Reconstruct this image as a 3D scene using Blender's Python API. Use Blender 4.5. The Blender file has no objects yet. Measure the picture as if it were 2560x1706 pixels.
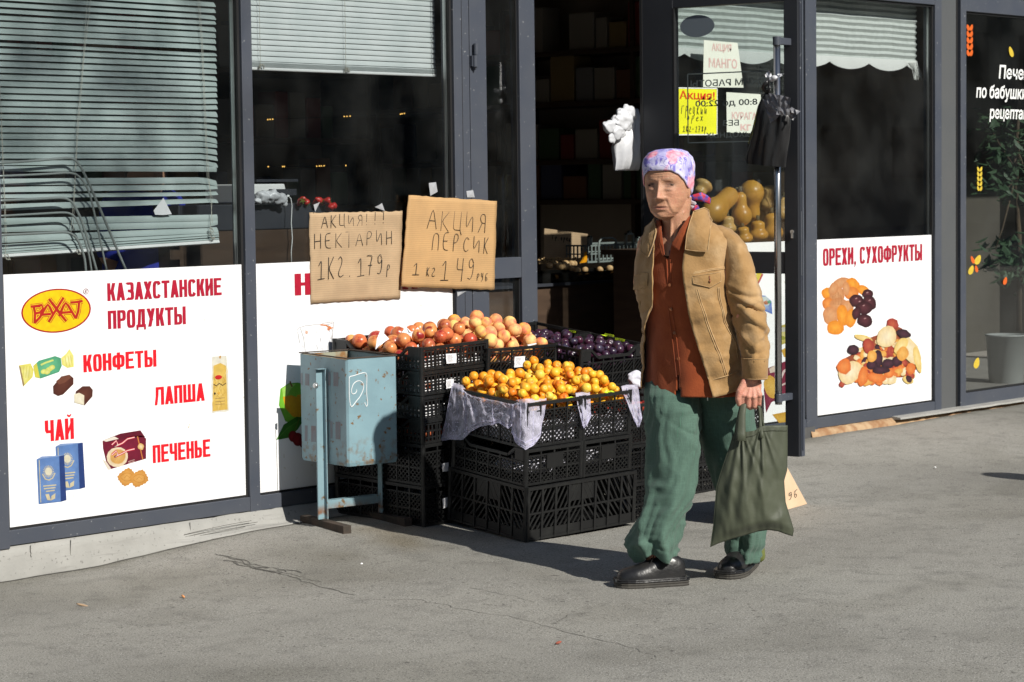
import bpy, bmesh, math, random
from mathutils import Vector, Matrix, noise as mnoise
random.seed(7)
R = math.radians
scene = bpy.context.scene
COL = scene.collection

# ------------------------------------------------------------------ camera
F_PX, YAW, PITCH, ROLL, CAM_D, CAM_H = 5813.2, R(42.6619), R(-3.7868), R(-0.7025), 7.27509, 1.45
CF = Vector((math.cos(YAW)*math.cos(PITCH), math.sin(YAW)*math.cos(PITCH), math.sin(PITCH)))
_r = Vector((math.sin(YAW), -math.cos(YAW), 0)); _u = _r.cross(CF)
CR = _r*math.cos(ROLL) + _u*math.sin(ROLL); CU = _u*math.cos(ROLL) - _r*math.sin(ROLL)
CP = Vector((0, -CAM_D, CAM_H))
cd = bpy.data.cameras.new('camera'); cam = bpy.data.objects.new('camera', cd); COL.objects.link(cam)
cam.matrix_world = Matrix(((CR.x, CU.x, -CF.x, CP.x), (CR.y, CU.y, -CF.y, CP.y), (CR.z, CU.z, -CF.z, CP.z), (0, 0, 0, 1)))
cd.sensor_width = 36; cd.lens = 36*F_PX/2560; cd.clip_start = .1; cd.clip_end = 2000
cd.dof.use_dof = True; cd.dof.focus_distance = 8.3; cd.dof.aperture_fstop = 11
scene.camera = cam

# ------------------------------------------------------------------ light
SUN = Vector((-.085, -1, .69)).normalized()            # towards the sun
sun_el = math.asin(SUN.z); sun_az = math.atan2(SUN.x, SUN.y)
w = bpy.data.worlds.new('World'); scene.world = w; w.use_nodes = True
nt = w.node_tree; bg = nt.nodes['Background']
sk = nt.nodes.new('ShaderNodeTexSky'); sk.sky_type = 'NISHITA'; sk.sun_disc = False
sk.sun_elevation = sun_el; sk.sun_rotation = sun_az; sk.air_density = 1.0; sk.dust_density = .8
nt.links.new(sk.outputs[0], bg.inputs[0]); bg.inputs[1].default_value = .055
ld = bpy.data.lights.new('sun', 'SUN'); ld.energy = 4.6; ld.angle = R(.55); ld.color = (1, .96, .88)
lo = bpy.data.objects.new('sun', ld); COL.objects.link(lo); lo.rotation_euler = SUN.to_track_quat('Z', 'Y').to_euler(); lo.location = (0, -20, 20)
scene.view_settings.view_transform = 'Standard'; scene.view_settings.look = 'None'
scene.view_settings.exposure = 0.35; scene.view_settings.gamma = 1
scene.cycles.max_bounces = 8; scene.cycles.transparent_max_bounces = 16
scene.cycles.caustics_reflective = False; scene.cycles.caustics_refractive = False
scene.cycles.sample_clamp_indirect = 4

# ------------------------------------------------------------------ places: photo pixel (2560 wide) -> a point on a known surface
def ray(u, v): return CF*F_PX + CR*(u-1280) - CU*(v-853)
def FP(u, v, y=0.0):
    d = ray(u, v); t = (y-CP.y)/d.y; return CP + d*t
def XP(u, v, x):
    d = ray(u, v); t = (x-CP.x)/d.x; return CP + d*t
def GP(u, v, z):
    d = ray(u, v); t = (z-CP.z)/d.z; return CP + d*t
FH = Vector((math.cos(YAW), math.sin(YAW), 0)); RH = Vector((math.sin(YAW), -math.cos(YAW), 0)); UP = Vector((0, 0, 1))
def DP(u, v, dist):
    d = ray(u, v); t = dist/d.dot(FH); return CP + d*t
def sst(a, b, x):
    t = max(0., min(1., (x-a)/(b-a))); return t*t*(3-2*t)
def zg(x, y):
    return sst(5.35, 6.3, x)*(.02 + .04*sst(-1.4, -.15, y)) + max(0, min(x, 14)-6.3)*.007
def GZ(u, v):
    z = .03
    for _ in range(12):
        P = GP(u, v, z); z = zg(P.x, P.y)
    return P
def nz(x, y=0., z=0.): return mnoise.noise(Vector((x, y, z)))

# ------------------------------------------------------------------ mesh building
class MB:
    def __init__(s): s.v = []; s.f = []; s.m = []; s.c = []; s.mi = 0; s.col = (1, 1, 1)
    def add(s, vs, fs, cols=None):
        b = len(s.v); s.v += [Vector(p) for p in vs]; s.f += [[i+b for i in f] for f in fs]; s.m += [s.mi]*len(fs)
        s.c += cols if cols else [s.col]*len(vs)
    def obox(s, o, a, b, c):
        o, a, b, c = Vector(o), Vector(a), Vector(b), Vector(c)
        s.add([o, o+a, o+a+b, o+b, o+c, o+a+c, o+a+b+c, o+b+c],
              [(0, 3, 2, 1), (4, 5, 6, 7), (0, 1, 5, 4), (1, 2, 6, 5), (2, 3, 7, 6), (3, 0, 4, 7)])
    def box(s, x0, x1, y0, y1, z0, z1): s.obox((x0, y0, z0), (x1-x0, 0, 0), (0, y1-y0, 0), (0, 0, z1-z0))
    def bar(s, p, q, n, wd, th):          # flat bar from p to q, wd across, th along the normal n
        p, q, n = Vector(p), Vector(q), Vector(n).normalized(); d = (q-p); sd = d.cross(n).normalized()*wd
        s.obox(p-sd/2-n*th/2, d, sd, n*th)
    def loft(s, rings, closed=True, cap0=False, cap1=False):
        n = len(rings[0]); vs = [p for r in rings for p in r]; fs = []
        for i in range(len(rings)-1):
            for j in range(n if closed else n-1):
                k = (j+1) % n; fs.append((i*n+j, i*n+k, (i+1)*n+k, (i+1)*n+j))
        if cap0: fs.append(tuple(range(n-1, -1, -1)))
        if cap1: fs.append(tuple((len(rings)-1)*n+j for j in range(n)))
        s.add(vs, fs)
    def tube(s, pts, r, n=8, caps=True, flat=1.0, up=None):
        pts = [Vector(p) for p in pts]; rr = r if isinstance(r, (list, tuple)) else [r]*len(pts); rings = []; prev = None
        for i, p in enumerate(pts):
            t = (pts[min(i+1, len(pts)-1)]-pts[max(i-1, 0)]).normalized()
            if prev is None:
                a = Vector(up) if up else (Vector((0, 0, 1)) if abs(t.z) < .9 else Vector((1, 0, 0)))
            else: a = prev
            a = (a - t*a.dot(t)).normalized(); prev = a; b = t.cross(a)
            rings.append([p + a*rr[i]*math.cos(2*math.pi*k/n) + b*rr[i]*flat*math.sin(2*math.pi*k/n) for k in range(n)])
        s.loft(rings, True, caps, caps)
    def capsule(s, p, q, r0, r1, n=12, k=4):
        p, q = Vector(p), Vector(q); d = (q-p).normalized(); pts = []; rr = []
        for i in range(k): a = math.pi/2*(1-i/k); pts.append(p-d*r0*math.sin(a)); rr.append(max(r0*math.cos(a), 1e-4))
        pts.append(p); rr.append(r0); pts.append(q); rr.append(r1)
        for i in range(1, k+1): a = math.pi/2*i/k; pts.append(q+d*r1*math.sin(a)); rr.append(max(r1*math.cos(a), 1e-4))
        s.tube(pts, rr, n)
    def ell(s, c, ax, ay, az, nu=16, nv=10):
        c = Vector(c); ax, ay, az = Vector(ax), Vector(ay), Vector(az); vs = [c+az]; fs = []
        for i in range(1, nv):
            th = math.pi*i/nv
            for j in range(nu):
                ph = 2*math.pi*j/nu; vs.append(c + ax*math.sin(th)*math.cos(ph) + ay*math.sin(th)*math.sin(ph) + az*math.cos(th))
        vs.append(c-az); L = len(vs)-1
        for j in range(nu):
            k = (j+1) % nu; fs.append((0, 1+j, 1+k)); fs.append((L, L-nu+k, L-nu+j))
            for i in range(nv-2): a = 1+i*nu; fs.append((a+j, a+nu+j, a+nu+k, a+k))
        s.add(vs, fs)
    def prism(s, poly, M, t):             # poly 2D in the plane of M=(origin,a,b); thickness t along n=a x b
        o, a, b = M; n = Vector(a).cross(Vector(b)).normalized()*t; m = len(poly)
        P = [Vector(o)+Vector(a)*x+Vector(b)*y for x, y in poly]
        s.add(P+[p+n for p in P], [tuple(range(m-1, -1, -1)), tuple(range(m, 2*m))]+[(i, (i+1) % m, m+(i+1) % m, m+i) for i in range(m)])
    def build(s, name, mats, parent=None, smooth=False, loc=None, bevel=0, fixn=False):
        me = bpy.data.meshes.new(name); o = bpy.data.objects.new(name, me)
        org = Vector((0, 0, 0))
        if parent is not None: org = Vector(parent['_o']) if '_o' in parent else Vector((0, 0, 0))
        elif loc is not None: org = Vector(loc)
        me.from_pydata([p-org for p in s.v], [], s.f)
        for x in (mats if isinstance(mats, (list, tuple)) else [mats]): me.materials.append(x)
        me.polygons.foreach_set('material_index', s.m)
        if smooth: me.polygons.foreach_set('use_smooth', [True]*len(s.f))
        ca = me.color_attributes.new('Col', 'FLOAT_COLOR', 'POINT')
        ca.data.foreach_set('color', [x for c in s.c for x in (c[0], c[1], c[2], 1.)])
        if fixn:
            bm = bmesh.new(); bm.from_mesh(me); bmesh.ops.recalc_face_normals(bm, faces=bm.faces); bm.to_mesh(me); bm.free()
        me.update(); COL.objects.link(o); o['_o'] = list(org)
        if parent is not None: o.parent = parent
        else: o.location = org
        if bevel:
            b = o.modifiers.new('bevel', 'BEVEL'); b.width = bevel; b.segments = 2; b.limit_method = 'ANGLE'
        return o
def tag(o, label, cat, group=None, kind=None):
    if label: o['label'] = label
    if cat: o['category'] = cat
    if group: o['group'] = group
    if kind: o['kind'] = kind
    return o
def thing(name, loc, label, cat, group=None):
    o = bpy.data.objects.new(name, None); COL.objects.link(o); o.location = loc; o['_o'] = list(loc); o.empty_display_size = .1
    return tag(o, label, cat, group)
def struct(o): o['kind'] = 'structure'; return o
def copy_tree(o, parent=None):
    c = o.copy(); COL.objects.link(c)
    if parent is not None: c.parent = parent
    for ch in list(o.children): copy_tree(ch, c)
    return c

# ------------------------------------------------------------------ materials
def mat(name, c1, rough=.6, c2=None, scale=8., detail=4., lo=.35, hi=.65, bump=0., bscale=None, metal=0., spec=.5, coord='Object', stretch=None, extra=None, vcol=False, sheen=0, trans=0, rnd=0):
    m = bpy.data.materials.new(name); m.use_nodes = True; t = m.node_tree; n = t.nodes; L = t.links; b = n['Principled BSDF']
    b.inputs['Roughness'].default_value = rough; b.inputs['Metallic'].default_value = metal; b.inputs['Specular IOR Level'].default_value = spec
    if sheen: b.inputs['Sheen Weight'].default_value = sheen; b.inputs['Sheen Roughness'].default_value = .5
    tc = n.new('ShaderNodeTexCoord'); vec = tc.outputs[coord]
    if coord == 'World': pass
    if stretch:
        mp = n.new('ShaderNodeMapping'); mp.inputs['Scale'].default_value = stretch; L.new(vec, mp.inputs[0]); vec = mp.outputs[0]
    out = None
    if vcol:
        a = n.new('ShaderNodeVertexColor'); a.layer_name = 'Col'; out = a.outputs[0]
    if c2 is not None:
        x = n.new('ShaderNodeTexNoise'); x.inputs['Scale'].default_value = scale; x.inputs['Detail'].default_value = detail; L.new(vec, x.inputs['Vector'])
        mr = n.new('ShaderNodeMapRange'); mr.inputs[1].default_value = lo; mr.inputs[2].default_value = hi; L.new(x.outputs[0], mr.inputs[0])
        mx = n.new('ShaderNodeMix'); mx.data_type = 'RGBA'; L.new(mr.outputs[0], mx.inputs[0])
        mx.inputs[6].default_value = (*c1, 1); mx.inputs[7].default_value = (*c2, 1)
        if vcol:
            mx.blend_type = 'MULTIPLY'; mx.inputs[7].default_value = (*c2, 1); L.new(out, mx.inputs[6])
        out = mx.outputs[2]
    if extra: out = extra(n, L, vec, out, b)
    if out is not None: L.new(out, b.inputs['Base Color'])
    else: b.inputs['Base Color'].default_value = (*c1, 1)
    if bump:
        x = n.new('ShaderNodeTexNoise'); x.inputs['Scale'].default_value = bscale or scale*4; x.inputs['Detail'].default_value = 4; L.new(vec, x.inputs['Vector'])
        bp = n.new('ShaderNodeBump'); bp.inputs['Strength'].default_value = bump; bp.inputs['Distance'].default_value = .004; L.new(x.outputs[0], bp.inputs['Height']); L.new(bp.outputs[0], b.inputs['Normal'])
    return m
def NMIX(n, L, fac, a, b, mode='MIX'):
    mx = n.new('ShaderNodeMix'); mx.data_type = 'RGBA'; mx.blend_type = mode
    if isinstance(fac, (int, float)): mx.inputs[0].default_value = fac
    else: L.new(fac, mx.inputs[0])
    for s, i in ((a, 6), (b, 7)):
        if isinstance(s, tuple): mx.inputs[i].default_value = (*s, 1)
        else: L.new(s, mx.inputs[i])
    return mx.outputs[2]
def NNOISE(n, L, vec, scale, lo, hi, detail=4):
    x = n.new('ShaderNodeTexNoise'); x.inputs['Scale'].default_value = scale; x.inputs['Detail'].default_value = detail; L.new(vec, x.inputs['Vector'])
    mr = n.new('ShaderNodeMapRange'); mr.inputs[1].default_value = lo; mr.inputs[2].default_value = hi; L.new(x.outputs[0], mr.inputs[0]); return mr.outputs[0]
def glass_mat(name, tint, dust=.02):
    m = bpy.data.materials.new(name); m.use_nodes = True; t = m.node_tree; n = t.nodes; L = t.links
    for x in list(n): n.remove(x)
    o = n.new('ShaderNodeOutputMaterial'); tr = n.new('ShaderNodeBsdfTransparent'); tr.inputs[0].default_value = (*tint, 1)
    gl = n.new('ShaderNodeBsdfGlossy'); gl.inputs['Roughness'].default_value = .015; gl.inputs[0].default_value = (1, 1, 1, 1)
    geo = n.new('ShaderNodeNewGeometry'); dt = n.new('ShaderNodeVectorMath'); dt.operation = 'DOT_PRODUCT'; L.new(geo.outputs['Incoming'], dt.inputs[0]); L.new(geo.outputs['Normal'], dt.inputs[1])
    def MA(op, a, b=None):
        q = n.new('ShaderNodeMath'); q.operation = op
        for k, s in enumerate((a, b)):
            if s is None: continue
            if isinstance(s, (int, float)): q.inputs[k].default_value = s
            else: L.new(s, q.inputs[k])
        return q.outputs[0]
    fr = MA('MULTIPLY_ADD', MA('POWER', MA('SUBTRACT', 1., MA('ABSOLUTE', dt.outputs['Value'])), 5.), .96); fr.node.inputs[2].default_value = .04
    df = n.new('ShaderNodeBsdfDiffuse'); df.inputs[0].default_value = (.6, .62, .6, 1)
    tc = n.new('ShaderNodeTexCoord'); no = NNOISE(n, L, tc.outputs['Object'], 3.5, .4, .75, 6)
    mm = n.new('ShaderNodeMath'); mm.operation = 'MULTIPLY'; mm.inputs[1].default_value = dust; L.new(no, mm.inputs[0])
    m1 = n.new('ShaderNodeMixShader'); L.new(fr, m1.inputs[0]); L.new(tr.outputs[0], m1.inputs[1]); L.new(gl.outputs[0], m1.inputs[2])
    m2 = n.new('ShaderNodeMixShader'); L.new(mm.outputs[0], m2.inputs[0]); L.new(m1.outputs[0], m2.inputs[1]); L.new(df.outputs[0], m2.inputs[2])
    L.new(m2.outputs[0], o.inputs[0]); return m

M = {}
def _frame(n, L, vec, out, b):
    sc = NNOISE(n, L, vec, 60, .70, .74, 2); return NMIX(n, L, sc, out, (.22, .23, .24))
M['frame'] = mat('frame_paint', (.052, .06, .08), .42, (.064, .071, .088), 5, bump=.05, bscale=160, extra=_frame)
M['framedark'] = mat('dark_frame_paint', (.022, .025, .033), .5, (.03, .033, .042), 6)
M['rubber'] = mat('black_gasket', (.008, .008, .009), .6)
M['glass'] = glass_mat('window_glass', (.86, .88, .885), .012)
M['glass2'] = glass_mat('door_glass', (.87, .895, .89), .02)
def _sign(n, L, vec, out, b):
    d = NNOISE(n, L, vec, 40, .68, .74, 3); return NMIX(n, L, d, out, (.66, .64, .60))
M['sign'] = mat('white_sign_film', (.80, .80, .815), .35, (.76, .765, .785), 2.2, extra=_sign)
M['print'] = mat('printed_ink', (1, 1, 1), .4, (.86, .85, .85), 45, vcol=True)
M['ink'] = mat('marker_ink', (.02, .018, .016), .6)
def _card(n, L, vec, out, b):
    wv = n.new('ShaderNodeTexWave'); wv.bands_direction = 'Z'; wv.inputs['Scale'].default_value = 34; wv.inputs['Distortion'].default_value = 1.2; wv.inputs['Detail'].default_value = 2; L.new(vec, wv.inputs[0])
    bp = n.new('ShaderNodeBump'); bp.inputs['Strength'].default_value = .10; bp.inputs['Distance'].default_value = .0015; L.new(wv.outputs['Fac'], bp.inputs['Height']); L.new(bp.outputs[0], b.inputs['Normal'])
    return NMIX(n, L, .07, out, wv.outputs['Color'], 'OVERLAY')
M['card'] = mat('corrugated_cardboard', (.47, .285, .125), .8, (.40, .245, .11), 9, extra=_card)
M['card2'] = mat('grey_cardboard', (.42, .295, .175), .8, (.35, .245, .145), 11, extra=_card)
M['steel'] = mat('brushed_steel', (.55, .55, .56), .25, (.45, .45, .46), 30, metal=1., stretch=(1, 1, .05))
M['alu'] = mat('aluminium', (.6, .62, .62), .35, metal=.9)
M['white'] = mat('white_paint', (.78, .79, .79), .5, (.7, .71, .71), 6)
M['slat'] = mat('blind_slat', (.66, .69, .69), .45, (.58, .62, .62), 7)
M['black'] = mat('black_crate_plastic', (.007, .0072, .0076), .42, (.014, .0145, .014), 14, lo=.45, hi=.8)
M['wood'] = mat('dark_wood', (.06, .035, .02), .6, (.04, .022, .012), 5, stretch=(1, 1, 6))
M['wall'] = mat('shop_wall', (.30, .25, .20), .8, (.25, .2, .16), 2)
M['lfloor'] = mat('shop_floor', (.32, .30, .27), .5, (.26, .24, .22), 4)
M['paper'] = mat('white_paper', (.78, .78, .80), .7, (.7, .7, .73), 12)
M['tape'] = mat('clear_tape', (.35, .36, .38), .2)
M['tagy'] = mat('neon_price_tag', (.62, .80, .02), .6, (.5, .7, .02), 20)
# ------------------------------------------------------------------ ground
def _asphalt(n, L, vec, out, b):
    vc = n.new('ShaderNodeVertexColor'); vc.layer_name = 'Col'
    big = NNOISE(n, L, vec, .9, .35, .68, 6); c = NMIX(n, L, big, (.300, .291, .262), (.238, .231, .209))
    mid = NNOISE(n, L, vec, 9, .5, .8, 5); c = NMIX(n, L, mid, c, (.19, .184, .167))
    sp = NNOISE(n, L, vec, 150, .56, .68, 2); c = NMIX(n, L, sp, c, (.105, .10, .09))
    s2 = NNOISE(n, L, vec, 210, .60, .70, 1); c = NMIX(n, L, s2, c, (.42, .41, .385))
    pit = NNOISE(n, L, vec, 38, .66, .72, 3); c = NMIX(n, L, pit, c, (.12, .115, .105))
    c = NMIX(n, L, 1.0, c, vc.outputs[0], 'MULTIPLY')
    x = n.new('ShaderNodeTexNoise'); x.inputs['Scale'].default_value = 130; x.inputs['Detail'].default_value = 5; L.new(vec, x.inputs['Vector'])
    bp = n.new('ShaderNodeBump'); bp.inputs['Strength'].default_value = .55; bp.inputs['Distance'].default_value = .005; L.new(x.outputs[0], bp.inputs['Height']); L.new(bp.outputs[0], b.inputs['Normal'])
    return c
M['asphalt'] = mat('worn_asphalt', (.25, .25, .24), .9, spec=.2, extra=_asphalt)
M['crack'] = mat('asphalt_crack', (.06, .057, .05), .95, (.12, .115, .10), 30)
def ground():
    xs = [-400, -120, -40, -14, -5, 0, 2] + [3+.06*i for i in range(170)] + [13.6, 15, 18, 24, 40, 100, 400]
    ys = [-400, -120, -40, -16, -9, -6.5] + [-5.2+.06*i for i in range(92)] + [1, 4, 14, 60, 400]
    spots = [(6.62, -.52, .28, .52, (.80, .70, .55)), (6.45, -.75, .22, .6, (.72, .66, .56)), (6.1, -.75, .16, .35, (.6, .57, .5)), (6.35, -1.55, .2, .2, (.7, .67, .62)),
             (5.9, -1.1, .25, .25, (.72, .69, .63)), (5.0, -.35, .5, .25, (.86, .86, .84)), (7.0, -1.5, .15, .3, (.6, .52, .46)), (10.6, -.3, .9, .3, (.9, .9, .9)), (8.7, -2.2, .5, .22, (.9, .88, .86))]
    vs = []; cs = []
    for y in ys:
        for x in xs:
            near = 3 <= x <= 13.2 and -5.2 <= y <= .3
            z = zg(x, y) + (nz(x*1.4, y*1.4)*.007 + nz(x*5, y*5, 3)*.0022 if near else 0)
            if y > .02: z -= .06
            if y < -12: z -= .02
            vs.append((x, y, z)); c = [1., 1., 1.]
            if near:
                for sx, sy, r, a, k in spots:
                    d = math.hypot(x-sx, y-sy)/r + .35*nz(x*9, y*9, sx)
                    f = a*max(0, 1-d)**1.2
                    for i in range(3): c[i] *= 1-f*(1-k[i])*1.6 if k[i] < 1 else 1
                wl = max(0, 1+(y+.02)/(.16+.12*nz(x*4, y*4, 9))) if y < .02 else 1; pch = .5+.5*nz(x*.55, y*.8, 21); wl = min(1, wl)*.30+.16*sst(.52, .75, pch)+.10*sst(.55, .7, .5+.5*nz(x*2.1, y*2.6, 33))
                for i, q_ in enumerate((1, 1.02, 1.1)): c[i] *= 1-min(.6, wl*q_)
            cs.append(c)
    nx = len(xs); fs = [(j*nx+i, j*nx+i+1, (j+1)*nx+i+1, (j+1)*nx+i) for j in range(len(ys)-1) for i in range(nx-1)]
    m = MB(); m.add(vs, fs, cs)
    m.mi = 1
    def crack(px, wd):
        P = [GZ(u, v) for u, v in px]; Q = []
        for a, b in zip(P, P[1:]):
            k = max(2, int((b-a).length/.03))
            for i in range(k):
                q = a.lerp(b, i/k); q.x += nz(q.x*14, q.y*14)*.022; q.y += nz(q.x*14, q.y*14, 5)*.022
                q.z = zg(q.x, q.y) + nz(q.x*1.4, q.y*1.4)*.007 + nz(q.x*5, q.y*5, 3)*.0022+.0012; Q.append(q)
        L = []; Rr = []
        for i, q in enumerate(Q):
            d = (Q[min(i+1, len(Q)-1)]-Q[max(i-1, 0)]); s = Vector((-d.y, d.x, 0)).normalized()
            ww = wd*(.35+.9*abs(nz(i*.37, wd*900)))
            L.append(q+s*ww); Rr.append(q-s*ww)
        m.loft([L, Rr], closed=False)
    crack([(540, 1385), (640, 1420), (720, 1440), (800, 1470), (900, 1492)], .004)
    crack([(900, 1500), (1050, 1500), (1200, 1530), (1330, 1555), (1450, 1590), (1560, 1612), (1660, 1650)], .0022)
    crack([(560, 1400), (600, 1412), (680, 1432), (730, 1436)], .007)
    crack([(1380, 1560), (1420, 1540), (1500, 1530)], .0016)
    for k in range(5):
        x0 = 6.02+.22*k; crack([(560+40*k+random.uniform(-20, 20), 1392+14*k+random.uniform(-6, 6)), (600+42*k, 1400+14*k+random.uniform(-8, 8)), (640+44*k, 1412+12*k)], .0045-.0005*k)
    crack([(690, 1428), (745, 1430), (760, 1440)], .010); crack([(640, 1418), (690, 1424)], .008); crack([(2000, 1340), (2120, 1352), (2260, 1348)], .0014); crack([(1180, 1470), (1280, 1490), (1345, 1512)], .0016)
    L = []; Rr = []
    for i in range(420):       # dark joint where the asphalt meets the concrete
        x = 4.3+2.6*i/419; k = sst(5.6, 6.15, x); y = -.031-.075*k+nz(x*8, 3)*.008; wd_ = .004+.007*abs(nz(x*14, 8)); zq = zg(x, y)+nz(x*1.4, y*1.4)*.007+nz(x*5, y*5, 3)*.0022+.0016
        L.append((x, y+.004, zq+.001)); Rr.append((x, y-wd_, zq))
    m.loft([L, Rr], closed=False)
    o = m.build('pavement', [M['asphalt'], M['crack']], smooth=True); struct(o)
ground()
# small litter
lit = [((458, 1494), (.55, .25, .10), 'dry orange leaf scrap lying on the grey asphalt', 'leaf'), ((904, 1413), (.8, .8, .8), 'tiny white pebble on the asphalt before the bin', 'pebble'),
       ((1396, 1610), (.3, .08, .05), 'reddish leaf scrap beside the long thin crack', 'leaf'), ((2338, 1171), (.85, .85, .85), 'white paper crumb on asphalt before right window', 'paper scrap'), ((206, 1516), (.35, .24, .15), 'brown twig lying on the asphalt at left', 'twig')]
for (u, v), c, lab, cat in lit:
    P = GZ(u, v); m = MB(); ang = random.random()*6; ln = .011 if cat != 'twig' else .022
    a = Vector((math.cos(ang), math.sin(ang), .25)); b = Vector((-math.sin(ang), math.cos(ang), .1))
    m.ell(P+Vector((0, 0, .004)), a*ln, b*ln*(.5 if cat != 'twig' else .12), Vector((0, 0, .0045)), 8, 6)
    tag(m.build(cat.replace(' ', '_'), mat(cat+'_litter', c, .8), loc=P, smooth=True), lab, cat)

# ------------------------------------------------------------------ plinth, sill, threshold
def _conc(n, L, vec, out, b):
    st = n.new('ShaderNodeMapping'); st.inputs['Scale'].default_value = (2.5, 2.5, 38); L.new(vec, st.inputs[0])
    l = NNOISE(n, L, st.outputs[0], 1.4, .58, .66, 4); c = NMIX(n, L, l, out, (.27, .265, .25))
    p = NNOISE(n, L, vec, 70, .64, .7, 2); return NMIX(n, L, p, c, (.2, .195, .185))
M['concrete'] = mat('cracked_concrete', (.335, .33, .312), .85, (.275, .272, .256), 6, bump=.4, bscale=70, extra=_conc)
m = MB(); rings = []
n = 150
for i in range(n+1):
    x = 4.3 + 3.3*i/n; k = sst(5.6, 6.15, x); jag = nz(x*9)*.006*k + nz(x*30)*.003*k
    g = zg(x, 0)
    rows = [(.25, .126), (-.012-.012*k, .1255+jag), (-.016-.03*k+nz(x*6, 1)*.004, .09*(1-k*.25)+g*.1), (-.02-.055*k+nz(x*7, 2)*.006, .5*(.07+g)+nz(x*5, 4)*.006*k), (-.024-.07*k+nz(x*8, 3)*.008, g+.008), (-.026-.075*k, g-.06)]
    rings.append([(x, y, z) for y, z in rows])
m.loft(rings, closed=False)
m.mi = 1
def pl_line(pts, r):
    m.tube(pts, r, 5)
for x0, x1, zf, wv in ((5.75, 6.27, .42, .02), (5.8, 6.2, .3, .03), (5.55, 6.0, .2, .02), (5.9, 6.24, .55, .015)):
    pts = []
    for i in range(24):
        x = x0+(x1-x0)*i/23; k = sst(5.6, 6.15, x); g = zg(x, 0); z = g + (.125-g)*(zf+nz(x*3, zf)*wv*4)*(.6+.4*k)
        pts.append((x, -.0185-.055*k*(1-(z-g)/.13)+.001, z))
    pl_line(pts, .0011)
for x, za, zb in ((5.94, .122, .05), (5.175, .122, .075), (5.36, .12, .01), (5.945, .05, .028)):
    pl_line([(x+nz(x, j)*.006, -.0165-.03*sst(5.6, 6.15, x)*(1-.5*(za-(za-zb)*j/6)/.125)-.002, za-(za-zb)*j/6) for j in range(7)], .0013)
struct(m.build('plinth', [M['concrete'], M['crack']], smooth=True))
m = MB(); rings = []
for i in range(90):
    x = 10.22+2.6*i/89; g = zg(x, 0)
    rings.append([(x, .2, .132), (x, -.018, .128+nz(x*20)*.003), (x, -.03+nz(x*12, 1)*.012, .118+nz(x*14, 6)*.007), (x, -.045+nz(x*16, 2)*.014, .104+nz(x*13, 5)*.006), (x, -.05+nz(x*10, 3)*.012, g-.03)])
m.loft(rings, closed=False); m.col = (1, 1, 1)
M['mortar'] = mat('crumbling_mortar', (.42, .29, .17), .9, (.27, .14, .065), 16, bump=.8, bscale=60)
struct(m.build('sill_mortar', M['mortar'], smooth=True))
m = MB(); rings = []
for i in range(50):
    x = 11.02+1.8*i/49
    rings.append([(x, -.012, .138), (x, -.075+nz(x*7)*.012, .132+nz(x*9, 2)*.004), (x, -.078+nz(x*7)*.012, .122), (x, -.02, .119)])
m.loft(rings, closed=False, cap0=True); struct(m.build('sill_slab', M['concrete'], smooth=False))
m = MB(); m.box(7.5, 10.26, -.03, .3, -.02, .145); struct(m.build('threshold', mat('threshold_stone', (.10, .10, .10), .7, (.07, .07, .07), 12)))

# ------------------------------------------------------------------ room behind the glass
m = MB(); m.box(3.0, 11.6, .06, 4.6, -.05, .148); struct(m.build('floor', M['lfloor']))
m = MB(); m.box(3.0, 11.6, .06, 4.6, 2.75, 2.85); struct(m.build('ceiling', M['wall']))
m = MB(); m.box(2.9, 11.6, 4.4, 4.5, .148, 2.75); struct(m.build('back_wall', M['wall']))
m = MB(); m.box(2.9, 3.0, .06, 4.4, .148, 2.75); struct(m.build('side_wall', M['wall']))
m = MB(); m.box(11.56, 11.68, .06, 4.5, -.05, 2.85); struct(m.build('dividing_wall', M['wall']))
m = MB(); m.box(11.68, 16, .06, 4.5, -.05, .14); struct(m.build('bakery_floor', M['lfloor']))
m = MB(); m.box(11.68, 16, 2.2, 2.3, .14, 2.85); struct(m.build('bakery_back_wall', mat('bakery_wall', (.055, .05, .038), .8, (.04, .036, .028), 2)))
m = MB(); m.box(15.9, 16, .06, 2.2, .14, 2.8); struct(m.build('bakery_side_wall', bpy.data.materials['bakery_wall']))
m = MB(); m.box(11.68, 16, .06, 4.5, 2.8, 2.85); struct(m.build('bakery_ceiling', M['wall']))

# ------------------------------------------------------------------ shop front
SF = thing('shop_front', (8, 0, 0), 'dark grey aluminium shop front with large panes and an entrance', 'shop front')
FR = M['frame']; ZT = 2.457; FY = -.02
def part(name, boxes, mt, parent=SF, bevel=.002):
    m = MB()
    for b in boxes: m.box(*b)
    return m.build(name, mt, parent, bevel=bevel)
part('fascia', [(2.9, 11.535, -.03, .12, ZT+.07, 4.2)], FR)
def mull(x0, x1, z0=.12, z1=ZT, y=FY, yb=.06): return part('mullion', [(x0, x1, y, yb, z0, z1)], FR)
mull(4.86, 5.082); mull(6.27, 6.325)
part('bottom_rail', [(5.082, 6.27, -.018, .06, .13, .187)], FR)
part('bottom_rail', [(6.325, 7.512, -.018, .06, .127, .187)], FR)
part('bottom_rail', [(10.3, 11.467, -.018, .06, .13, .187)], FR)
part('bottom_rail', [(9.05, 10.2, -.018, .06, .13, .187)], FR)
part('top_rail', [(4.86, 11.467, -.0185, .06, ZT, ZT+.07)], FR)
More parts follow.
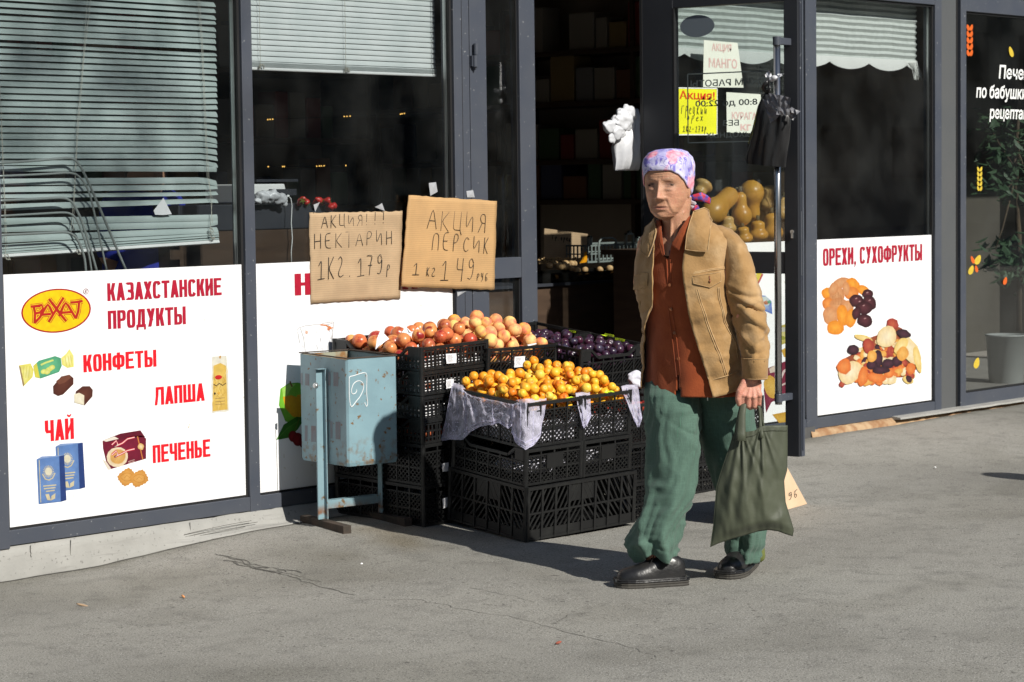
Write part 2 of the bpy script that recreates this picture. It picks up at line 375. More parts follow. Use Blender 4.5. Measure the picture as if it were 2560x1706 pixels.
# door frame post, narrow fixed leaf, opening, right jamb
mull(7.512, 7.612); part('seam', [(7.612, 7.616, -.005, .05, .13, ZT)], M['rubber'])
part('seam', [(7.563, 7.565, -.0212, -.0198, .13, ZT)], M['rubber'], bevel=0)
leaf = MB(); leaf.box(7.616, 7.724, FY, .04, .16, ZT-.004); leaf.box(7.947, 8.053, FY, .04, .16, ZT-.004)
leaf.box(7.724, 7.947, FY+.002, .04, 1.032, 1.127); leaf.box(7.724, 7.947, FY+.002, .04, .16, .27)
fixed = leaf.build('door_leaf', FR, SF, bevel=.002)
g = MB(); g.box(7.724, 7.947, .004, .008, 1.127, ZT); g.box(7.724, 7.947, .004, .008, .27, 1.032); g.build('pane', M['glass'], fixed)
g = MB()
for a in ((7.724, 7.729), (7.942, 7.947)): g.box(*a, -.004, .02, .27, ZT)
g.build('gasket', M['rubber'], fixed)
h = FP(1182, 142)      # barrel hinge
m = MB(); hx, hz = h.x-.02, h.z+.004
m.tube([(hx+.004, -.036, hz+.002), (hx+.004, -.036, hz+.052)], .0115, 16); m.tube([(hx-.003, -.036, hz-.052), (hx-.003, -.036, hz-.001)], .0125, 16)
m.tube([(hx, -.036, hz-.066), (hx, -.036, hz-.052)], [.004, .008], 12); m.box(hx-.02, hx-.003, -.034, -.021, hz-.05, hz-.002); m.box(hx+.002, hx+.022, -.034, -.021, hz+.003, hz+.05)
m.build('hinge', FR, SF, smooth=False)
mull(8.95, 9.05); mull(10.2, 10.3)
# glass panes with gaskets and glazing spacers
def pane(x0, x1, z0=.187, z1=ZT, par=SF, gm='glass'):
    m = MB(); m.box(x0, x1, .003, .007, z0, z1); p = m.build('window_pane', M[gm], par)
    m = MB(); e = .012
    m.box(x0, x0+e*.6, -.006, .03, z0, z1); m.box(x1-e, x1, -.006, .03, z0, z1); m.box(x0, x1, -.004, .03, z0, z0+.009); m.box(x0, x1, -.004, .03, z1-.012, z1)
    m.build('gasket', M['rubber'], p)
    m = MB()
    for xa in (x0+.014, x1-.018, x1-.027): m.box(xa, xa+.003, .012, .02, z0+.012, z1-.012)
    m.build('spacer', M['alu'], p)
    return p
pane(5.082, 6.27); pane(6.325, 7.512); pane(9.05, 10.2); pane(10.3, 11.467)
# end column, neighbour's front
part('column', [(11.467, 11.535, FY, .06, .132, ZT+.07)], FR)
part('column', [(11.535, 11.70, -.012, .06, .132, ZT+.6)], mat('grey_column_panel', (.085, .088, .09), .5, (.075, .08, .085), 3))
NB = thing('bakery_front', (12.5, 0, 0), 'dark framed bakery window with white lettering and wheat decals', 'shop front')
zt = FP(2410, 20).z; ze = FP(2560, 39).z
part('mullion', [(11.74, 11.80, FY, .06, .135, zt+.08)], FR, NB); part('gap', [(11.70, 11.74, .0, .06, .135, 3)], M['rubber'], NB)
part('bottom_rail', [(11.80, 15, -.018, .06, .135, .21)], FR, NB); part('top_rail', [(11.80, 15, -.019, .06, zt-.02, zt+.08)], FR, NB)
part('fascia', [(11.72, 15, -.028, .1, zt+.08, 4)], mat('pale_fascia', (.50, .50, .56), .5, (.42, .42, .5), 3), NB)
part('mullion', [(14.9, 15.0, FY-.001, .06, .1355, zt+.079)], FR, NB)
bp = pane(11.80, 14.9, .21, zt-.02, NB)

# ------------------------------------------------------------------ open door: hinged at the right of the opening, swung out 97 degrees
DA = R(97); DH = Vector((8.81, -.03, 0)); DD = Vector((-math.cos(DA), -math.sin(DA), 0)); DN = Vector((DD.y, -DD.x, 0))  # DD hinge->free edge, DN = visible inner side
def hit_leaf(u, v):
    d = ray(u, v); nn = DN; t = (DH-CP).dot(nn)/d.dot(nn); p = CP+d*t; return (p-DH).dot(DD), p.z
sF = hit_leaf(1996, 700)[0]; sG0 = hit_leaf(1683, 300)[0]; sG1 = hit_leaf(1960, 300)[0]
zG = hit_leaf(1820, 12)[1]; zB = hit_leaf(2000, 1143)[1]; zR1 = hit_leaf(1962, 631)[1]; zR0 = hit_leaf(1962, 685)[1]
DT = .055
door = thing('door', tuple(DH), None, None); door.parent = SF; door.location = DH - Vector(SF['_o'])
def dbox(m, s0, s1, z0, z1, n0=0, n1=-DT):   # n measured along DN (towards the visible inner side)
    m.obox(DH + DD*s0 + DN*n1 + UP*z0, DD*(s1-s0), DN*(n0-n1), UP*(z1-z0))
m = MB(); dbox(m, 0, sG0, zB, zG+.1); dbox(m, sG1, sF, zB, zG+.1)
dbox(m, sG0, sG1, zG, zG+.1, -.002); dbox(m, sG0, sG1, zR0, zR1, -.002); dbox(m, sG0, sG1, zB, zB+.12, -.002)
M['doorpaint'] = mat('dark_door_paint', (.016, .018, .023), .5, (.02, .022, .027), 5)
m.build('frame', M['doorpaint'], door, bevel=.002)
m = MB(); dbox(m, sF, sF+.004, zB, zG+.1, -.018, -.05); dbox(m, sF, sF+.010, zB+.03, zG+.1, -.024, -.034)
m.build('edge_profile', M['frame'], door)
m = MB(); dbox(m, sG0, sG1, zR1, zG, -.02, -.026); dbox(m, sG0, sG1, zB+.12, zR0, -.02, -.026); dpane = m.build('pane', M['glass2'], door)
m = MB(); dbox(m, sG0, sG0+.008, zB+.1, zG, .001, -.03); dbox(m, -.002, .012, zB, zG+.1, .004, -.004); m.build('gasket', M['rubber'], door)
m = MB(); dbox(m, sF+.0005, sF+.006, 1.02, 1.32, -.022, -.042); q = DH+DD*(sF-.03)+UP*hit_leaf(1988, 580)[1]; 
m.tube([q+DN*.001, q+DN*.008], .009, 12); m.obox(q+DD*(-.004)-UP*.03, DD*.008, UP*.03, DN*.008); m.build('lock', M['alu'], door)
# pull handle: steel bar on two dark brackets
hz1 = hit_leaf(1960, 106)[1]; hz0 = hit_leaf(1960, 990)[1]; sb = sF-.045
def at_off(u, v, off):   # point on the plane parallel to the leaf, off metres on the inner side
    d = ray(u, v); P0 = DH+DN*off; t = (P0-CP).dot(DN)/d.dot(DN); return CP+d*t
HO = .115
hb = DH + DD*sb + DN*HO
hs = MB(); hs.tube([hb+UP*(hz0-.03), hb+UP*(hz1+.01)], .0165, 20); hnd = hs.build('handle', M['steel'], door, smooth=False)
for p in hnd.data.polygons: p.use_smooth = len(p.vertices) == 4
for z in (hz1, hz0):
    m = MB(); m.obox(DH+DD*(sb-.013)+UP*(z-.016), DD*.026, DN*(HO+.0), UP*.032); m.tube([hb+UP*(z-.02), hb+UP*(z+.02)], .019, 16); m.build('bracket', M['frame'], hnd, bevel=.002)
# ------------------------------------------------------------------ lettering helpers
def text_polys(s, bold=.0, shear=0.):
    cu = bpy.data.curves.new('t', 'FONT'); cu.body = s; cu.size = 1; cu.offset = bold; cu.shear = shear; cu.resolution_u = 4; cu.fill_mode = 'FRONT'
    o = bpy.data.objects.new('t', cu); COL.objects.link(o)
    dg = bpy.context.evaluated_depsgraph_get(); me = bpy.data.meshes.new_from_object(o.evaluated_get(dg))
    vs = [(v.co.x, v.co.y) for v in me.vertices]; fs = [tuple(p.vertices) for p in me.polygons]
    bpy.data.objects.remove(o); bpy.data.curves.remove(cu); bpy.data.meshes.remove(me)
    return vs, fs
def fit_text(m, s, O, A, B, bold=0., shear=0., cap=None, dup=0.):
    """text s stretched so that its box is O..O+A (along the line) x O+B (up)."""
    vs, fs = text_polys(s, bold, shear); x0 = min(v[0] for v in vs); x1 = max(v[0] for v in vs); y0 = min(v[1] for v in vs); y1 = max(v[1] for v in vs)
    if cap: y0, y1 = cap
    O, A, B = Vector(O), Vector(A), Vector(B)
    nn = A.cross(B).normalized()*.00006; q = dup/len(s)
    for k, (dx, dy) in enumerate(((0, 0), (q, 0), (-q, 0), (0, .012), (0, -.012)) if dup else ((0, 0),)):
        m.add([O + A*((x-x0)/(x1-x0)*(1-2*q)+q+dx) + B*((y-y0)/(y1-y0)*.98+.01+dy) + nn*k for x, y in vs], fs)
# heavy condensed capitals, built from bars and bowls (unit = cap height)
SW, SH_ = .205, .15
def _gl(ch):
    W = {'Ш': .80, 'Ы': .76, 'Ф': .76, 'М': .7, ',': .2, 'Д': .60, ' ': .24, 'Л': .60}.get(ch, .53); P = []
    V = lambda x, y0=0., y1=1.: P.append([(x, y0), (x+SW, y0), (x+SW, y1), (x, y1)])
    H = lambda y, x0=0., x1=W: P.append([(x0, y), (x1, y), (x1, y+SH_), (x0, y+SH_)])
    Dg = lambda x0, y0, x1, y1, s=SW*1.04: P.append([(x0, y0), (x0+s, y0), (x1+s, y1), (x1, y1)])
    def ring(x0, x1, y0, y1, a0=0, a1=360, n=28, e=.5):
        cx, cy, rx, ry = (x0+x1)/2, (y0+y1)/2, (x1-x0)/2, (y1-y0)/2; pw = lambda c: math.copysign(abs(c)**e, c); pr = None
        for i in range(n+1):
            t = R(a0+(a1-a0)*i/n); c, s = pw(math.cos(t)), pw(math.sin(t)); o = (cx+rx*c, cy+ry*s); q = (cx+(rx-SW)*c, cy+max(ry-SH_*.92, .02)*s)
            if pr: P.append([pr[0], o, q, pr[1]])
            pr = (o, q)
    if ch in 'ПНЕИЙШЫЬРК': V(0)
    if ch in 'ПНИЙ': V(W-SW)
    if ch in 'П': H(1-SH_)
    if ch == 'Н': H(.44)
    if ch == 'Е': H(0); H(1-SH_); H(.44, 0, W*.9)
    if ch == 'Т': H(1-SH_); V((W-SW)/2)
    if ch == 'К': Dg(SW*.75, .36, W-SW, 1.); Dg(W-SW*1.02, 0, SW*.95, .62)
    if ch == 'А': Dg(-.01, 0, (W-SW)/2, 1.); Dg(W-SW+.01, 0, (W-SW)/2, 1.); H(.17, .12, W-.12)
    if ch == 'Х': Dg(0, 0, W-SW*1.04, 1.); Dg(W-SW*1.04, 0, 0, 1.)
    if ch in 'ИЙ': P.append([(SW*.6, .06), (SW*.6, .36), (W-SW*.6, .94), (W-SW*.6, .64)])
    if ch == 'Й': P.append([(W*.22, 1.17), (W*.40, 1.06), (W*.60, 1.06), (W*.78, 1.17), (W*.66, 1.2), (W*.5, 1.14), (W*.34, 1.2)])
    if ch == 'Л': P.append([(-.02, 0), (.15, 0), (.24, .55), (.26, 1), (.07, 1), (.06, .5)]); H(1-SH_, .10, W); V(W-SW)
    if ch == 'Д': Dg(.08, .1, .14, 1., SW*.9); H(1-SH_, .14, W-.05); V(W-SW-.05, .1); H(0, 0, W); P.append([(0, -.14), (.12, -.14), (.12, .1), (0, .1)]); P.append([(W-.12, -.14), (W, -.14), (W, .1), (W-.12, .1)])
    if ch == 'Ш': V((W-SW)/2); V(W-SW); H(0)
    if ch == 'Ч': V(W-SW); P.append([(0, .52), (SW, .52), (SW, 1), (0, 1)]); P.append([(0, .52), (.09, .39), (W-SW*.5, .39), (W-SW*.5, .53), (SW, .53)])
    if ch in 'ЬЫ': ring(-.10, .52, 0, .60, -90, 90, 16)
    if ch == 'Ы': V(W-SW)
    if ch == 'Р': ring(-.10, .53, .40, 1., -90, 90, 16)
    if ch == 'О': ring(0, W, 0, 1)
    if ch == 'С': ring(0, W, 0, 1, 24, 336)
    if ch == 'З': ring(-.04, W, .44, 1., -90, 140, 18); ring(-.04, W+.01, 0, .56, -140, 90, 18); H(.44, .14, .30)
    if ch == 'Ф': V((W-SW)/2); ring(0, W, .14, .86)
    if ch == 'У': Dg(.08, 0, W-SW*1.04, 1.); Dg(W*.42, .34, 0, 1., SW)
    if ch == ',': P.append([(.02, .17), (.19, .17), (.19, .02), (.08, -.16), (.02, -.16), (.08, 0), (.02, 0)])
    return P, W
def fit_caps(m, s, O, A, B):
    x = 0; L = []
    for ch in s:
        P, W = _gl(ch); L.append((x, P)); x += W+.065
    x -= .065; O, A, B = Vector(O), Vector(A), Vector(B); nn = A.cross(B).normalized()*.00002; k = 0
    for x0, P in L:
        for q in P: m.add([O+A*((x0+a)/x)+B*b+nn*k for a, b in q], [tuple(range(len(q)))]); k = (k+1) % 60
def sign_text(m, s, uL, vB, vT, uR, y=-.0062, bold=.0, cap=None, shear=0, dup=.075):
    """on the facade plane, between photo columns uL and uR; vB, vT measured at the left end."""
    a = FP(uL, vB, y); b = FP(uL, vT, y); c = FP(uR, vB, y)
    fit_caps(m, s, a, (c.x-a.x, 0, 0), (0, 0, b.z-a.z))
CAP = None
DR = (.38, .008, .03); BR = (.72, .008, .018)
class DEC:                                         # flat printed picture on a sign: layers of coloured shapes
    def __init__(s, y, mp=None): s.m = MB(); s.y = y; s.k = 0; s.mp = mp
    def P(s, u, v):
        y = s.y - .00003*s.k
        return s.mp(u, v, y) if s.mp else FP(u, v, y)
    def poly(s, pts, col, mid=None):
        s.k += 1; P = [s.P(*q) for q in pts]; c = sum(P, Vector())/len(P)
        col, mid = tuple(x*.74 for x in col), tuple(x*.74 for x in mid) if mid else None
        s.m.add([c]+P, [(0, i+1, (i+1) % len(P)+1) for i in range(len(P))], [mid or col]+[col]*len(P))
    def blob(s, u, v, ru, rv, ang, col, mid=None, jag=.1, n=14):
        a = R(ang); pts = []
        for i in range(n):
            t = 2*math.pi*i/n; k = 1+jag*nz(math.cos(t)*1.5+u*.13, math.sin(t)*1.5+v*.17, s.k*.7)
            x, y = ru*k*math.cos(t), rv*k*math.sin(t); pts.append((u+x*math.cos(a)-y*math.sin(a), v+x*math.sin(a)+y*math.cos(a)))
        s.poly(pts, col, mid)
    def line(s, pts, wd, col):
        s.k += 1; L = []; Q = []
        for i, p in enumerate(pts):
            a = pts[max(i-1, 0)]; b = pts[min(i+1, len(pts)-1)]; d = math.hypot(b[0]-a[0], b[1]-a[1]) or 1
            nx, ny = -(b[1]-a[1])/d*wd, (b[0]-a[0])/d*wd
            L.append(s.P(p[0]+nx, p[1]+ny)); Q.append(s.P(p[0]-nx, p[1]-ny))
        col = tuple(x*.74 for x in col); n = len(L); s.m.add(L+Q, [(i, i+1, n+i+1, n+i) for i in range(n-1)], [col]*(2*n))
    def done(s, name, par): return s.m.build(name, M['print'], par)
def lettering(name, par, items, col, y=-.0062):
    for it in items: m = MB(); m.col = col; sign_text(m, *it[:5], y=y, **(it[5] if len(it) > 5 else {})); m.build(name, M['print'], par)
def panel_sign(x0, x1, z0, z1, label, y=-.005):
    t = thing('window_sign', (x0, 0, z0), label, 'sign'); m = MB(); m.box(x0, x1, y, .0025, z0, z1); m.build('panel', M['sign'], t); return t

# ------------------------------------------------------------------ sign under the left window
S1 = panel_sign(5.094, 6.258, .197, 1.147, 'white window sign with yellow oval emblem and red Cyrillic grocery words')
def q1(x, y): return (x*.51005, 660+y*.51005)      # positions read off an enlargement
lettering('title', S1, [('КАЗАХСТАНСКИЕ', 268.8, 753.3, 708.5, 554.4), ('ПРОДУКТЫ', 270.3, 823.5, 777.5, 465.2)], DR)
lettering('lettering', S1, [('КОНФЕТЫ', 209, 931.5, 888, 391.7), ('ЛАПША', 387.6, 1014, 968.8, 511.6), ('ЧАЙ', 113.2, 1105, 1052, 185.5), ('ПЕЧЕНЬЕ', 382.5, 1158.5, 1114, 526.4)], BR)
d = DEC(-.0056)
def ellp(cx, cy, rx, ry, sl, n=40): return [q1(cx+rx*math.cos(2*math.pi*i/n), cy+ry*math.sin(2*math.pi*i/n)+sl*rx*math.cos(2*math.pi*i/n)) for i in range(n)]
d.poly(ellp(275, 230, 171, 108, -.06), (.45, .01, .015)); d.poly(ellp(275, 230, 163, 101, -.06), (.94, .63, .004))
LG = [[(150, 210), (172, 208), (198, 208)], [(165, 210), (172, 240), (170, 292)], [(170, 208), (205, 202), (212, 220), (196, 238), (172, 244)],      # P
      [(170, 290), (196, 262), (225, 212), (234, 200), (244, 212), (262, 252)], [(196, 250), (250, 246)],                                                # A
      [(240, 172), (282, 230), (325, 282)], [(312, 165), (275, 225), (238, 285)], [(255, 190), (300, 250)],                                           # X
      [(290, 255), (312, 205), (322, 192), (334, 204), (372, 268)], [(300, 240), (352, 236)],                                                            # A
      [(345, 190), (372, 188), (405, 182)], [(388, 188), (384, 230), (372, 268)]]                                                                       # T
for pts in LG: d.line([q1(*p) for p in pts], 6.4, (.5, .02, .012))
for pts in LG: d.line([q1(*p) for p in pts], 4.9, (.95, .66, .02))
for pts in LG: d.line([q1(*p) for p in pts], 3.1, (.52, .02, .012))
d.line([q1(421+12*math.cos(2*math.pi*i/16), 135+13*math.sin(2*math.pi*i/16)) for i in range(17)], .6, (.3, .1, .12))
d.line([q1(418, 141), q1(418, 129), q1(424, 129), q1(424, 135), q1(418, 135), q1(425, 142)], .6, (.3, .1, .12))
d.done('emblem', S1)
d = DEC(-.0056)
Y1, Y2, GR = (.80, .72, .10), (.86, .82, .38), (.10, .42, .20)
d.poly([q1(*p) for p in ((92, 498), (150, 488), (165, 520), (160, 555), (113, 603), (108, 570))], (.72, .66, .12), (.80, .78, .35))
d.poly([q1(*p) for p in ((92, 498), (100, 505), (120, 592), (113, 603))], (.35, .25, .12))
d.poly([q1(*p) for p in ((300, 462), (325, 440), (340, 418), (360, 450), (362, 505), (330, 510), (305, 495))], (.80, .74, .15), (.88, .85, .5))
for x in (118, 132, 146, 318, 333, 346): d.line([q1(x, 500 if x < 200 else 450), q1(x-6 if x < 200 else x+8, 560 if x < 200 else 500)], .8, (.62, .56, .1))
d.poly([q1(*p) for p in ((163, 500), (190, 475), (270, 452), (298, 462), (303, 500), (290, 530), (200, 562), (172, 556))], (.08, .36, .20), (.16, .52, .28))
d.poly([q1(*p) for p in ((163, 500), (180, 486), (196, 560), (172, 556))], (.66, .62, .08))
for x, y in ((215, 528), (240, 518), (255, 508), (232, 530)): d.blob(*q1(x, y), 8, 6, -20, (.62, .66, .12), (.80, .80, .3))
d.line([q1(200, 496), q1(225, 484), q1(262, 472)], 2.2, (.66, .74, .2))
BC = (.085, .022, .014)
d.poly([q1(*p) for p in ((260, 600), (300, 552), (340, 543), (360, 560), (360, 590), (310, 640), (285, 648), (262, 636))], BC, (.12, .036, .022))
d.poly([q1(*p) for p in ((275, 575), (305, 552), (340, 545), (352, 556), (318, 582), (290, 592))], (.17, .06, .035))
d.poly([q1(*p) for p in ((372, 625), (405, 600), (440, 600), (455, 618), (453, 650), (415, 694), (364, 680))], BC, (.13, .04, .025))
d.poly([q1(*p) for p in ((364, 640), (388, 632), (413, 645), (412, 692), (366, 680))], (.80, .74, .55), (.86, .82, .68))
d.done('picture', S1); d = DEC(-.0056)
# noodle pack
d.poly([q1(*p) for p in ((1040, 455), (1110, 450), (1120, 560), (1122, 720), (1100, 728), (1075, 724), (1040, 733), (1036, 600))], (.78, .76, .66), (.82, .78, .62))
d.poly([q1(*p) for p in ((1046, 500), (1080, 486), (1108, 500), (1116, 715), (1080, 718), (1042, 724))], (.72, .48, .10), (.80, .58, .16))
for i in range(26): x = 1048+62*random.random(); y = 500+195*random.random(); d.line([q1(x, y), q1(x+12*random.uniform(-1, 1), y+18), q1(x+16*random.uniform(-1, 1), y+34)], .55, random.choice([(.86, .66, .25), (.6, .36, .06)]))
d.blob(*q1(1071, 556), 9, 5.5, -5, (.62, .02, .02), jag=0); d.blob(*q1(1079, 457), 2, 4, 0, (.6, .3, .05))
d.line([q1(1047, 590), q1(1060, 598), q1(1075, 586), q1(1092, 596), q1(1108, 584)], 1.1, (.10, .06, .03)); d.blob(*q1(1053, 636), 2.2, 3, 0, (.02, .02, .02)); d.blob(*q1(1072, 634), 3, 3, 0, (.75, .4, .05))
for y in (660, 676, 690): d.line([q1(1056, y), q1(1102, y-4)], .7, (.45, .28, .1))
d.done('picture', S1); d = DEC(-.0056)
# tea boxes
for ox, oy in ((92, -62), (0, 0)):
    b = lambda x, y: q1(x+ox, y+oy)
    d.poly([b(180, 958), b(290, 942), b(298, 1166), b(190, 1178)], (.11, .22, .50), (.17, .30, .60))
    d.poly([b(290, 942), b(314, 938), b(326, 1158), b(298, 1166)], (.02, .05, .20))
    d.poly([b(180, 958), b(205, 944), b(314, 938), b(290, 943)], (.25, .36, .62))
    gd = (.62, .55, .36); sx, sy = b(238, 1018)
    for i in range(20): a = 2*math.pi*i/20; d.line([(sx+9.5*math.cos(a), sy+11*math.sin(a)), (sx+13.5*math.cos(a), sy+15.5*math.sin(a))], .8, gd)
    d.blob(sx, sy, 9, 10.5, 0, (.72, .68, .52), jag=0); d.line([b(208, 1030), b(222, 1055), b(240, 1060), b(258, 1050), b(270, 1025)], 1.5, gd)
    for y, a, c in ((1090, 212, 276), (1103, 215, 272), (1116, 225, 268)): d.line([b(a, y), b(c, y-6)], 1.5, gd)
    d.poly([b(222, 1130), b(240, 1128), b(250, 1160), b(232, 1158)], gd); d.poly([b(250, 1160), b(252, 1138), b(272, 1124), b(270, 1150)], gd); d.line([b(192, 962), b(200, 1170)], .9, gd)
d.done('picture', S1); d = DEC(-.0056)
# biscuit box and biscuits
d.poly([q1(*p) for p in ((503, 868), (690, 838), (716, 856), (716, 955), (530, 1010), (505, 905))], (.16, .008, .028), (.22, .012, .04))
d.poly([q1(*p) for p in ((503, 866), (590, 832), (688, 816), (712, 850), (690, 842), (535, 876))], (.13, .006, .022))
d.poly([q1(*p) for p in ((503, 866), (560, 846), (582, 858), (520, 872))], (.82, .76, .66))
d.blob(*q1(575, 948), 27, 25, -20, (.80, .70, .50), (.72, .42, .14), jag=.04); d.blob(*q1(578, 945), 20, 18, -20, (.66, .36, .10), (.72, .44, .15))
d.poly([q1(*p) for p in ((503, 960), (520, 968), (545, 1004), (530, 1010))], (.8, .72, .6))
for y0, y1, w2 in ((905, 868, 4.0), (955, 925, 4.4)):
    d.line([q1(548, y0-18), q1(570, y0-38), q1(578, y0-20), q1(560, y0-8), q1(600, y0-26), q1(625, y1-10), q1(660, y1-18)], w2*.62, (.70, .02, .05))
    d.line([q1(548, y0-18), q1(570, y0-38), q1(578, y0-20), q1(560, y0-8), q1(600, y0-26), q1(625, y1-10), q1(660, y1-18)], .9, (.85, .8, .72))
d.line([q1(674, 846), q1(682, 880), q1(700, 960)], 1.3, (.62, .22, .05)); d.blob(*q1(691, 896), 8, 9, 0, (.72, .42, .12), (.85, .75, .5), jag=.3)
for y in (970, 978): d.line([q1(628, y), q1(660, y-10)], .7, (.7, .5, .45))
for cx, cy, a in ((622, 1045, -38), (682, 1052, -28)):
    a = R(a); pts = []
    for i in range(32): t = 2*math.pi*i/32; r = 44/(abs(math.cos(t))**4+abs(math.sin(t))**4)**.25*(.93+.05*math.cos(16*t)); x, y = r*math.cos(t), r*math.sin(t)*.86; pts.append(q1(cx+x*math.cos(a)-y*math.sin(a), cy+x*math.sin(a)+y*math.cos(a)))
    d.poly(pts, (.62, .28, .05), (.76, .42, .12))
    d.line([q1(cx+26*math.cos(t*.4)*(1+.2*math.sin(t)), cy+20*math.sin(t*.4)) for t in range(17)], .8, (.55, .24, .04)); d.line([q1(cx-14, cy+6), q1(cx, cy-8), q1(cx+14, cy+4)], .8, (.55, .24, .04))
d.done('picture', S1)
m = MB(); m.col = (.5, .4, .25)                       # brown smears on the film
for u, v, r in ((472, 1068, 2.2), (474, 1062, 1.5), (582, 1045, 1.2), (265, 1085, 1), (550, 872, 1.2), (596, 878, .9)):
    a = FP(u, v, -.0056); m.ell(a, (.0012*r, 0, 0), (0, .0004, 0), (.0008*r, 0, .0025*r), 6, 4)
m.build('smear', M['print'], S1)

# ------------------------------------------------------------------ sign under the middle window
S2 = panel_sign(6.334, 7.498, .197, 1.147, 'white window sign with apple picture behind the blue litter bin')
lettering('lettering', S2, [('НАПИТКИ', 737.3, 739.5, 685, 1044)], DR)
d = DEC(-.0056)
def q2(x, y): return (640+x*.4082, 760+y*.4082)      # enlargement of the bin corner
d.poly([q2(*p) for p in ((150, 520), (200, 487), (255, 482), (330, 500), (350, 600), (330, 700), (260, 745), (180, 720), (140, 620))], (.17, .50, .03), (.30, .66, .06))
d.poly([q2(*p) for p in ((160, 520), (200, 492), (245, 490), (215, 520), (170, 600))], (.42, .74, .14))
d.poly([q2(*p) for p in ((165, 570), (215, 560), (262, 575), (268, 700), (225, 690), (180, 640))], (.80, .38, .01), (.86, .50, .02))
d.poly([q2(*p) for p in ((250, 560), (330, 540), (330, 680), (262, 690))], (.85, .42, .01))
d.line([q2(208, 474), q2(213, 490), q2(222, 508)], 2.0, (.25, .10, .02))
d.poly([q2(*p) for p in ((125, 832), (170, 740), (250, 690), (300, 700), (255, 770), (200, 820), (150, 830))], (.03, .16, .012), (.07, .26, .02))
d.line([q2(130, 828), q2(190, 765), q2(270, 710)], .8, (.12, .34, .05))
d.line([q2(265, 700), q2(245, 760), q2(235, 785)], 1, (.15, .2, .03)); 
for x, y, r in ((226, 812, 11), (256, 830, 13), (290, 845, 12)): d.blob(*q2(x, y), r, r*1.3, 0, (.20, .006, .01), (.40, .02, .03), jag=.03)
d.line([q2(120, 770), q2(127, 900), q2(133, 1140)], .55, (.16, .17, .14))
d.done('picture', S2); d = DEC(-.0056)
# remains of a drinking glass picture, mostly peeled off
gy = (.50, .50, .52)
for pts in (((250, 165), (262, 148), (300, 135), (360, 128), (440, 128), (478, 115)), ((272, 150), (292, 210), (302, 290)), ((478, 110), (470, 170), (462, 240)), ((255, 170), (268, 240)), ((440, 130), (470, 165), (476, 125)), ((405, 120), (470, 110))):
    d.line([q2(*p) for p in pts], .75, gy)
d.line([q2(395, 128), q2(430, 132), q2(455, 152), q2(470, 145)], 1.7, (.80, .28, .08)); d.blob(*q2(448, 150), 4, 6, 30, (.78, .22, .05)); d.blob(*q2(310, 175), 3.5, 4.5, 0, (.85, .55, .42))
for i in range(30):
    a = q2(270+210*random.random(), 130+170*random.random()); d.line([a, (a[0]+random.uniform(-3, 3), a[1]+random.uniform(4, 14))], .3, (.62, .62, .64))
d.done('picture', S2)

# ------------------------------------------------------------------ sign under the right window
S3 = panel_sign(10.312, 11.449, .197, 1.147, 'white window sign with dried fruit and nut pictures right of door')
lettering('lettering', S3, [('ОРЕХИ, СУХОФРУКТЫ', 2057.5, 665.4, 622, 2305.5)], DR)
d = DEC(-.0056)
def q3(x, y): return (1960+x*.7335, y*.7335)         # 818 px wide enlargement of the right part
OR = [((.80, .26, .02), (.90, .40, .05)), ((.70, .20, .03), (.82, .33, .08))]; TN = ((.62, .26, .10), (.72, .38, .18)); DK = ((.035, .008, .012), (.12, .03, .04))
for x, y, a, b, an, c in ((150, 1000, 18, 16, 0, OR[0]), (195, 965, 26, 14, -20, TN), (235, 968, 20, 14, 40, OR[0]), (270, 990, 18, 13, 30, OR[0]), (180, 1010, 22, 26, 10, TN), (230, 1000, 20, 18, 0, OR[1]), (150, 1035, 16, 16, 0, OR[1]),
                       (190, 1040, 26, 20, 20, TN), (215, 1045, 20, 16, 0, TN), (160, 1075, 22, 24, 10, TN), (200, 1075, 16, 30, -8, OR[0]), (228, 1085, 16, 26, 10, OR[0]), (176, 1118, 22, 20, -10, OR[0]), (212, 985, 10, 20, 0, TN), (168, 985, 12, 18, 20, TN),
                       (285, 1003, 16, 13, 20, DK), (247, 1025, 20, 17, -10, DK), (292, 1032, 17, 22, -20, DK), (272, 1050, 22, 18, 0, DK), (247, 1068, 12, 18, 20, DK), (275, 1093, 22, 18, 10, DK)):
    d.blob(*q3(x, y), a*.92, b*.92, an, c[0], c[1], .16)
for x, y in ((288, 1000), (250, 1020), (296, 1026), (276, 1044), (280, 1088), (262, 1030)): d.blob(*q3(x-4, y-2), 3.2, 1.6, -20, (.40, .22, .22), jag=.2)
for k in range(7): d.line([q3(166+k*5, 990+6*abs(k-3)), q3(164+k*5.5, 1040)], .5, (.5, .2, .07))
d.done('picture', S3); d = DEC(-.0056)
rn = random.Random(4)
PAL = [((.70, .16, .03), (.84, .30, .08)), ((.80, .62, .32), (.90, .80, .58)), ((.03, .012, .02), (.09, .03, .05)), ((.36, .04, .03), (.55, .12, .06)), ((.75, .34, .06), (.85, .50, .14)), ((.80, .56, .16), (.90, .74, .36))]
for x, y, a, b in ((330, 1240, 130, 55), (350, 1190, 90, 50), (370, 1150, 45, 40)): d.blob(*q3(x, y), a*.72, b*.72, 0, (.30, .07, .03), (.42, .12, .05), .2, 24)
for i in range(170):
    t = i/170; y = 1170+ (1300-1170)*t + rn.uniform(-10, 10); half = 60+ 75*t; x = 325+ rn.uniform(-half, half)
    if y < 1200: x = 370+rn.uniform(-50, 60)
    c = PAL[rn.choice([0, 0, 1, 1, 2, 3, 3, 4, 4, 5])]; s = rn.uniform(12, 20); d.blob(*q3(x, y), s*.72, s*.52, rn.uniform(0, 180), c[0], c[1], .25, 11)
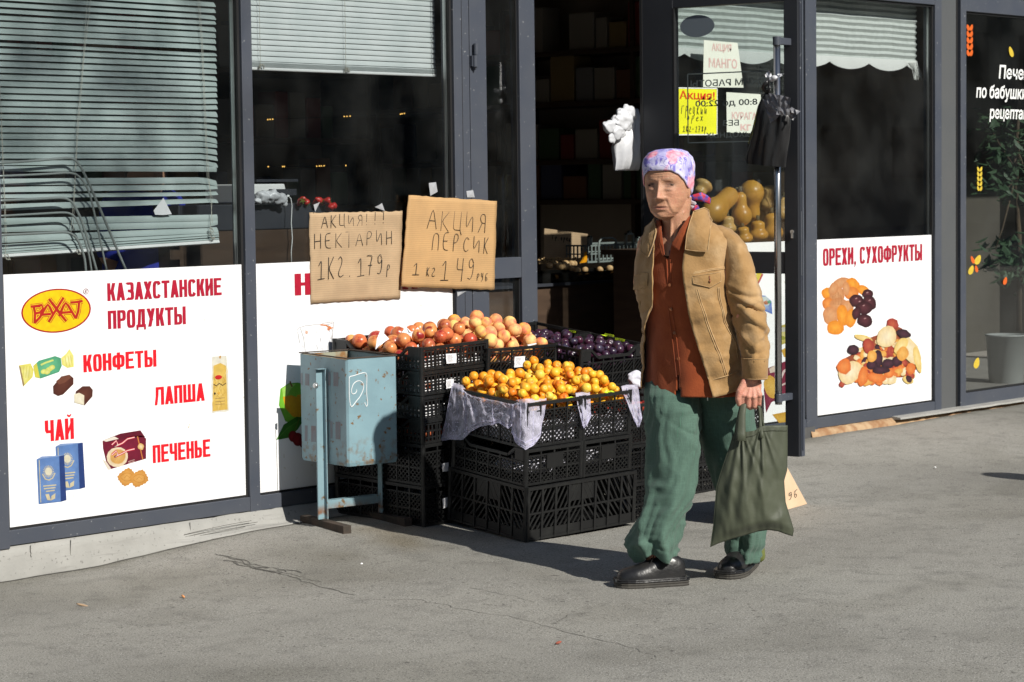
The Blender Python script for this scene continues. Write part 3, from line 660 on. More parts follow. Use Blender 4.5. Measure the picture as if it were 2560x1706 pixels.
for x, y, a, b, an, c in ((370, 1105, 18, 18, 40, PAL[3]), (350, 1150, 28, 34, 40, PAL[1]), (270, 1153, 30, 9, 15, PAL[5]), (408, 1138, 22, 14, 20, PAL[2]), (430, 1195, 26, 44, -30, PAL[1]), (400, 1180, 16, 30, 30, PAL[5]), (288, 1180, 17, 22, -10, PAL[3]),
                       (236, 1193, 17, 15, 0, PAL[2]), (225, 1270, 38, 30, -30, PAL[1]), (205, 1250, 22, 24, 0, PAL[0]), (270, 1285, 15, 30, 10, PAL[0]), (315, 1288, 28, 15, 8, PAL[0]), (358, 1272, 15, 17, 0, PAL[0]), (432, 1258, 14, 18, 0, PAL[0]), (320, 1222, 14, 26, 0, PAL[2]),
                       (355, 1240, 20, 14, 0, PAL[2]), (300, 1245, 16, 14, 0, PAL[2]), (330, 1262, 26, 12, 0, PAL[2]), (385, 1232, 14, 16, 0, PAL[2]), (405, 1205, 18, 22, 10, PAL[4]), (300, 1215, 14, 18, 0, PAL[4]), (455, 1225, 10, 40, -12, PAL[5])):
    d.blob(*q3(x, y), a*.84, b*.84, an, c[0], c[1], .2)
d.done('picture', S3)

# ------------------------------------------------------------------ sign seen through the open door
S4 = panel_sign(9.06, 10.19, .197, 1.147, 'white window sign with sweets pictures seen through the open glass door')
d = DEC(-.0056)
def q4(x, y): return (1500+x/2.6125, 340+y/2.6125)
d.poly([q4(*p) for p in ((1020, 890), (1060, 900), (1040, 945), (1020, 985))], (.75, .60, .02)); d.line([q4(1062, 902), q4(1042, 945), q4(1016, 990)], 2.2, (.55, .03, .02))
d.poly([q4(*p) for p in ((1020, 1035), (1080, 1045), (1120, 1080), (1125, 1165), (1070, 1140), (1020, 1110))], (.08, .18, .62), (.55, .66, .78))
d.poly([q4(*p) for p in ((1030, 1050), (1085, 1050), (1118, 1085), (1100, 1110), (1045, 1090))], (.62, .72, .72)); d.blob(*q4(1085, 1090), 6, 5, 0, (.55, .2, .1)); d.blob(*q4(1105, 1085), 5, 4, 0, (.1, .35, .2))
d.poly([q4(*p) for p in ((1170, 1245), (1225, 1225), (1225, 1350), (1172, 1370))], (.55, .45, .08), (.72, .66, .30)); d.blob(*q4(1195, 1265), 8, 6, 0, (.62, .60, .52)); d.blob(*q4(1190, 1320), 8, 5, 10, (.35, .36, .05))
d.poly([q4(*p) for p in ((1185, 1400), (1225, 1375), (1225, 1460), (1200, 1440))], (.72, .42, .06))
d.poly([q4(*p) for p in ((1090, 1520), (1215, 1470), (1225, 1690), (1120, 1740), (1085, 1810), (1070, 1660))], (.20, .015, .045), (.30, .05, .09))
d.blob(*q4(1120, 1640), 18, 30, -15, (.68, .38, .06), (.78, .5, .12)); d.poly([q4(*p) for p in ((1105, 1520), (1140, 1500), (1150, 1540), (1110, 1550))], (.72, .6, .5))
d.line([q4(1150, 1560), q4(1185, 1580), q4(1200, 1540), q4(1225, 1520)], 3, (.75, .6, .58)); d.line([q4(1165, 1640), q4(1225, 1610)], 2.2, (.7, .55, .52))
d.poly([q4(*p) for p in ((1125, 1820), (1230, 1800), (1230, 1900), (1200, 1890), (1190, 1870), (1172, 1880), (1150, 1850))], (.66, .36, .04), (.75, .46, .08))
d.done('picture', S4)

# ------------------------------------------------------------------ lettering on the bakery window
wm = MB(); wm.col = (.82, .84, .83); Yb = -.002
def q5(x, y): return (2380+x*.22959, y*.22959)
cp = text_polys('П', .01)[0]; capz = (min(v[1] for v in cp), max(v[1] for v in cp))
def wline(s, u0, vB, vT, h):      # cap height from the photo, natural letter widths squeezed
    a = FP(u0, vB, Yb); b = FP(u0, vT, Yb); hh = b.z-a.z; vs, fs = text_polys(s, .022, .12); x0 = min(v[0] for v in vs)
    wm.add([a + Vector(((x-x0)*hh/.72*h, 0, (y-capz[0])*hh/.72)) for x, y in vs], fs)
for a_ in (('Печем', q5(510, 855), q5(510, 715)[1], 1.12), ('по бабушкиным', q5(264, 1062), q5(264, 925)[1], 1.0), ('рецептам', q5(408, 1290), q5(408, 1160)[1], 1.0)):
    wm = MB(); wm.col = (.82, .84, .83); wline(a_[0], *a_[1], a_[2], a_[3]); wm.build('lettering', M['print'], NB)
d = DEC(Yb)
OG, YL = (.90, .16, .02), (.82, .60, .06)
def leafp(u, v, ru, rv, ang, c):
    a = R(ang); pts = [(ru*math.sin(t)*(1-.25*math.cos(t)), -rv*math.cos(t)) for t in [2*math.pi*i/14 for i in range(14)]]
    d.poly([(u+x*math.cos(a)-y*math.sin(a), v+x*math.sin(a)+y*math.cos(a)) for x, y in pts], c)
for k in range(5):
    u, v = q5(194, 302+k*69); leafp(u-4.2, v, 3.6, 8.2, -14, OG); leafp(u+4.2, v, 3.6, 8.2, 14, OG)
d.done('decal', NB); d = DEC(Yb); leafp(*q5(644, 566), 5, 13.5, -16, YL); d.done('decal', NB); d = DEC(Yb)
for k in range(5):
    u, v = 1960+667*.7335, (577+k*16.5)*.7335; leafp(u-3.6, v, 2.7, 6.4, -16, YL); leafp(u+3.6, v, 2.7, 6.4, 16, YL)
d.done('decal', NB); d = DEC(Yb)
for x, y, r1, r2, an, c in ((661, 886, 7, 13, 25, YL), (638, 921, 6, 12, 20, YL), (643, 886, 4, 10, -20, OG), (656, 917, 3.6, 9, -12, OG), (754, 958, 4.6, 10, 16, OG), (657, 1238, 6.6, 14, 14, YL)): leafp(*q3(x, y), r1, r2, an, c)
d.done('decal', NB)

# ------------------------------------------------------------------ handwriting: strokes in a unit box
HW = {'А': [[(0, 0), (.45, 1), (.9, 0)], [(.18, .38), (.75, .38)]], 'К': [[(.1, 0), (.1, 1)], [(.8, 1), (.12, .48), (.85, 0)]], 'Ц': [[(.05, 1), (.05, .08), (.8, .08)], [(.75, 1), (.75, .08), (.95, -.15)]], 'И': [[(.05, 1), (.08, 0), (.75, 1), (.8, 0)]],
      'Я': [[(.8, 0), (.78, 1), (.3, .95), (.2, .72), (.4, .5), (.78, .5)], [(.45, .5), (.1, 0)]], '!': [[(.3, 1), (.28, .3)], [(.27, .1), (.27, .02)]], 'Н': [[(.08, 1), (.08, 0)], [(.8, 1), (.8, 0)], [(.08, .48), (.8, .52)]], 'Е': [[(.75, 1), (.1, .97), (.1, .02), (.8, 0)], [(.1, .5), (.65, .52)]],
      'Т': [[(0, 1), (.9, 1)], [(.45, 1), (.45, 0)]], 'Р': [[(.12, 0), (.12, 1), (.6, .98), (.72, .75), (.5, .5), (.12, .48)]], '1': [[(.1, .7), (.45, 1), (.45, 0)], [(.0, .0), (.9, .03)]], 'Г': [[(.1, 0), (.1, 1), (.8, .98)]],
      'г': [[(.1, .85), (.35, 1), (.6, .85), (.55, .6), (.15, .3), (.1, .1), (.4, 0), (.8, .1)]], '7': [[(.0, 1), (.75, 1), (.4, .5), (.3, 0)], [(.15, .5), (.65, .5)]], '9': [[(.72, .75), (.5, 1), (.15, .85), (.2, .55), (.6, .55), (.74, .8), (.7, .3), (.45, .0), (.1, .08)]], '.': [[(.3, .02), (.36, .06)]],
      'р': [[(.15, -.5), (.2, .9), (.55, .95), (.7, .6), (.4, .3), (.18, .4)]], 'П': [[(.08, 0), (.1, 1), (.8, 1), (.8, 0)]], 'С': [[(.8, .8), (.45, 1), (.1, .6), (.15, .15), (.5, 0), (.8, .15)]], 'к': [[(.15, 0), (.15, .95)], [(.65, .95), (.17, .45), (.7, 0)]], '4': [[(.1, 1), (.05, .45), (.8, .45)], [(.75, 1), (.68, -.1)]],
      'у': [[(.1, .95), (.15, .5), (.55, .45)], [(.6, .95), (.55, .1), (.2, -.1)]], 'б': [[(.75, 1), (.2, .98), (.15, .1), (.45, 0), (.7, .2), (.55, .5), (.18, .5)]], 'и': [[(.1, .9), (.12, .1), (.4, .1), (.62, .9), (.65, .0)]], 'е': [[(.1, .5), (.6, .55), (.5, .9), (.15, .75), (.12, .25), (.4, 0), (.7, .15)]],
      'ц': [[(.1, .9), (.1, .05), (.6, .05), (.6, .9)], [(.6, .05), (.75, -.2)]], 'о': [[(.4, .9), (.1, .5), (.35, 0), (.65, .4), (.4, .9)]], 'х': [[(.1, .9), (.65, 0)], [(.65, .9), (.05, 0)]], '2': [[(.1, .8), (.4, 1), (.65, .75), (.1, 0), (.8, .05)]], '8': [[(.4, .5), (.1, .8), (.4, 1), (.65, .8), (.15, .2), (.4, 0), (.7, .2), (.4, .5)]],
      '-': [[(.1, .45), (.6, .45)]], 'й': [[(.1, .9), (.12, .1), (.4, .1), (.62, .9), (.65, .0)], [(.2, 1.1), (.4, 1.02), (.55, 1.15)]]}
def hand(m, s, O, A, B, wd, nrm, seed=0, slant=.06):
    """handwritten line s from O along A (whole width), height B; strokes are thin flat tubes on the card."""
    rn = random.Random(seed); O, A, B = Vector(O), Vector(A), Vector(B); n = len(s); adv = 1/n
    for i, ch in enumerate(s):
        if ch == ' ': continue
        hh = rn.uniform(.9, 1.06); by = rn.uniform(-.05, .05); wx = adv*rn.uniform(.68, .8)
        if ch in '!.': wx *= .8
        for st in HW[ch]:
            pts = [O + A*(i*adv + wx*(x+slant*y)) + B*(y*hh+by) + Vector(nrm)*.0006 for x, y in st]; P = []
            for a, b in zip(pts, pts[1:]):
                for k in range(4): P.append(a.lerp(b, k/4))
            P.append(pts[-1])
            for _ in range(1 if len(st) < 4 else 3): P = [P[0]]+[(P[j-1]+P[j]*2+P[j+1])/4 for j in range(1, len(P)-1)]+[P[-1]]
            m.tube(P, [wd*(.8+.4*abs(nz(j*.4, i, seed))) for j in range(len(P))], 5)
def card_sign(pts, y, label, lines, mt, wd=.0015, bow=.006):
    """pts: photo corners TL, TR, BR, BL of a sheet standing at facade distance y."""
    TL, TR, BR_, BL = [FP(u, v, y) for u, v in pts]
    t = thing('cardboard_sign', BL, label, 'price sign'); nu, nv = 26, 20; g = {}
    def pt(a, b):
        p = TL.lerp(TR, a).lerp(BL.lerp(BR_, a), b); p.y += bow*nz(a*2.2+y, b*2.2, 3) ; return p
    m = MB(); vs = []; rn = random.Random(int(abs(y)*1000))
    for j in range(nv+1):
        for i in range(nu+1):
            a, b = i/nu, j/nv; e = 0
            p = pt(a, b)
            if i in (0, nu): p.x += rn.uniform(-.0022, .0022)
            if j in (0, nv): p.z += rn.uniform(-.0022, .0022)
            vs.append(p)
    fs = [(j*(nu+1)+i, (j+1)*(nu+1)+i, (j+1)*(nu+1)+i+1, j*(nu+1)+i+1) for j in range(nv) for i in range(nu)]
    m.add(vs, fs); o = m.build('sheet', mt, t, smooth=True); sd = o.modifiers.new('thickness', 'SOLIDIFY'); sd.thickness = .005; sd.offset = -1
    ink = MB()
    for s, a0, b0, a1, b1, hgt, w2 in lines:      # left-bottom (a0,b0), right-bottom (a1,b1) in sheet coordinates, letter height as share of the sheet
        O = pt(a0, b0); A = pt(a1, b1)-O; B = pt(a0, b0-hgt)-O; hand(ink, s, O+Vector((0, -.0025, 0)), A, B, wd*w2, (0, -1, 0), len(s)+int(a0*100))
    ink.build('handwriting', M['ink'], t, smooth=True)
    return t
def q6(x, y): return (600+x*.48476, y*.48476)
C1 = card_sign([q6(360, 1098), q6(840, 1090), q6(828, 1540), q6(368, 1566)], -.012, 'pale cardboard price sign reading НЕКТАРИН taped beside the darker one',
    [('АКЦИЯ!!!', .12, .175, .86, .135, .135, 1), ('НЕКТАРИН', .035, .40, .93, .375, .17, 1), ('1Кг.179', .07, .745, .82, .70, .235, 1.15), ('р', .82, .70, .90, .70, .1, 1)], M['card2'])
C2 = card_sign([q6(872, 1008), q6(1326, 1038), q6(1312, 1497), q6(833, 1480)], -.034, 'orange brown cardboard price sign reading ПЕРСИК taped over the door post',
    [('АКЦИЯ', .22, .355, .92, .375, .235, 1), ('ПЕРСИк', .28, .585, .96, .59, .19, 1), ('1', .10, .865, .20, .865, .14, 1.1), ('кг', .245, .87, .36, .87, .10, 1), ('1', .40, .905, .53, .91, .24, 1.15), ('49', .56, .885, .80, .885, .235, 1.1), ('Руб', .79, .90, .93, .90, .085, .9)], M['card'])
# strips of clear tape that hold the signs
for u0, v0, u1, v1, u2, v2, lab in ((784, 512, 788, 530, 800, 505, 'crumpled clear tape above left end of the pale cardboard sign'), (937, 518, 962, 528, 955, 508, 'crumpled clear tape above right end of pale cardboard sign'), (1072, 458, 1076, 490, 1094, 480, 'clear tape on dark glass above the orange brown sign'), (1166, 478, 1168, 494, 1187, 494, 'clear tape on grey post above the orange brown sign'), (1143, 731, 1144, 742, 1166, 728, 'clear tape on grey post below the orange brown sign')):
    m = MB(); P = [FP(u0, v0, -.021), FP(u1, v1, -.024), FP(u2, v2, -.023), FP(u2-4, v0-2, -.0215)]
    m.add([P[0], P[1], P[2], P[3], (P[0]+P[2])/2+Vector((0, -.004, 0))], [(0, 1, 4), (1, 2, 4), (2, 3, 4), (3, 0, 4)]); tag(m.build('tape', M['tape'], loc=P[0]), lab, 'tape')
# ------------------------------------------------------------------ venetian blinds
def q7(x, y): return (x*.44655, y*.44655)            # enlargement of the left window
def slat_strip(m, xa, za, xb, zb, yb, hw, tilt, bend=None, tilt2=None, nseg=26):
    rings = []
    for i in range(nseg+1):
        a = i/nseg; x = xa+(xb-xa)*a; z = za+(zb-za)*a; tl = tilt+((tilt2 if tilt2 is not None else tilt)-tilt)*a; h = hw
        dy = dz = 0
        if bend:
            k = max(0, (a-bend[0])/(1-bend[0])) if bend[0] < 1 else 0; dz += bend[1]*k; dy += bend[2]*k
        r = []
        for j in range(6):
            s = (j/5-.5)*2; c = .0028*(1-s*s)
            r.append((x, yb+dy - c*math.sin(tl) + s*h*math.cos(tl), z+dz + nz(x*2.1, z*40)*.0012 + s*h*math.sin(tl) + c*math.cos(tl)))
        rings.append(r)
    m.loft(rings, closed=False)
YB = .105
def zz(x, y): return FP(*q7(x, y), YB).z
xL = 4.92; xR = FP(*q7(1212, 400), YB).x
bl = thing('venetian_blind', (5.6, YB, 2.4), 'pale venetian blind with sagging crooked lower slats in left window', 'blind')
m = MB(); rn = random.Random(3)
y0 = -60
while y0 < 905:
    za, zb = zz(120, y0), zz(120, y0+36)
    t = R(56+rn.uniform(-9, 8))
    if 215 < y0 < 250: t = R(35)
    if y0 < 20 and y0 > -20: t = R(50)
    if y0 > 660: t = R(62+rn.uniform(-8, 4))
    bend = (.93, rn.uniform(-.004, .004), .004)
    if y0 > 660: bend = (.94, -.010*rn.random()-.003, .01)
    slat_strip(m, xL, (za+zb)/2, xR, (za+zb)/2+(zz(1150, 330)-zz(1150, 300))*(.35 if 200 < y0 < 250 else 0), YB, .0128, t, bend); y0 += 36.6
for l0, l1, r0, r1, t0, t1, bd in ((920, 960, 926, 963, 82, 82, (.95, -.001, 0)), (1000, 1040, 994, 1026, 82, 70, (.95, -.014, 0)), (1040, 1080, 1031, 1064, 60, 60, (.96, .002, 0)), (1082, 1116, 1072, 1098, 38, 38, (.95, .003, 0)),
                        (1147, 1187, 1113, 1133, 84, 40, (.985, -.003, 0)), (1218, 1260, 1203, 1238, 84, 84, (1, 0, 0)), (1262, 1302, 1240, 1271, 84, 84, (.96, .01, 0)), (1324, 1370, 1274, 1303, 84, 62, (1, 0, 0)), (1376, 1404, 1290, 1318, 55, 40, (1, 0, 0)), (1396, 1424, 1306, 1332, 40, 30, (1, 0, 0)), (1410, 1434, 1324, 1344, 30, 30, (1, 0, 0))):
    slat_strip(m, xL, (zz(20, l0)+zz(20, l1))/2, xR-.012, (zz(1190, r0)+zz(1190, r1))/2, YB, .0128, R(t0), bd, R(t1))
m.build('slats', mat('dusty_slat', (.43, .50, .49), .5, (.34, .41, .40), 5), bl, smooth=True)
m = MB(); a = Vector((xL, YB, zz(20, 1444))); b = Vector((xR-.01, YB, zz(1190, 1356))); m.bar(a, b, (0, -1, .25), .014, .022); m.build('bottom_rail', M['white'], bl, bevel=.003)
m = MB()
for pts in (((507, 0), (470, 330), (440, 700), (420, 1000), (398, 1300)), ((489, 0), (466, 330), (432, 700), (410, 1290)), ((1108, 0), (1128, 250), (1145, 660), (1160, 990), (1188, 1110), (1178, 1290)), ((1118, 0), (1137, 300), (1158, 800), (1170, 1000), (1190, 1250)), ((0, 480), (18, 900), (40, 1400)), ((6, 700), (24, 1100), (30, 1420))):
    m.tube([FP(*q7(*p), YB-.018) for p in pts], .0009, 5)
for cx, cy, s in ((1185, 1290, 16), (1190, 1325, 20), (40, 1440, 22), (440, 1412, 18)):
    for k in range(5):
        a0 = rn.random()*6; m.tube([FP(*q7(cx+s*math.cos(a0+t*.7)*(.4+.14*t*.6), cy+s*.8*math.sin(a0+t*.9)), YB-.02-.002*k) for t in range(7)], .0009, 4)
m.build('cord', mat('blind_cord', (.55, .53, .46), .8), bl)
m = MB(); P = [FP(*q7(*p), YB-.017) for p in ((860, 1180), (915, 1108), (962, 1200), (912, 1205), (868, 1203))]; m.add(P, [(0, 1, 2, 3, 4)])
tag(m.build('paper_scrap', M['paper'], loc=P[0]), 'small white pointed paper caught in the lower slats of left blind', 'paper scrap')
bl2 = thing('venetian_blind', (6.8, YB, 2.4), 'neat pale venetian blind half raised in the middle window', 'blind')
m = MB(); xa, xb = 6.335, FP(1086, 100, YB).x
z0 = FP(700, 157, YB).z; z = z0+.004
while z < 2.44: slat_strip(m, xa, z+.011, xb, z+.011, YB, .0132, R(72+rn.uniform(-2, 2))); z += .0231
for k in range(6): slat_strip(m, xa, z0-.002-.0035*k, xb, z0-.002-.0035*k, YB, .0128, R(12))
m.build('slats', M['slat'], bl2, smooth=True)
m = MB(); m.box(xa, xb, YB-.013, YB+.013, z0-.036, z0-.023); m.build('bottom_rail', M['white'], bl2, bevel=.004)
m = MB()
for u in (649, 863):
    p = FP(u, 60, YB-.019); m.tube([(p.x+.0012*math.sin(k*1.9), p.y, z0-.03+k*.0115) for k in range(44)], .0011, 5)
    for k in range(7):
        a0 = rn.random()*6; m.tube([(p.x+.013*math.cos(a0+t*.8), p.y-.002*k, z0-.022+.010*math.sin(a0*2+t)) for t in range(6)], .0011, 4)
m.build('cord', mat('tangled_cord', (.42, .40, .34), .8), bl2)
# bent tube frames leaning between glass and left blind
for i, (pts, r) in enumerate(((((-30, 914), (180, 902), (380, 884), (415, 890), (450, 930), (500, 1030), (600, 1265), (712, 1530)), .0075), (((-30, 988), (250, 976), (400, 966), (445, 985), (500, 1070), (530, 1200), (600, 1530)), .006), (((-30, 1126), (250, 1112), (360, 1106), (405, 1130), (450, 1215), (500, 1370), (545, 1530)), .0075),
                              (((-30, 1212), (250, 1196), (380, 1188), (425, 1215), (470, 1330), (500, 1430), (515, 1540)), .006), (((-30, 1318), (250, 1306), (380, 1298), (425, 1325), (455, 1385), (475, 1450), (482, 1540)), .0075))):
    m = MB(); P = [FP(*q7(*p), .055-.004*i) for p in pts]; Q = []
    for a, b in zip(P, P[1:]): Q += [a.lerp(b, k/5) for k in range(5)]
    Q.append(P[-1])
    for _ in range(4): Q = [Q[0]]+[(Q[j-1]+2*Q[j]+Q[j+1])/4 for j in range(1, len(Q)-1)]+[Q[-1]]
    m.tube(Q, r*.68, 8)
    tag(m.build('bent_tube', mat('grey_tube', (.33, .36, .35), .3, metal=.3) if i == 0 else bpy.data.materials['grey_tube'], loc=P[0], smooth=True), 'bent grey metal tube leaning inside the left window before the slats', 'metal tube', 'bent metal tubes inside the left window')

# ------------------------------------------------------------------ pleated curtains with a scalloped edge
M['curtain'] = mat('pleated_curtain', (.62, .65, .62), .85, (.55, .58, .55), 30)
M['lace'] = mat('curtain_edge', (.80, .80, .77), .85)
zc = FP(2036, 141, .1).z
for x0, x1, lab, ns, ph in ((9.06, 10.19, 'pleated pale curtain with scalloped edge seen through the open door glass', 3, .35), (10.31, FP(2291, 100, .1).x, 'pleated pale curtain with scalloped edge and corner fringe in right window', 3, .3)):
    c = thing('curtain', (x0, .1, 2.4), lab, 'curtain'); m = MB(); rings = []
    for k in range(24):
        z = zc+.0165*k; rings.append([(x0+(x1-x0)*i/40, .1+(.008 if k % 2 else -.004)+.004*nz(i*.12, k*.3), z+.004*nz(i*.15, 2)) for i in range(41)])
    m.loft(rings, closed=False); m.build('pleats', M['curtain'], c)
    m = MB(); A = []; B = []; C2_ = []
    for i in range(81):
        a = i/80; x = x0+(x1-x0)*a; s = abs(math.sin(math.pi*(a*ns+ph))); A.append((x, .094, zc+.006)); B.append((x, .088, zc-.024)); C2_.append((x, .09+.004*nz(i*.1), zc-.022-.038*s**.7))
    m.loft([A, B, C2_], closed=False); m.build('scalloped_edge', M['lace'], c, smooth=True)
    if x0 > 10:
        m = MB(); rr = random.Random(2)
        for k in range(36):
            a = FP(2272+k*.5, 157, .085); b = FP(2284+22*rr.random(), 188+14*rr.random(), .08+.02*rr.random()); m.tube([a, a.lerp(b, .5)+Vector((.006, 0, .004)), b], .0016, 4)
        m.build('fringe', M['lace'], c)

# ------------------------------------------------------------------ papers on the window behind the door
def q8(x, y): return (1680+x*.26778, y*.26778)
def note(pts, label, mt, y=-.004):
    P = [FP(*q8(*p), y) for p in pts]; t = thing('paper_note', P[3], label, 'notice'); m = MB(); m.add(P+[p+Vector((0, .001, 0)) for p in P], [(0, 3, 2, 1), (4, 5, 6, 7), (0, 1, 5, 4), (1, 2, 6, 5), (2, 3, 7, 6), (3, 0, 4, 7)]); m.build('sheet', mt, t, fixn=True); return t
M['yellow'] = mat('yellow_paper', (.82, .80, .01), .7, (.74, .72, .01), 8); M['cream'] = mat('cream_paper', (.72, .74, .66), .8, (.66, .68, .6), 5)
y1 = note(((38, 822), (422, 828), (420, 1258), (40, 1260)), 'yellow notice with red heading and handwritten price behind the door glass', M['yellow'])
m = MB(); m.col = (.85, .86, .82)
for a, b in (((38, 822), (422, 828)), ((422, 828), (420, 1258)), ((420, 1258), (40, 1260)), ((40, 1260), (38, 822))): m.bar(FP(*q8(*a), -.0052), FP(*q8(*b), -.0052), (0, -1, 0), .006, .0008)
m.build('border', M['print'], y1)
m = MB(); m.col = (.75, .06, .01); a = FP(*q8(70, 942), -.0053); b = FP(*q8(70, 845), -.0053); c = FP(*q8(400, 942), -.0053); fit_text(m, 'Акция!', a, (c.x-a.x, 0, 0), (0, 0, b.z-a.z), .02); m.build('lettering', M['print'], y1)
m = MB()
for s, xa, yb, xb, yt in (('Грецкий', 85, 1065, 335, 990), ('орех', 135, 1130, 305, 1080), ('1кг-278р', 100, 1232, 330, 1175)):
    a = FP(*q8(xa, yb), -.0053); b = FP(*q8(xb, yb), -.0053); c = FP(*q8(xa, yt), -.0053); hand(m, s, a, (b.x-a.x, 0, 0), (0, 0, c.z-a.z), .0016, (0, -1, 0), 5, .2)
m.build('handwriting', M['ink'], y1)
for pts, lab, lines in ((((298, 375), (612, 402), (668, 820), (290, 815)), 'upper cream paper notice with faded pink words behind the door glass', (('АКЦИЯ', 372, 490, 555, 405), ('МАНГО', 345, 632, 608, 540))),
                        (((508, 862), (828, 882), (845, 1245), (512, 1240)), 'lower cream paper notice with faded pink words beside the yellow notice', (('КУРАГА', 560, 1115, 790, 1045), ('кг', 640, 1220, 740, 1160)))):
    t = note(pts, lab, M['cream']); m = MB(); m.col = (.74, .48, .45)
    for s, xa, yb, xb, yt in lines:
        a = FP(*q8(xa, yb), -.0053); b = FP(*q8(xa, yt), -.0053); c = FP(*q8(xb, yb), -.0053); fit_text(m, s, a, (c.x-a.x, 0, 0), (0, 0, b.z-a.z), .02)
    m.build('lettering', M['print'], t)
# grey film lettering on the outer side of the door glass, so mirrored from here
def LP(x, y, off=-.0215): return at_off(*q8(x, y), off)
M['film'] = mat('grey_film', (.085, .105, .105), .5)
m = MB()
for s, xl, xr, yb, yt in (('РЕЖИМ РАБОТЫ', 175, 940, 818, 752), ('8:00 до 22:00', 220, 800, 1012, 942), ('БЕЗ', 475, 627, 1180, 1122), ('ВЫХОДНЫХ', 320, 800, 1300, 1240)):
    a = LP(xr, yb-.0*xr); o = LP(xl, yb); s0 = (a-DH).dot(DD); s1 = (o-DH).dot(DD); top = LP(xl, yt)
    O = DH+DD*s0+DN*(-.0195)+UP*o.z; fit_text(m, s, O, DD*(s1-s0), UP*(top.z-o.z), .018)
za, zb2 = LP(150, 695).z, LP(150, 1335).z; sa, sb2 = (LP(150, 1000)-DH).dot(DD), (LP(1010, 1000)-DH).dot(DD)
for p, q in (((sa, za), (sb2, za)), ((sa, zb2), (sb2, zb2)), ((sa, za), (sa, zb2)), ((sb2, za), (sb2, zb2))):
    m.bar(DH+DD*p[0]+DN*-.0193+UP*p[1], DH+DD*q[0]+DN*-.0193+UP*q[1], DN, .006, .0006)
m.build('lettering', M['film'], dpane)
m = MB(); c = LP(237, 245); sc, zc2 = (c-DH).dot(DD), c.z; ra = abs((LP(398, 245)-DH).dot(DD)-sc); rz = abs(LP(237, 142).z-zc2)
m.add([DH+DD*(sc+ra*math.cos(2*math.pi*i/48))+DN*-.019+UP*(zc2+rz*math.sin(2*math.pi*i/48)) for i in range(48)], [tuple(range(48))]); m.build('sticker', mat('grey_sticker', (.115, .14, .165), .6), dpane)

# ------------------------------------------------------------------ black carrier bags tied to the handle
M['binbag'] = mat('black_polythene', (.012, .012, .013), .32, (.02, .02, .021), 20, bump=.9, bscale=26, stretch=(1, 1, .35))
M['polythene'] = mat('white_polythene', (.62, .63, .66), .35, (.5, .51, .54), 14, bump=.5, bscale=40)
M['greyfoil'] = mat('grey_polythene', (.22, .22, .24), .3, (.12, .12, .13), 9, bump=.4, bscale=30)
OFF = HO+.03
bb = thing('carrier_bag_roll', tuple(LP(900, 900, OFF)), 'bundle of black plastic bags hanging from the long door handle', 'plastic bags')
m = MB(); rings = []
prof = [(872, 868, 905), (900, 850, 925), (940, 828, 960), (1000, 808, 1060), (1100, 778, 1098), (1200, 758, 1096), (1300, 732, 1088), (1400, 708, 1078), (1480, 690, 1068), (1545, 700, 1062)]
for y, xl, xr in prof:
    a = LP(xl, y + (0 if y < 1450 else -18), OFF); b = LP(xr, y + (0 if y < 1450 else 18), OFF); c = (a+b)/2; h = (b-a)/2; k = len(rings)
    dep = .018 if k < 3 else .042
    rings.append([c + h*math.cos(t)*(1+.10*nz(3*math.cos(t), 3*math.sin(t), y*.004)) + DN*dep*math.sin(t)*(1+.5*nz(4*math.cos(t), 4*math.sin(t), y*.003)) for t in [2*math.pi*i/40 for i in range(40)]])
m.loft(rings, True, True, False); m.build('black_bag', M['binbag'], bb, smooth=True)
def crump(m, pts, off, th=.006, sub=5, amp=.006, seed=0):
    P = [LP(x, y, off+o) for x, y, o in pts]; g = []
    for j in range(sub+1):
        for i in range(sub+1):
            a, b = i/sub, j/sub; p = P[0].lerp(P[1], a).lerp(P[3].lerp(P[2], a), b); p += DN*amp*nz(a*4+seed, b*4, seed*3.1)*2; g.append(p)
    m.add(g, [(j*(sub+1)+i, j*(sub+1)+i+1, (j+1)*(sub+1)+i+1, (j+1)*(sub+1)+i) for j in range(sub) for i in range(sub)])
m = MB(); crump(m, [(905, 870, 0), (985, 890, .02), (985, 1010, .03), (880, 1000, .01)], OFF+.05, seed=1); crump(m, [(990, 885, .02), (1112, 915, .03), (1095, 1080, .02), (975, 1072, .03)], OFF+.055, seed=2)
crump(m, [(840, 925, 0), (960, 965, .02), (1000, 1090, .03), (918, 1155, .01)], OFF+.048, seed=3); crump(m, [(1105, 1000, 0), (1188, 1040, .01), (1140, 1125, .01), (1090, 1090, 0)], OFF+.03, seed=4, amp=.01)
m.build('grey_bag', M['greyfoil'], bb)
m = MB(); m.tube([LP(905, 735, OFF), LP(870, 790, OFF+.02), LP(850, 815, OFF), LP(890, 870, OFF+.01)], [.006, .012, .013, .009], 10); m.tube([LP(900, 770, OFF-.01), LP(912, 830, OFF+.03), LP(895, 880, OFF)], [.006, .007, .009], 8); m.build('twisted_neck', M['binbag'], bb, smooth=True)
m = MB(); hc = LP(953, 735, HO)
m.tube([hc + (DD*math.cos(t)+DN*math.sin(t))*.022+UP*.004*math.sin(2*t) for t in [2*math.pi*i/14 for i in range(15)]], .007, 8)
m.ell(LP(955, 730, HO+.026), DD*.018, DN*.012, UP*.013); m.ell(LP(925, 745, HO+.026), DD*.014, DN*.01, UP*.010)
crump(m, [(872, 690, 0), (915, 650, 0), (925, 720, .01), (890, 740, .01)], HO+.02, seed=6, amp=.01); crump(m, [(990, 690, 0), (1052, 688, 0), (1020, 715, .01), (985, 735, .01)], HO+.02, seed=7, amp=.008)
m.build('knot', M['polythene'], bb, smooth=True)

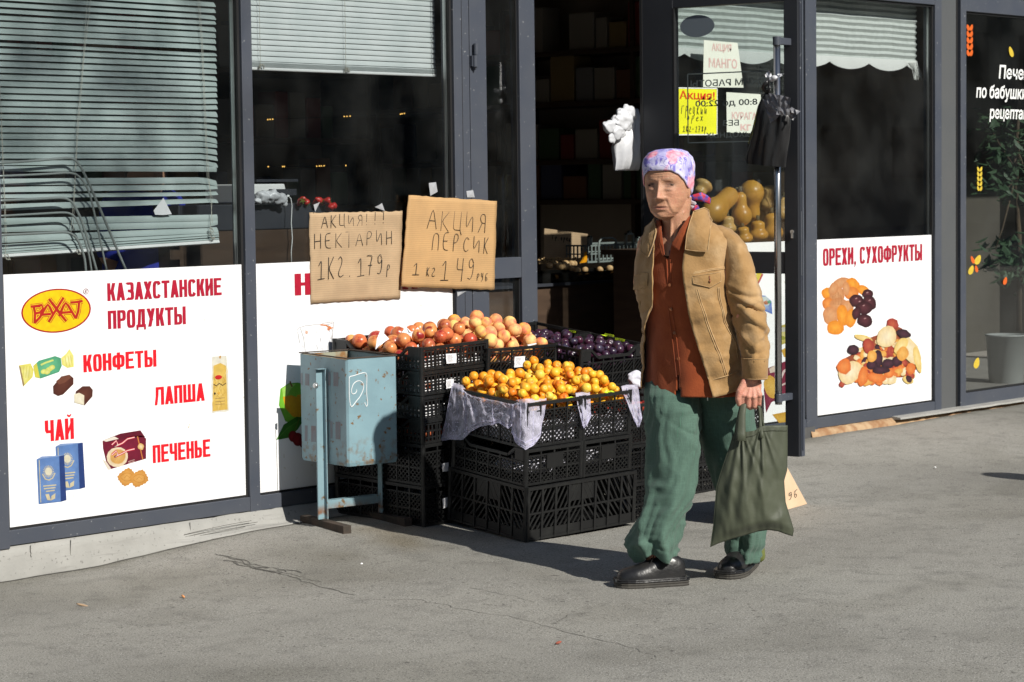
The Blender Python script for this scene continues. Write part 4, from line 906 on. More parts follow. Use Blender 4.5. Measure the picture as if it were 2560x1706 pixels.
# ------------------------------------------------------------------ goods inside
def q9(x, y): return (1310+x*.16581, 560+y*.16581)
yc = .62
P0, P1 = FP(*q9(150, 560), yc), FP(*q9(1990, 560), yc)
t = thing('display_counter', (8.6, yc+.3, .15), 'dark wooden display counter inside the doorway', 'counter'); m = MB(); zt2 = FP(*q9(900, 880), yc).z
m.box(7.9, 9.6, yc, yc+.7, .15, zt2-.01); m.build('cabinet', M['wood'], t); m = MB(); m.box(7.9, 9.6, yc-.02, yc+.72, zt2-.01, zt2+.005); m.build('counter_top', M['framedark'], t)
zr = FP(*q9(900, 720), yc).z
t = thing('nut_tray', (8.6, yc, zt2), 'shallow dark plastic tray of walnuts on the counter in the doorway', 'tray'); m = MB(); xa, xb = FP(*q9(270, 700), yc).x, FP(*q9(1700, 700), yc).x
m.box(xa, xb, yc-.004, yc, zt2+.005, zr); m.box(xa, xb, yc+.3, yc+.304, zt2+.005, zr); m.box(xa, xa+.004, yc, yc+.3, zt2+.005, zr); m.box(xb-.004, xb, yc, yc+.3, zt2+.005, zr); m.build('side_panel', glass_mat('smoked_plastic', (.25, .22, .18), .02), t)
m = MB(); m.box(xa, xb, yc, yc+.3, zt2+.005, zt2+.012); m.build('base', M['black'], t)
M['nut'] = mat('walnut_shell', (.52, .35, .17), .7, (.38, .23, .10), 60, bump=.6, bscale=120)
def lathe_mesh(name, prof, mt, n=16, fn=None):
    m = MB(); rings = [[Vector((r*math.cos(2*math.pi*i/n), r*math.sin(2*math.pi*i/n), z)) for i in range(n)] for r, z in prof]
    if fn: rings = [[fn(p, i/(len(rings)-1)) for p in rr] for i, rr in enumerate(rings)]
    m.loft(rings, True, True, True); o = m.build(name, mt, smooth=True); me = o.data; bpy.data.objects.remove(o); return me
def sph_prof(r, k=10, sq=1.0): return [(max(r*math.sin(math.pi*i/k), 1e-4), -r*sq*math.cos(math.pi*i/k)) for i in range(k+1)]
nutme = lathe_mesh('walnut', sph_prof(.0165, 8, 1.12), M['nut'], 14)
def inst(me, name, loc, rot=None, s=1., label=None, cat=None, group=None):
    o = bpy.data.objects.new(name, me); COL.objects.link(o); o.location = loc
    if rot: o.rotation_euler = rot
    o.scale = (s, s, s) if not isinstance(s, tuple) else s
    return tag(o, label, cat, group)
rr = random.Random(8)
def rrot(): return (rr.uniform(0, 6.3), rr.uniform(0, 6.3), rr.uniform(0, 6.3))
for x, y, dy in ((380, 632, .05), (470, 600, .2), (520, 640, .06), (560, 655, .03), (600, 615, .12), (635, 600, .15), (620, 650, .03), (715, 600, .14), (720, 668, .04), (800, 708, .03), (922, 692, .03), (1145, 692, .03), (1290, 672, .04), (1400, 688, .1), (1490, 712, .03), (1530, 655, .1), (1690, 632, .1), (760, 600, .2), (690, 640, .1), (540, 620, .1), (1340, 760, .03), (1450, 828, .03), (1260, 800, .03), (1060, 832, .03), (950, 780, .03), (850, 800, .03), (720, 800, .04), (620, 790, .05), (1180, 820, .04), (480, 810, .06), (1360, 820, .06)):  # lowest ones stand in for nuts mirrored in the dark tray
    inst(nutme, 'walnut', FP(*q9(x, y), yc+dy), rrot(), rr.uniform(.9, 1.1), 'pale walnut in the dark tray, the lowest ones added as reflections', 'walnut', 'walnuts in the tray on the counter')
M['bag_orange'] = mat('orange_cellophane', (.72, .30, .01), .3); m = MB(); P = [FP(*q9(*p), yc+.28) for p in ((945, 420), (955, 540), (940, 580), (860, 592), (900, 540))]; m.add(P+[p+Vector((0, .012, 0)) for p in P], [(0, 1, 2, 3, 4), (9, 8, 7, 6, 5), (0, 5, 6, 1), (1, 6, 7, 2), (2, 7, 8, 3), (3, 8, 9, 4), (4, 9, 5, 0)]); tag(m.build('wrapper', M['bag_orange'], loc=P[3]), 'folded orange cellophane wrapper beside the grey crate', 'wrapper')
m = MB()
for i in range(240):
    p = FP(*q9(210+rr.random()*640, 600-90*rr.random()**1.5), yc+.34+.12*rr.random()); m.ell(p, (.007, 0, 0), (0, .005, 0), (0, 0, .005), 6, 4)
tag(m.build('seed_heap', M['nut'], loc=FP(*q9(500, 600), yc+.4)), 'heap of small brown shelled nuts behind the walnuts', 'nuts', kind='stuff')
P = [FP(*q9(*p), yc+.45) for p in ((310, 68), (962, 152), (952, 520), (300, 520))]
t = thing('cardboard_sign', P[3], 'dim cardboard sheet with faint walnut lettering inside the doorway', 'price sign'); m = MB(); m.add(P+[p+Vector((0, .005, 0)) for p in P], [(0, 3, 2, 1), (4, 5, 6, 7), (0, 1, 5, 4), (1, 2, 6, 5), (2, 3, 7, 6), (3, 0, 4, 7)]); m.build('sheet', M['card2'], t, fixn=True)
m = MB(); a, b, c = FP(*q9(425, 235), yc+.447), FP(*q9(720, 270), yc+.447), FP(*q9(425, 180), yc+.447); hand(m, 'Гр.орех', a, b-a, (0, 0, c.z-a.z), .002, (0, -1, 0), 2); m.build('handwriting', M['ink'], t)
# grey-green plastic crate on the counter
M['greyplastic'] = mat('grey_green_plastic', (.20, .235, .225), .45, (.16, .19, .18), 8)
ya = yc+.3; A, B, D_ = FP(*q9(960, 592), ya), FP(*q9(1990, 570), ya), FP(*q9(960, 318), ya); W_, H_ = B.x-A.x, D_.z-A.z
t = thing('grey_crate', A, 'grey green plastic crate with arched handle on the dark counter', 'crate')
def slotted(m, o, ex, n, w_, h_, nslot):
    ex, n = Vector(ex), Vector(n); o = Vector(o)
    for z0, z1 in ((0, .10), (.45, .52), (.9, 1.0)): m.obox(o+UP*h_*z0, ex*w_, n*.006, UP*h_*(z1-z0))
    for i in range(nslot+1): m.obox(o+ex*(w_-.008)*i/nslot+n*.0005, ex*.008, n*.005, UP*h_)
m = MB(); slotted(m, A, (1, 0, 0), (0, 1, 0), W_, H_, 18); m.build('front_panel', M['greyplastic'], t)
m = MB(); slotted(m, A+Vector((0, .3, 0)), (1, 0, 0), (0, 1, 0), W_, H_, 18); m.build('rear_panel', M['greyplastic'], t)
for x in (0, W_): m = MB(); slotted(m, A+Vector((x, .01, 0)), (0, 1, 0), (-1, 0, 0), .28, H_, 10); m.build('side_panel', M['greyplastic'], t)
m = MB(); pts = [FP(*q9(*p), ya-.004) for p in ((1125, 590), (1125, 330), (1140, 260), (1180, 220), (1330, 212), (1380, 245), (1395, 320), (1395, 580))]; m.tube(pts, .006, 8); m.build('handle', M['greyplastic'], t, smooth=True)
for u0, u1, v0, v1 in ((960, 1005, 180, 320), (1520, 1640, 140, 570), (1560, 1600, 100, 140), (1690, 1735, 195, 280)):
    a, b = FP(*q9(u0, v1), ya-.002), FP(*q9(u1, v0), ya-.002); m = MB(); m.box(a.x, a.x+.008, a.y-.012, a.y+.004, a.z, b.z); m.box(b.x-.008, b.x, a.y-.012, a.y+.004, a.z, b.z); m.box(a.x, b.x, a.y-.012, a.y+.004, b.z-.008, b.z); m.build('corner_post', M['greyplastic'], t)
# hanging white plastic bags
def qa(x, y): return (1300+x*.29335, y*.29335)
yh = .07
t = thing('hanging_bags', FP(*qa(930, 900), yh), 'crumpled white plastic bags hanging in the dark doorway', 'plastic bags'); m = MB(); rings = []
for y, xl, xr, dp in ((930, 925, 985, .018), (1000, 890, 1000, .03), (1080, 860, 1004, .04), (1180, 812, 1008, .045), (1260, 802, 1008, .045), (1360, 806, 1008, .04), (1440, 808, 1008, .022), (1456, 812, 1006, .006)):
    a, b = FP(*qa(xl, y), yh), FP(*qa(xr, y), yh); c = (a+b)/2; h = (b-a)/2
    rings.append([c+h*math.cos(s)*(1+.05*nz(2*math.cos(s), 2*math.sin(s), y*.01))+Vector((0, dp*math.sin(s)*(1+.5*nz(3*math.cos(s), 3*math.sin(s), y*.006))+.006*math.sin(7*s+y*.01), 0)) for s in [2*math.pi*i/48 for i in range(48)]])
m.loft(rings, True, True, True); m.build('long_bag', M['polythene'], t, smooth=True)
m = MB()
for cx, cy, rx, ry in ((870, 1030, 130, 105), (930, 960, 80, 68), (760, 1080, 82, 62), (830, 1120, 95, 85), (785, 1180, 50, 55), (915, 930, 55, 42), (980, 985, 34, 36)):
    a = FP(*qa(cx, cy), yh-.05); e = rx*.29335*.00176*1.1; f = ry*.29335*.0018*1.05; vs0 = len(m.v); m.ell(a, (e, 0, 0), (0, e*.45, 0), (0, 0, f), 44, 30)
    for i in range(vs0, len(m.v)): p = m.v[i]; rd = abs(nz(p.x*22, p.y*22, p.z*22)); m.v[i] = a+(p-a)*(1.08-.42*rd+.16*nz(p.x*50, p.y*50, p.z*50)-.18*abs(nz(p.x*44+5, p.y*44, p.z*44)))
m.build('bunched_bag', M['polythene'], t, smooth=True)

# pumpkins behind the right-hand glass
M['pumpkin'] = mat('butternut_skin', (.78, .40, .07), .35, (.68, .30, .04), 7, bump=.15, bscale=40)
M['pumpkin2'] = mat('pale_butternut_skin', (.78, .50, .2), .4, (.72, .4, .12), 7)
def butternut(p, q, r0, r1, mt, lab):      # from neck end p to bulb end q
    p, q = Vector(p), Vector(q); m = MB(); d = q-p; L = d.length; ts = [i/16 for i in range(17)]; pts = []; rs = []
    for s in ts:
        neck = r0*min(1, (max(s, .001)/.12)**.5); bulb = r1*math.sqrt(max(0, 1-((s-.70)/.31)**2)); r = max(neck*(1-sst(.45, .75, s)) if s < .8 else 0, bulb if s > .4 else 0, .002); pts.append(p+d*s); rs.append(r)
    for _ in range(1): rs = [rs[0]]+[(rs[i-1]+2*rs[i]+rs[i+1])/4 for i in range(1, 16)]+[rs[-1]]
    m.tube(pts, rs, 24); o = m.build('butternut_squash', mt, loc=(p+q)/2, smooth=True)
    st = MB(); n = -d.normalized(); st.tube([p-n*.004, p+n*.012, p+n*.02+Vector((.004, 0, .003))], [.012, .009, .010], 8); st.build('stalk', mat('squash_stalk', (.16, .12, .06), .9) if 'squash_stalk' not in bpy.data.materials else bpy.data.materials['squash_stalk'], o, smooth=True)
    return tag(o, lab, 'squash', 'butternut squashes on the window ledge')
def qb(x, y): return (1500+x/2.6125, 340+y/2.6125)
def px(r, y): return r/2.6125*(CP-FP(1850, 540, y)).length/F_PX
for a, b, r0, r1, y, mt, lab in (((880, 360), (690, 545), 62, 84, .16, 0, 'large butternut squash lying aslant beside the head scarf'), ((915, 360), (930, 590), 38, 68, .13, 0, 'slim upright butternut squash in the middle of the heap'), ((1000, 560), (985, 290), 48, 84, .17, 0, 'butternut squash standing bulb upward at top of the heap'),
                                ((640, 390), (690, 300), 40, 62, .26, 1, 'pale butternut squash partly behind the scarf knot'), ((1090, 500), (1130, 330), 60, 80, .25, 1, 'big pale squash behind the steel door handle'), ((830, 520), (835, 640), 42, 58, .12, 1, 'small squash at lower left of the heap'),
                                ((930, 590), (945, 705), 40, 60, .11, 0, 'squash at bottom of the heap next to the jacket shoulder'), ((1030, 550), (1035, 690), 46, 68, .12, 0, 'squash at bottom of the heap left of the handle'), ((1120, 500), (1130, 690), 50, 72, .16, 0, 'upright squash behind the handle at the right end'), ((1200, 400), (1180, 560), 44, 60, .28, 1, 'pale squash at right edge of the glass')):
    butternut(FP(*qb(*a), y), FP(*qb(*b), y), px(r0, y), px(r1, y), M['pumpkin2' if mt else 'pumpkin'], lab)
t = thing('window_ledge', (9.7, .2, 1.0), 'white ledge inside the window under the butternut squashes', 'ledge'); m = MB(); m.box(9.06, 10.9, .035, .45, 1.10, 1.125); m.build('board', M['wood'], t)
m = MB()
for x in (9.1, 10.8): m = MB(); m.box(x, x+.04, .1, .4, .149, 1.10); m.build('bracket', M['wood'], t)
# middle window: white till, bag, strawberries
def qc(x, y): return (600+x*.48476, y*.48476)
yw = .38
t = thing('counter', (6.8, yw+.2, .15), 'dark brown counter inside the middle window', 'counter'); zc3 = FP(*qc(200, 1185), yw).z; m = MB(); m.box(6.2, 7.45, yw, yw+.6, .15, zc3); m.build('cabinet', M['wood'], t)
m = MB(); zk = FP(*qc(200, 1052), yw).z; m.box(6.2, FP(*qc(500, 1100), yw).x, yw+.02, yw+.35, zc3+.002, zk); tag(m.build('black_box', M['framedark'], loc=(6.6, yw+.1, zc3), bevel=.004), 'dark box standing on the counter in the middle window', 'box')
t = thing('till', FP(*qc(150, 1050), yw), 'white cash till with black top bar inside the middle window', 'till'); a, b = FP(*qc(60, 1048), yw+.1), FP(*qc(300, 948), yw+.1); m = MB()
m.prism([(0, 0), (b.x-a.x+.02, 0), (b.x-a.x, b.z-a.z), (0, b.z-a.z)], ((a.x-.08, a.y, a.z), (1, 0, 0), (0, 0, 1)), -.22); m.build('case', M['white'], t, bevel=.006, fixn=True)
m = MB(); a2, b2 = FP(*qc(85, 935), yw+.12), FP(*qc(300, 926), yw+.12); m.box(a2.x, b2.x, a2.y, a2.y+.04, a2.z-.004, a2.z+.008); m.build('top_bar', M['framedark'], t)
m = MB(); a2, b2 = FP(*qc(150, 1010), yw+.098), FP(*qc(290, 975), yw+.098); m.box(a2.x, b2.x, a2.y-.002, a2.y+.01, a2.z, b2.z); m.build('dark_panel', M['framedark'], t)
m = MB()
for cx, cy, rx, ry in ((120, 1015, 45, 35), (165, 1010, 50, 34), (205, 1025, 42, 32), (225, 1050, 22, 20), (95, 1035, 25, 18)):
    a = FP(*qc(cx, cy), yw-.02); e = rx*.48476*.00152*1.2; f = ry*.48476*.0016; k0 = len(m.v); m.ell(a, (e, 0, 0), (0, e*.6, 0), (0, 0, f), 22, 14)
    for i in range(k0, len(m.v)): p = m.v[i]; m.v[i] = a+(p-a)*(1+.4*nz(p.x*40, p.y*40, p.z*40)+.2*nz(p.x*90, p.y*90, p.z*90))
tag(m.build('white_bag', M['polythene'], loc=FP(*qc(160, 1050), yw), smooth=True), 'crumpled white bag lying before the till in the middle window', 'plastic bag')
m = MB(); m.tube([FP(*qc(*p), yw-.03) for p in ((225, 1025), (250, 1012), (262, 1025), (268, 1060), (264, 1150), (270, 1230), (264, 1300), (266, 1370))], .0022, 6); m.ell(FP(*qc(248, 1012), yw-.03), (.008, 0, 0), (0, .006, 0), (0, 0, .006), 8, 6); tag(m.build('cord', M['white'], loc=FP(*qc(266, 1370), yw), smooth=True), 'white cable hanging down from the crumpled bag', 'cable')
M['straw'] = mat('strawberry_skin', (.45, .012, .012), .3, (.55, .03, .02), 40, bump=.5, bscale=150); M['calyx'] = mat('strawberry_calyx', (.07, .22, .02), .7)
sme = lathe_mesh('strawberry', [(.001, -.018), (.006, -.013), (.012, -.002), (.0145, .006), (.012, .011), (.004, .013), (.001, .0125)], M['straw'], 12)
for i, (x, y, dy) in enumerate(((325, 1030, 0), (340, 1040, .03), (405, 1032, 0), (392, 1045, .03), (450, 1035, 0), (458, 1055, .02), (470, 1070, 0), (455, 1075, .03), (310, 1044, .03), (425, 1045, .04), (480, 1062, .03))):
    o = inst(sme, 'strawberry', FP(*qc(x, y), yw+dy-.02), (rr.uniform(1, 4), rr.uniform(0, 6), rr.uniform(0, 6)), 1.15, 'red strawberry on the dark box in the middle window', 'strawberry', 'strawberries on the dark box'); o['_o'] = [0, 0, 0]
    if i < 5:
        m = MB()
        for k in range(6): s = k*1.05; m.add([(0, 0, .0125), (.006*math.cos(s-.3), .006*math.sin(s-.3), .014), (.017*math.cos(s), .017*math.sin(s), .017), (.006*math.cos(s+.3), .006*math.sin(s+.3), .014)], [(0, 1, 2, 3)])
        c = m.build('calyx', M['calyx'], o)
# dark shelves with packets, and fairy lights
sh = thing('shelf_unit', (8.6, 3.6, .15), 'dim shelves of packets at the back of the shop', 'shelves'); m = MB()
for z in (.9, 1.32, 1.74, 2.16): m.box(6.2, 10.4, 3.5, 3.95, z, z+.03)
m.build('shelf', M['wood'], sh); m = MB()
for x in (6.2, 7.6, 9.0, 10.37): m.box(x, x+.03, 3.52, 3.95, .15, 2.5)
m.build('upright', M['wood'], sh)
pc = [(.26, .24, .21), (.20, .03, .025), (.05, .10, .05), (.24, .17, .07), (.20, .20, .21), (.16, .07, .035), (.05, .06, .12)]
pm = [mat('packet_%s' % n_, c, .6) for n_, c in zip(('cream', 'red', 'green', 'ochre', 'grey', 'brown', 'blue'), pc)]
for z in (1.35, 1.77, 2.19, .93):
    x = 6.3
    while x < 10.2:
        wd = rr.uniform(.08, .2); hh = rr.uniform(.14, .30); k = rr.randrange(7)
        if rr.random() < .85:
            m = MB(); m.box(x, x+wd-.015, 3.53, 3.7, z+.001, z+hh); tag(m.build('packet', pm[k], loc=(x, 3.55, z), bevel=.006), 'packet standing on the dim shelves at the back', 'packet', 'packets on the shop shelves')
        x += wd
sh = thing('shelf_unit', (11.4, 2.6, .15), 'dim shelves of packets along the side wall beyond the doorway', 'shelves'); m = MB(); SZ = [XP(1450, v, 11.25).z for v in (126, 254, 400)]+[XP(1450, 500, 11.25).z]
for z in SZ: m.box(11.2, 11.55, .9, 4.3, z-.03, z)
m.build('shelf', M['wood'], sh); m = MB()
for y in (.9, 2.0, 3.1, 4.27): m.box(11.21, 11.55, y, y+.03, .15, 2.6)
m.build('upright', M['wood'], sh)
for z in SZ:
    y = .95
    while y < 4.2:
        wd = rr.uniform(.10, .24); hh = rr.uniform(.15, .30); k = rr.choice([0, 0, 4, 1, 2, 3, 5, 6])
        if rr.random() < .9: m = MB(); m.box(11.23, 11.4, y, y+wd-.015, z+.001, z+hh); tag(m.build('packet', pm[k], loc=(11.25, y, z), bevel=.006), 'packet standing on the dim shelves along the side wall', 'packet', 'packets on the side wall shelves')
        y += wd
em = bpy.data.materials.new('lamp_glow'); em.use_nodes = True; e_ = em.node_tree.nodes['Principled BSDF']; e_.inputs['Emission Color'].default_value = (1, .55, .12, 1); e_.inputs['Emission Strength'].default_value = 1.6
for lab, pts in (('string of tiny amber lights along shelf in the doorway', [qa(178, 918), qa(262, 918), qa(316, 910), qa(345, 908), qa(375, 907), qa(395, 906), qa(425, 906), qa(445, 905), qa(520, 901), qa(538, 901)]), ('pair of tiny amber lights low in the doorway', [qa(291, 1371), qa(309, 1371), qa(326, 1371)]),
                 ('string of tiny amber lights high behind the middle window', [qc(138, 618), qc(150, 617), qc(163, 616), qc(532, 602), qc(546, 601), qc(562, 600), qc(822, 590), qc(830, 588), qc(842, 587)]), ('string of tiny amber lights low behind the middle window', [qc(140, 861), qc(214, 860), qc(222, 860), qc(390, 858), qc(404, 857), qc(414, 857), qc(428, 856), qc(540, 855)])):
    P = [FP(*q, 3.4) for q in pts]; t = thing('light_string', P[0], lab, 'fairy lights'); m = MB(); m.tube(P if len(P) > 1 else P*2, .0015, 4); m.build('wire', M['rubber'], t); m = MB()
    for p in P: m.ell(p-Vector((0, .01, 0)), (.0045, 0, 0), (0, .004, 0), (0, 0, .004), 8, 6)
    m.build('bulbs', em, t)
# things dimly behind the right window
m = MB(); a, b = FP(2040, 270, .9), FP(2130, 196, .9); m.box(a.x, b.x, .9, .93, a.z, b.z); tag(m.build('red_sign', mat('red_panel', (.30, .05, .02), .6), loc=a), 'dim red panel hanging behind the right window', 'panel')
m = MB(); a, b = FP(2170, 600, .8), FP(2160, 500, .8)
for i in range(40):
    p = FP(2150+rr.uniform(-16, 26), 600, .8); q = FP(2160+rr.uniform(-30, 45), 545+rr.uniform(-20, 30), .8+rr.uniform(-.06, .06)); m.tube([p, p.lerp(q, .5)+Vector((rr.uniform(-.02, .02), 0, 0)), q], .003, 4)
tag(m.build('wheat_bunch', mat('dry_stalks', (.22, .11, .02), .8), loc=FP(2160, 600, .8)), 'dry brown stalks standing behind the right window', 'dried stalks')

# ------------------------------------------------------------------ bakery: potted plant and pale tub
def leaf_cluster(m, c, R_, n, size, rg, zk=1.):
    for i in range(n):
        d = Vector((rg.gauss(0, 1), rg.gauss(0, 1), rg.gauss(0, 1)*zk)); d = d/max(d.length, .01)*R_*rg.random()**.45; p = c+d
        a = Vector((rg.uniform(-1, 1), rg.uniform(-1, 1), rg.uniform(-.9, .2))).normalized(); b = a.cross(Vector((rg.uniform(-.3, .3), rg.uniform(-.3, .3), 1))).normalized(); L = size*rg.uniform(.7, 1.3); nn = a.cross(b)*L*.12
        m.add([p, p+a*L*.35+b*L*.24+nn, p+a*L*.7+b*L*.18+nn, p+a*L, p+a*L*.7-b*L*.18+nn, p+a*L*.35-b*L*.24+nn, p+a*L*.5], [(0, 6, 1), (1, 6, 2), (2, 6, 3), (3, 6, 4), (4, 6, 5), (5, 6, 0)])
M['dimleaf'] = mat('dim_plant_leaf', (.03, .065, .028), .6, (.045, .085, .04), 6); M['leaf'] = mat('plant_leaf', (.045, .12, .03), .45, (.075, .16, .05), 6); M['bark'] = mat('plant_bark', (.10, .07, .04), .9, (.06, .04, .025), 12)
t = thing('potted_tree', (13.1, .75, .14), 'leafy green indoor tree behind the bakery window', 'plant'); rg = random.Random(11); m = MB(); y = .75
cl = [FP(*q3(x, y_), .75) for x, y_ in ((700, 430), (760, 400), (800, 470), (730, 510), (780, 560), (700, 600), (760, 640), (810, 600), (720, 850), (780, 830), (810, 880), (740, 900), (800, 930), (840, 500), (860, 650), (870, 850))]
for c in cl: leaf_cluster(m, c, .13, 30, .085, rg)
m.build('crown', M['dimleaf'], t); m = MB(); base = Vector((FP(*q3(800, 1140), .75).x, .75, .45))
m.tube([base, base+Vector((.01, 0, .5)), base+Vector((-.02, .02, 1.1)), base+Vector((.03, 0, 1.7))], [.022, .018, .014, .008], 8)
for c in cl[::2]: m.tube([base+Vector((-.01, .01, .7+.03*len(m.v) % .6)), c.lerp(base+Vector((0, 0, 1)), .3), c], [.008, .006, .003], 5)
m.build('trunk', M['bark'], t, smooth=True)
a, b = FP(*q3(742, 1145), .55), FP(*q3(742, 1315), .55); me = lathe_mesh('tub', [(.10, 0), (.11, .01), (.13, a.z-b.z-.012), (.137, a.z-b.z-.01), (.137, a.z-b.z), (.12, a.z-b.z), (.10, .03), (.01, .03)], mat('pale_tub_plastic', (.30, .31, .30), .5), 32)
inst(me, 'tub', (a.x+.14, .6, b.z), None, 1, 'pale plastic tub standing on the bakery floor', 'tub')

# ------------------------------------------------------------------ what the glass mirrors: an unseen street side added to darken reflections
t = thing('reflection_backdrop', (6, -34, 0), 'unseen grey building added across the street to darken the glass reflections', 'building')
M['farwall'] = mat('far_wall', (.40, .36, .30), .9, (.32, .29, .24), .3); m = MB(); m.box(-70, 90, -46, -34, -1, 15); m.build('wall', M['farwall'], t)
m = MB()
for i in range(40):
    for k in range(4): m.box(-66+i*3.9, -64.2+i*3.9, -33.98, -33.9, 1.6+k*3.2, 3.2+k*3.2)
m.build('windows', M['framedark'], t)

# ------------------------------------------------------------------ street tree outside the frame, seen only by its shade, and an invented shade caster
tre = thing('street_tree', (-8, -13.6, 0), 'tall street tree outside the frame that dapples the left window with shade', 'tree'); rg = random.Random(21); m = MB()
for i in range(30):
    c = Vector((rg.uniform(.6, 5.4), -12.6+rg.uniform(-1.2, 1.2), rg.uniform(10.5, 12.8))); leaf_cluster(m, c, .26, 12, .12, rg)
for i in range(15): leaf_cluster(m, Vector((rg.uniform(3.5, 5.2), -12.6+rg.uniform(-.6, .6), rg.uniform(10.0, 11.1))), .24, 16, .12, rg)
m.build('crown', M['leaf'], tre); m = MB(); m.tube([(-8, -13.6, 0), (-7.9, -13.5, 4), (-7.7, -13.2, 9), (-7.4, -12.9, 14)], [.26, .22, .16, .06], 10)
for k in range(7): m.tube([(-7.7, -13.2, 9+.5*k), (-3, -12.8, 10.8+.35*k), (1+.8*k, -12.6, 11.2+.2*k)], [.06, .03, .008], 6)
m.build('trunk', M['bark'], tre, smooth=True)
bz = zg(9.63, -2.8); me = lathe_mesh('shade_caster', [(.12, 0), (.12, .03), (.085, .05), (.08, .70), (.095, .73), (.095, .76), (.10, .84), (.085, .91), (.05, .95), (.001, .965)], mat('shade_caster_paint', (.12, .12, .12), .6), 24)  # unseen post invented to throw the dark shadow at the right edge
inst(me, 'shade_caster', (9.63, -2.8, bz), None, 1, 'unseen dark post added outside the right edge to cast shade inside', 'shade_caster')
# seated person behind the left blind
yp = .62
def pz(x, y, d=0): return FP(*q7(x, y), yp+d)
m = MB()
for a, b, r0, r1 in (((800, 1260), (800, 1620), .15, .16), ((690, 1180), (910, 1180), .085, .085), ((800, 1150), (810, 1080), .05, .05), ((930, 1190), (985, 1430), .058, .05), ((985, 1430), (960, 1600), .042, .034), ((670, 1190), (620, 1430), .058, .05), ((620, 1430), (700, 1580), .042, .034)): m.capsule(pz(*a), pz(*b), r0, r1, 16, 4)
hc2 = pz(815, 985, -.02); m.ell(hc2, (.078, 0, 0), (0, .095, 0), (0, 0, .118), 24, 18); m.ell(hc2+Vector((-.02, -.095, -.015)), (.013, 0, 0), (0, .016, 0), (0, 0, .02), 10, 8)
tmp = m.build('person', mat('plain_skin', (.46, .26, .17), .55, (.4, .21, .13), 30), fixn=True); md = tmp.modifiers.new('r', 'REMESH'); md.mode = 'VOXEL'; md.voxel_size = .009; md.use_smooth_shade = True
me2 = bpy.data.meshes.new_from_object(tmp.evaluated_get(bpy.context.evaluated_depsgraph_get())); bpy.data.objects.remove(tmp); o0 = pz(800, 1620); me2.transform(Matrix.Translation(-o0)); sp = bpy.data.objects.new('person', me2); COL.objects.link(sp); sp.location = o0; sp['_o'] = list(o0)
tag(sp, 'seated person in a bright blue shirt dimly seen behind the left blind', 'person')
M['blue'] = mat('blue_shirt', (.015, .03, .38), .8, (.01, .02, .28), 9, bump=.3, bscale=30); m = MB()
for a, b, r0, r1 in (((800, 1260), (800, 1620), .166, .175), ((685, 1180), (915, 1180), .098, .098), ((925, 1185), (975, 1390), .072, .07), ((675, 1185), (630, 1390), .072, .07)): m.capsule(pz(*a), pz(*b), r0, r1, 18, 5)
m.build('shirt', M['blue'], sp, smooth=True)
m = MB(); m.ell(hc2+Vector((.012, .012, .02)), (.088, 0, 0), (0, .10, 0), (0, 0, .12), 20, 14); h_ = m.build('hair', mat('brown_hair', (.05, .03, .018), .6, (.03, .018, .01), 40, stretch=(1, 1, .1)), sp, smooth=True)
# ------------------------------------------------------------------ litter bin
def _binp(n, L, vec, out, b):
    r1 = NNOISE(n, L, vec, 38, .63, .69, 4); gz = n.new('ShaderNodeSeparateXYZ'); L.new(vec, gz.inputs[0])
    low = n.new('ShaderNodeMapRange'); low.inputs[1].default_value = .40; low.inputs[2].default_value = .30; low.inputs[4].default_value = .75; L.new(gz.outputs[2], low.inputs[0])
    r2 = NNOISE(n, L, vec, 34, .50, .66, 5); mm = n.new('ShaderNodeMath'); mm.operation = 'MULTIPLY'; L.new(low.outputs[0], mm.inputs[0]); L.new(r2, mm.inputs[1])
    ad = n.new('ShaderNodeMath'); ad.operation = 'MAXIMUM'; L.new(r1, ad.inputs[0]); L.new(mm.outputs[0], ad.inputs[1])
    c = NMIX(n, L, ad.outputs[0], out, (.16, .085, .025)); d = NNOISE(n, L, vec, 3.5, .45, .8, 6); return NMIX(n, L, d, c, (.13, .20, .235))
M['binpaint'] = mat('rusty_blue_paint', (.20, .32, .365), .5, (.175, .285, .33), 7, bump=.12, bscale=60, extra=_binp)
M['rust'] = mat('rusty_iron', (.06, .04, .028), .85, (.032, .026, .02), 18, bump=.5, bscale=80)
def _post(n, L, vec, out, b):
    gz = n.new('ShaderNodeSeparateXYZ'); L.new(vec, gz.inputs[0]); low = n.new('ShaderNodeMapRange'); low.inputs[1].default_value = .11; low.inputs[2].default_value = .04; low.inputs[3].default_value = .0; low.inputs[4].default_value = 1; L.new(gz.outputs[2], low.inputs[0])
    r = NNOISE(n, L, vec, 26, .36, .60, 5); mm = n.new('ShaderNodeMath'); mm.operation = 'MULTIPLY'; mm.inputs[1].default_value = 1.7; L.new(low.outputs[0], mm.inputs[0]); m2 = n.new('ShaderNodeMath'); m2.operation = 'MULTIPLY'; L.new(mm.outputs[0], m2.inputs[0]); L.new(r, m2.inputs[1]); m2.use_clamp = True
    c = NMIX(n, L, m2.outputs[0], out, (.17, .075, .035)); k = NNOISE(n, L, vec, 30, .62, .7, 4); return NMIX(n, L, k, c, (.14, .08, .03))
M['postpaint'] = mat('chipped_blue_paint', (.20, .31, .35), .55, (.165, .26, .30), 9, extra=_post)
f1 = GZ(863.7, 1356); f1r = GZ(733.7, 1330); gb = zg(f1.x, -.3)
yf = -.43; p0 = FP(866, 905, yf); xb = p0.x; zb0 = FP(868, 1172, yf).z; ztf = FP(866, 900, yf).z; BANG = -8.8
def _sv(q, ang):
    d = Vector((math.cos(R(ang)), math.sin(R(ang)))); r = ray(*q); det = r.x*-d.y + d.x*r.y; t = ((xb-CP.x)*-d.y + d.x*(yf-CP.y))/det; P = CP+r*t; return math.hypot(P.x-xb, P.y-yf), P.z
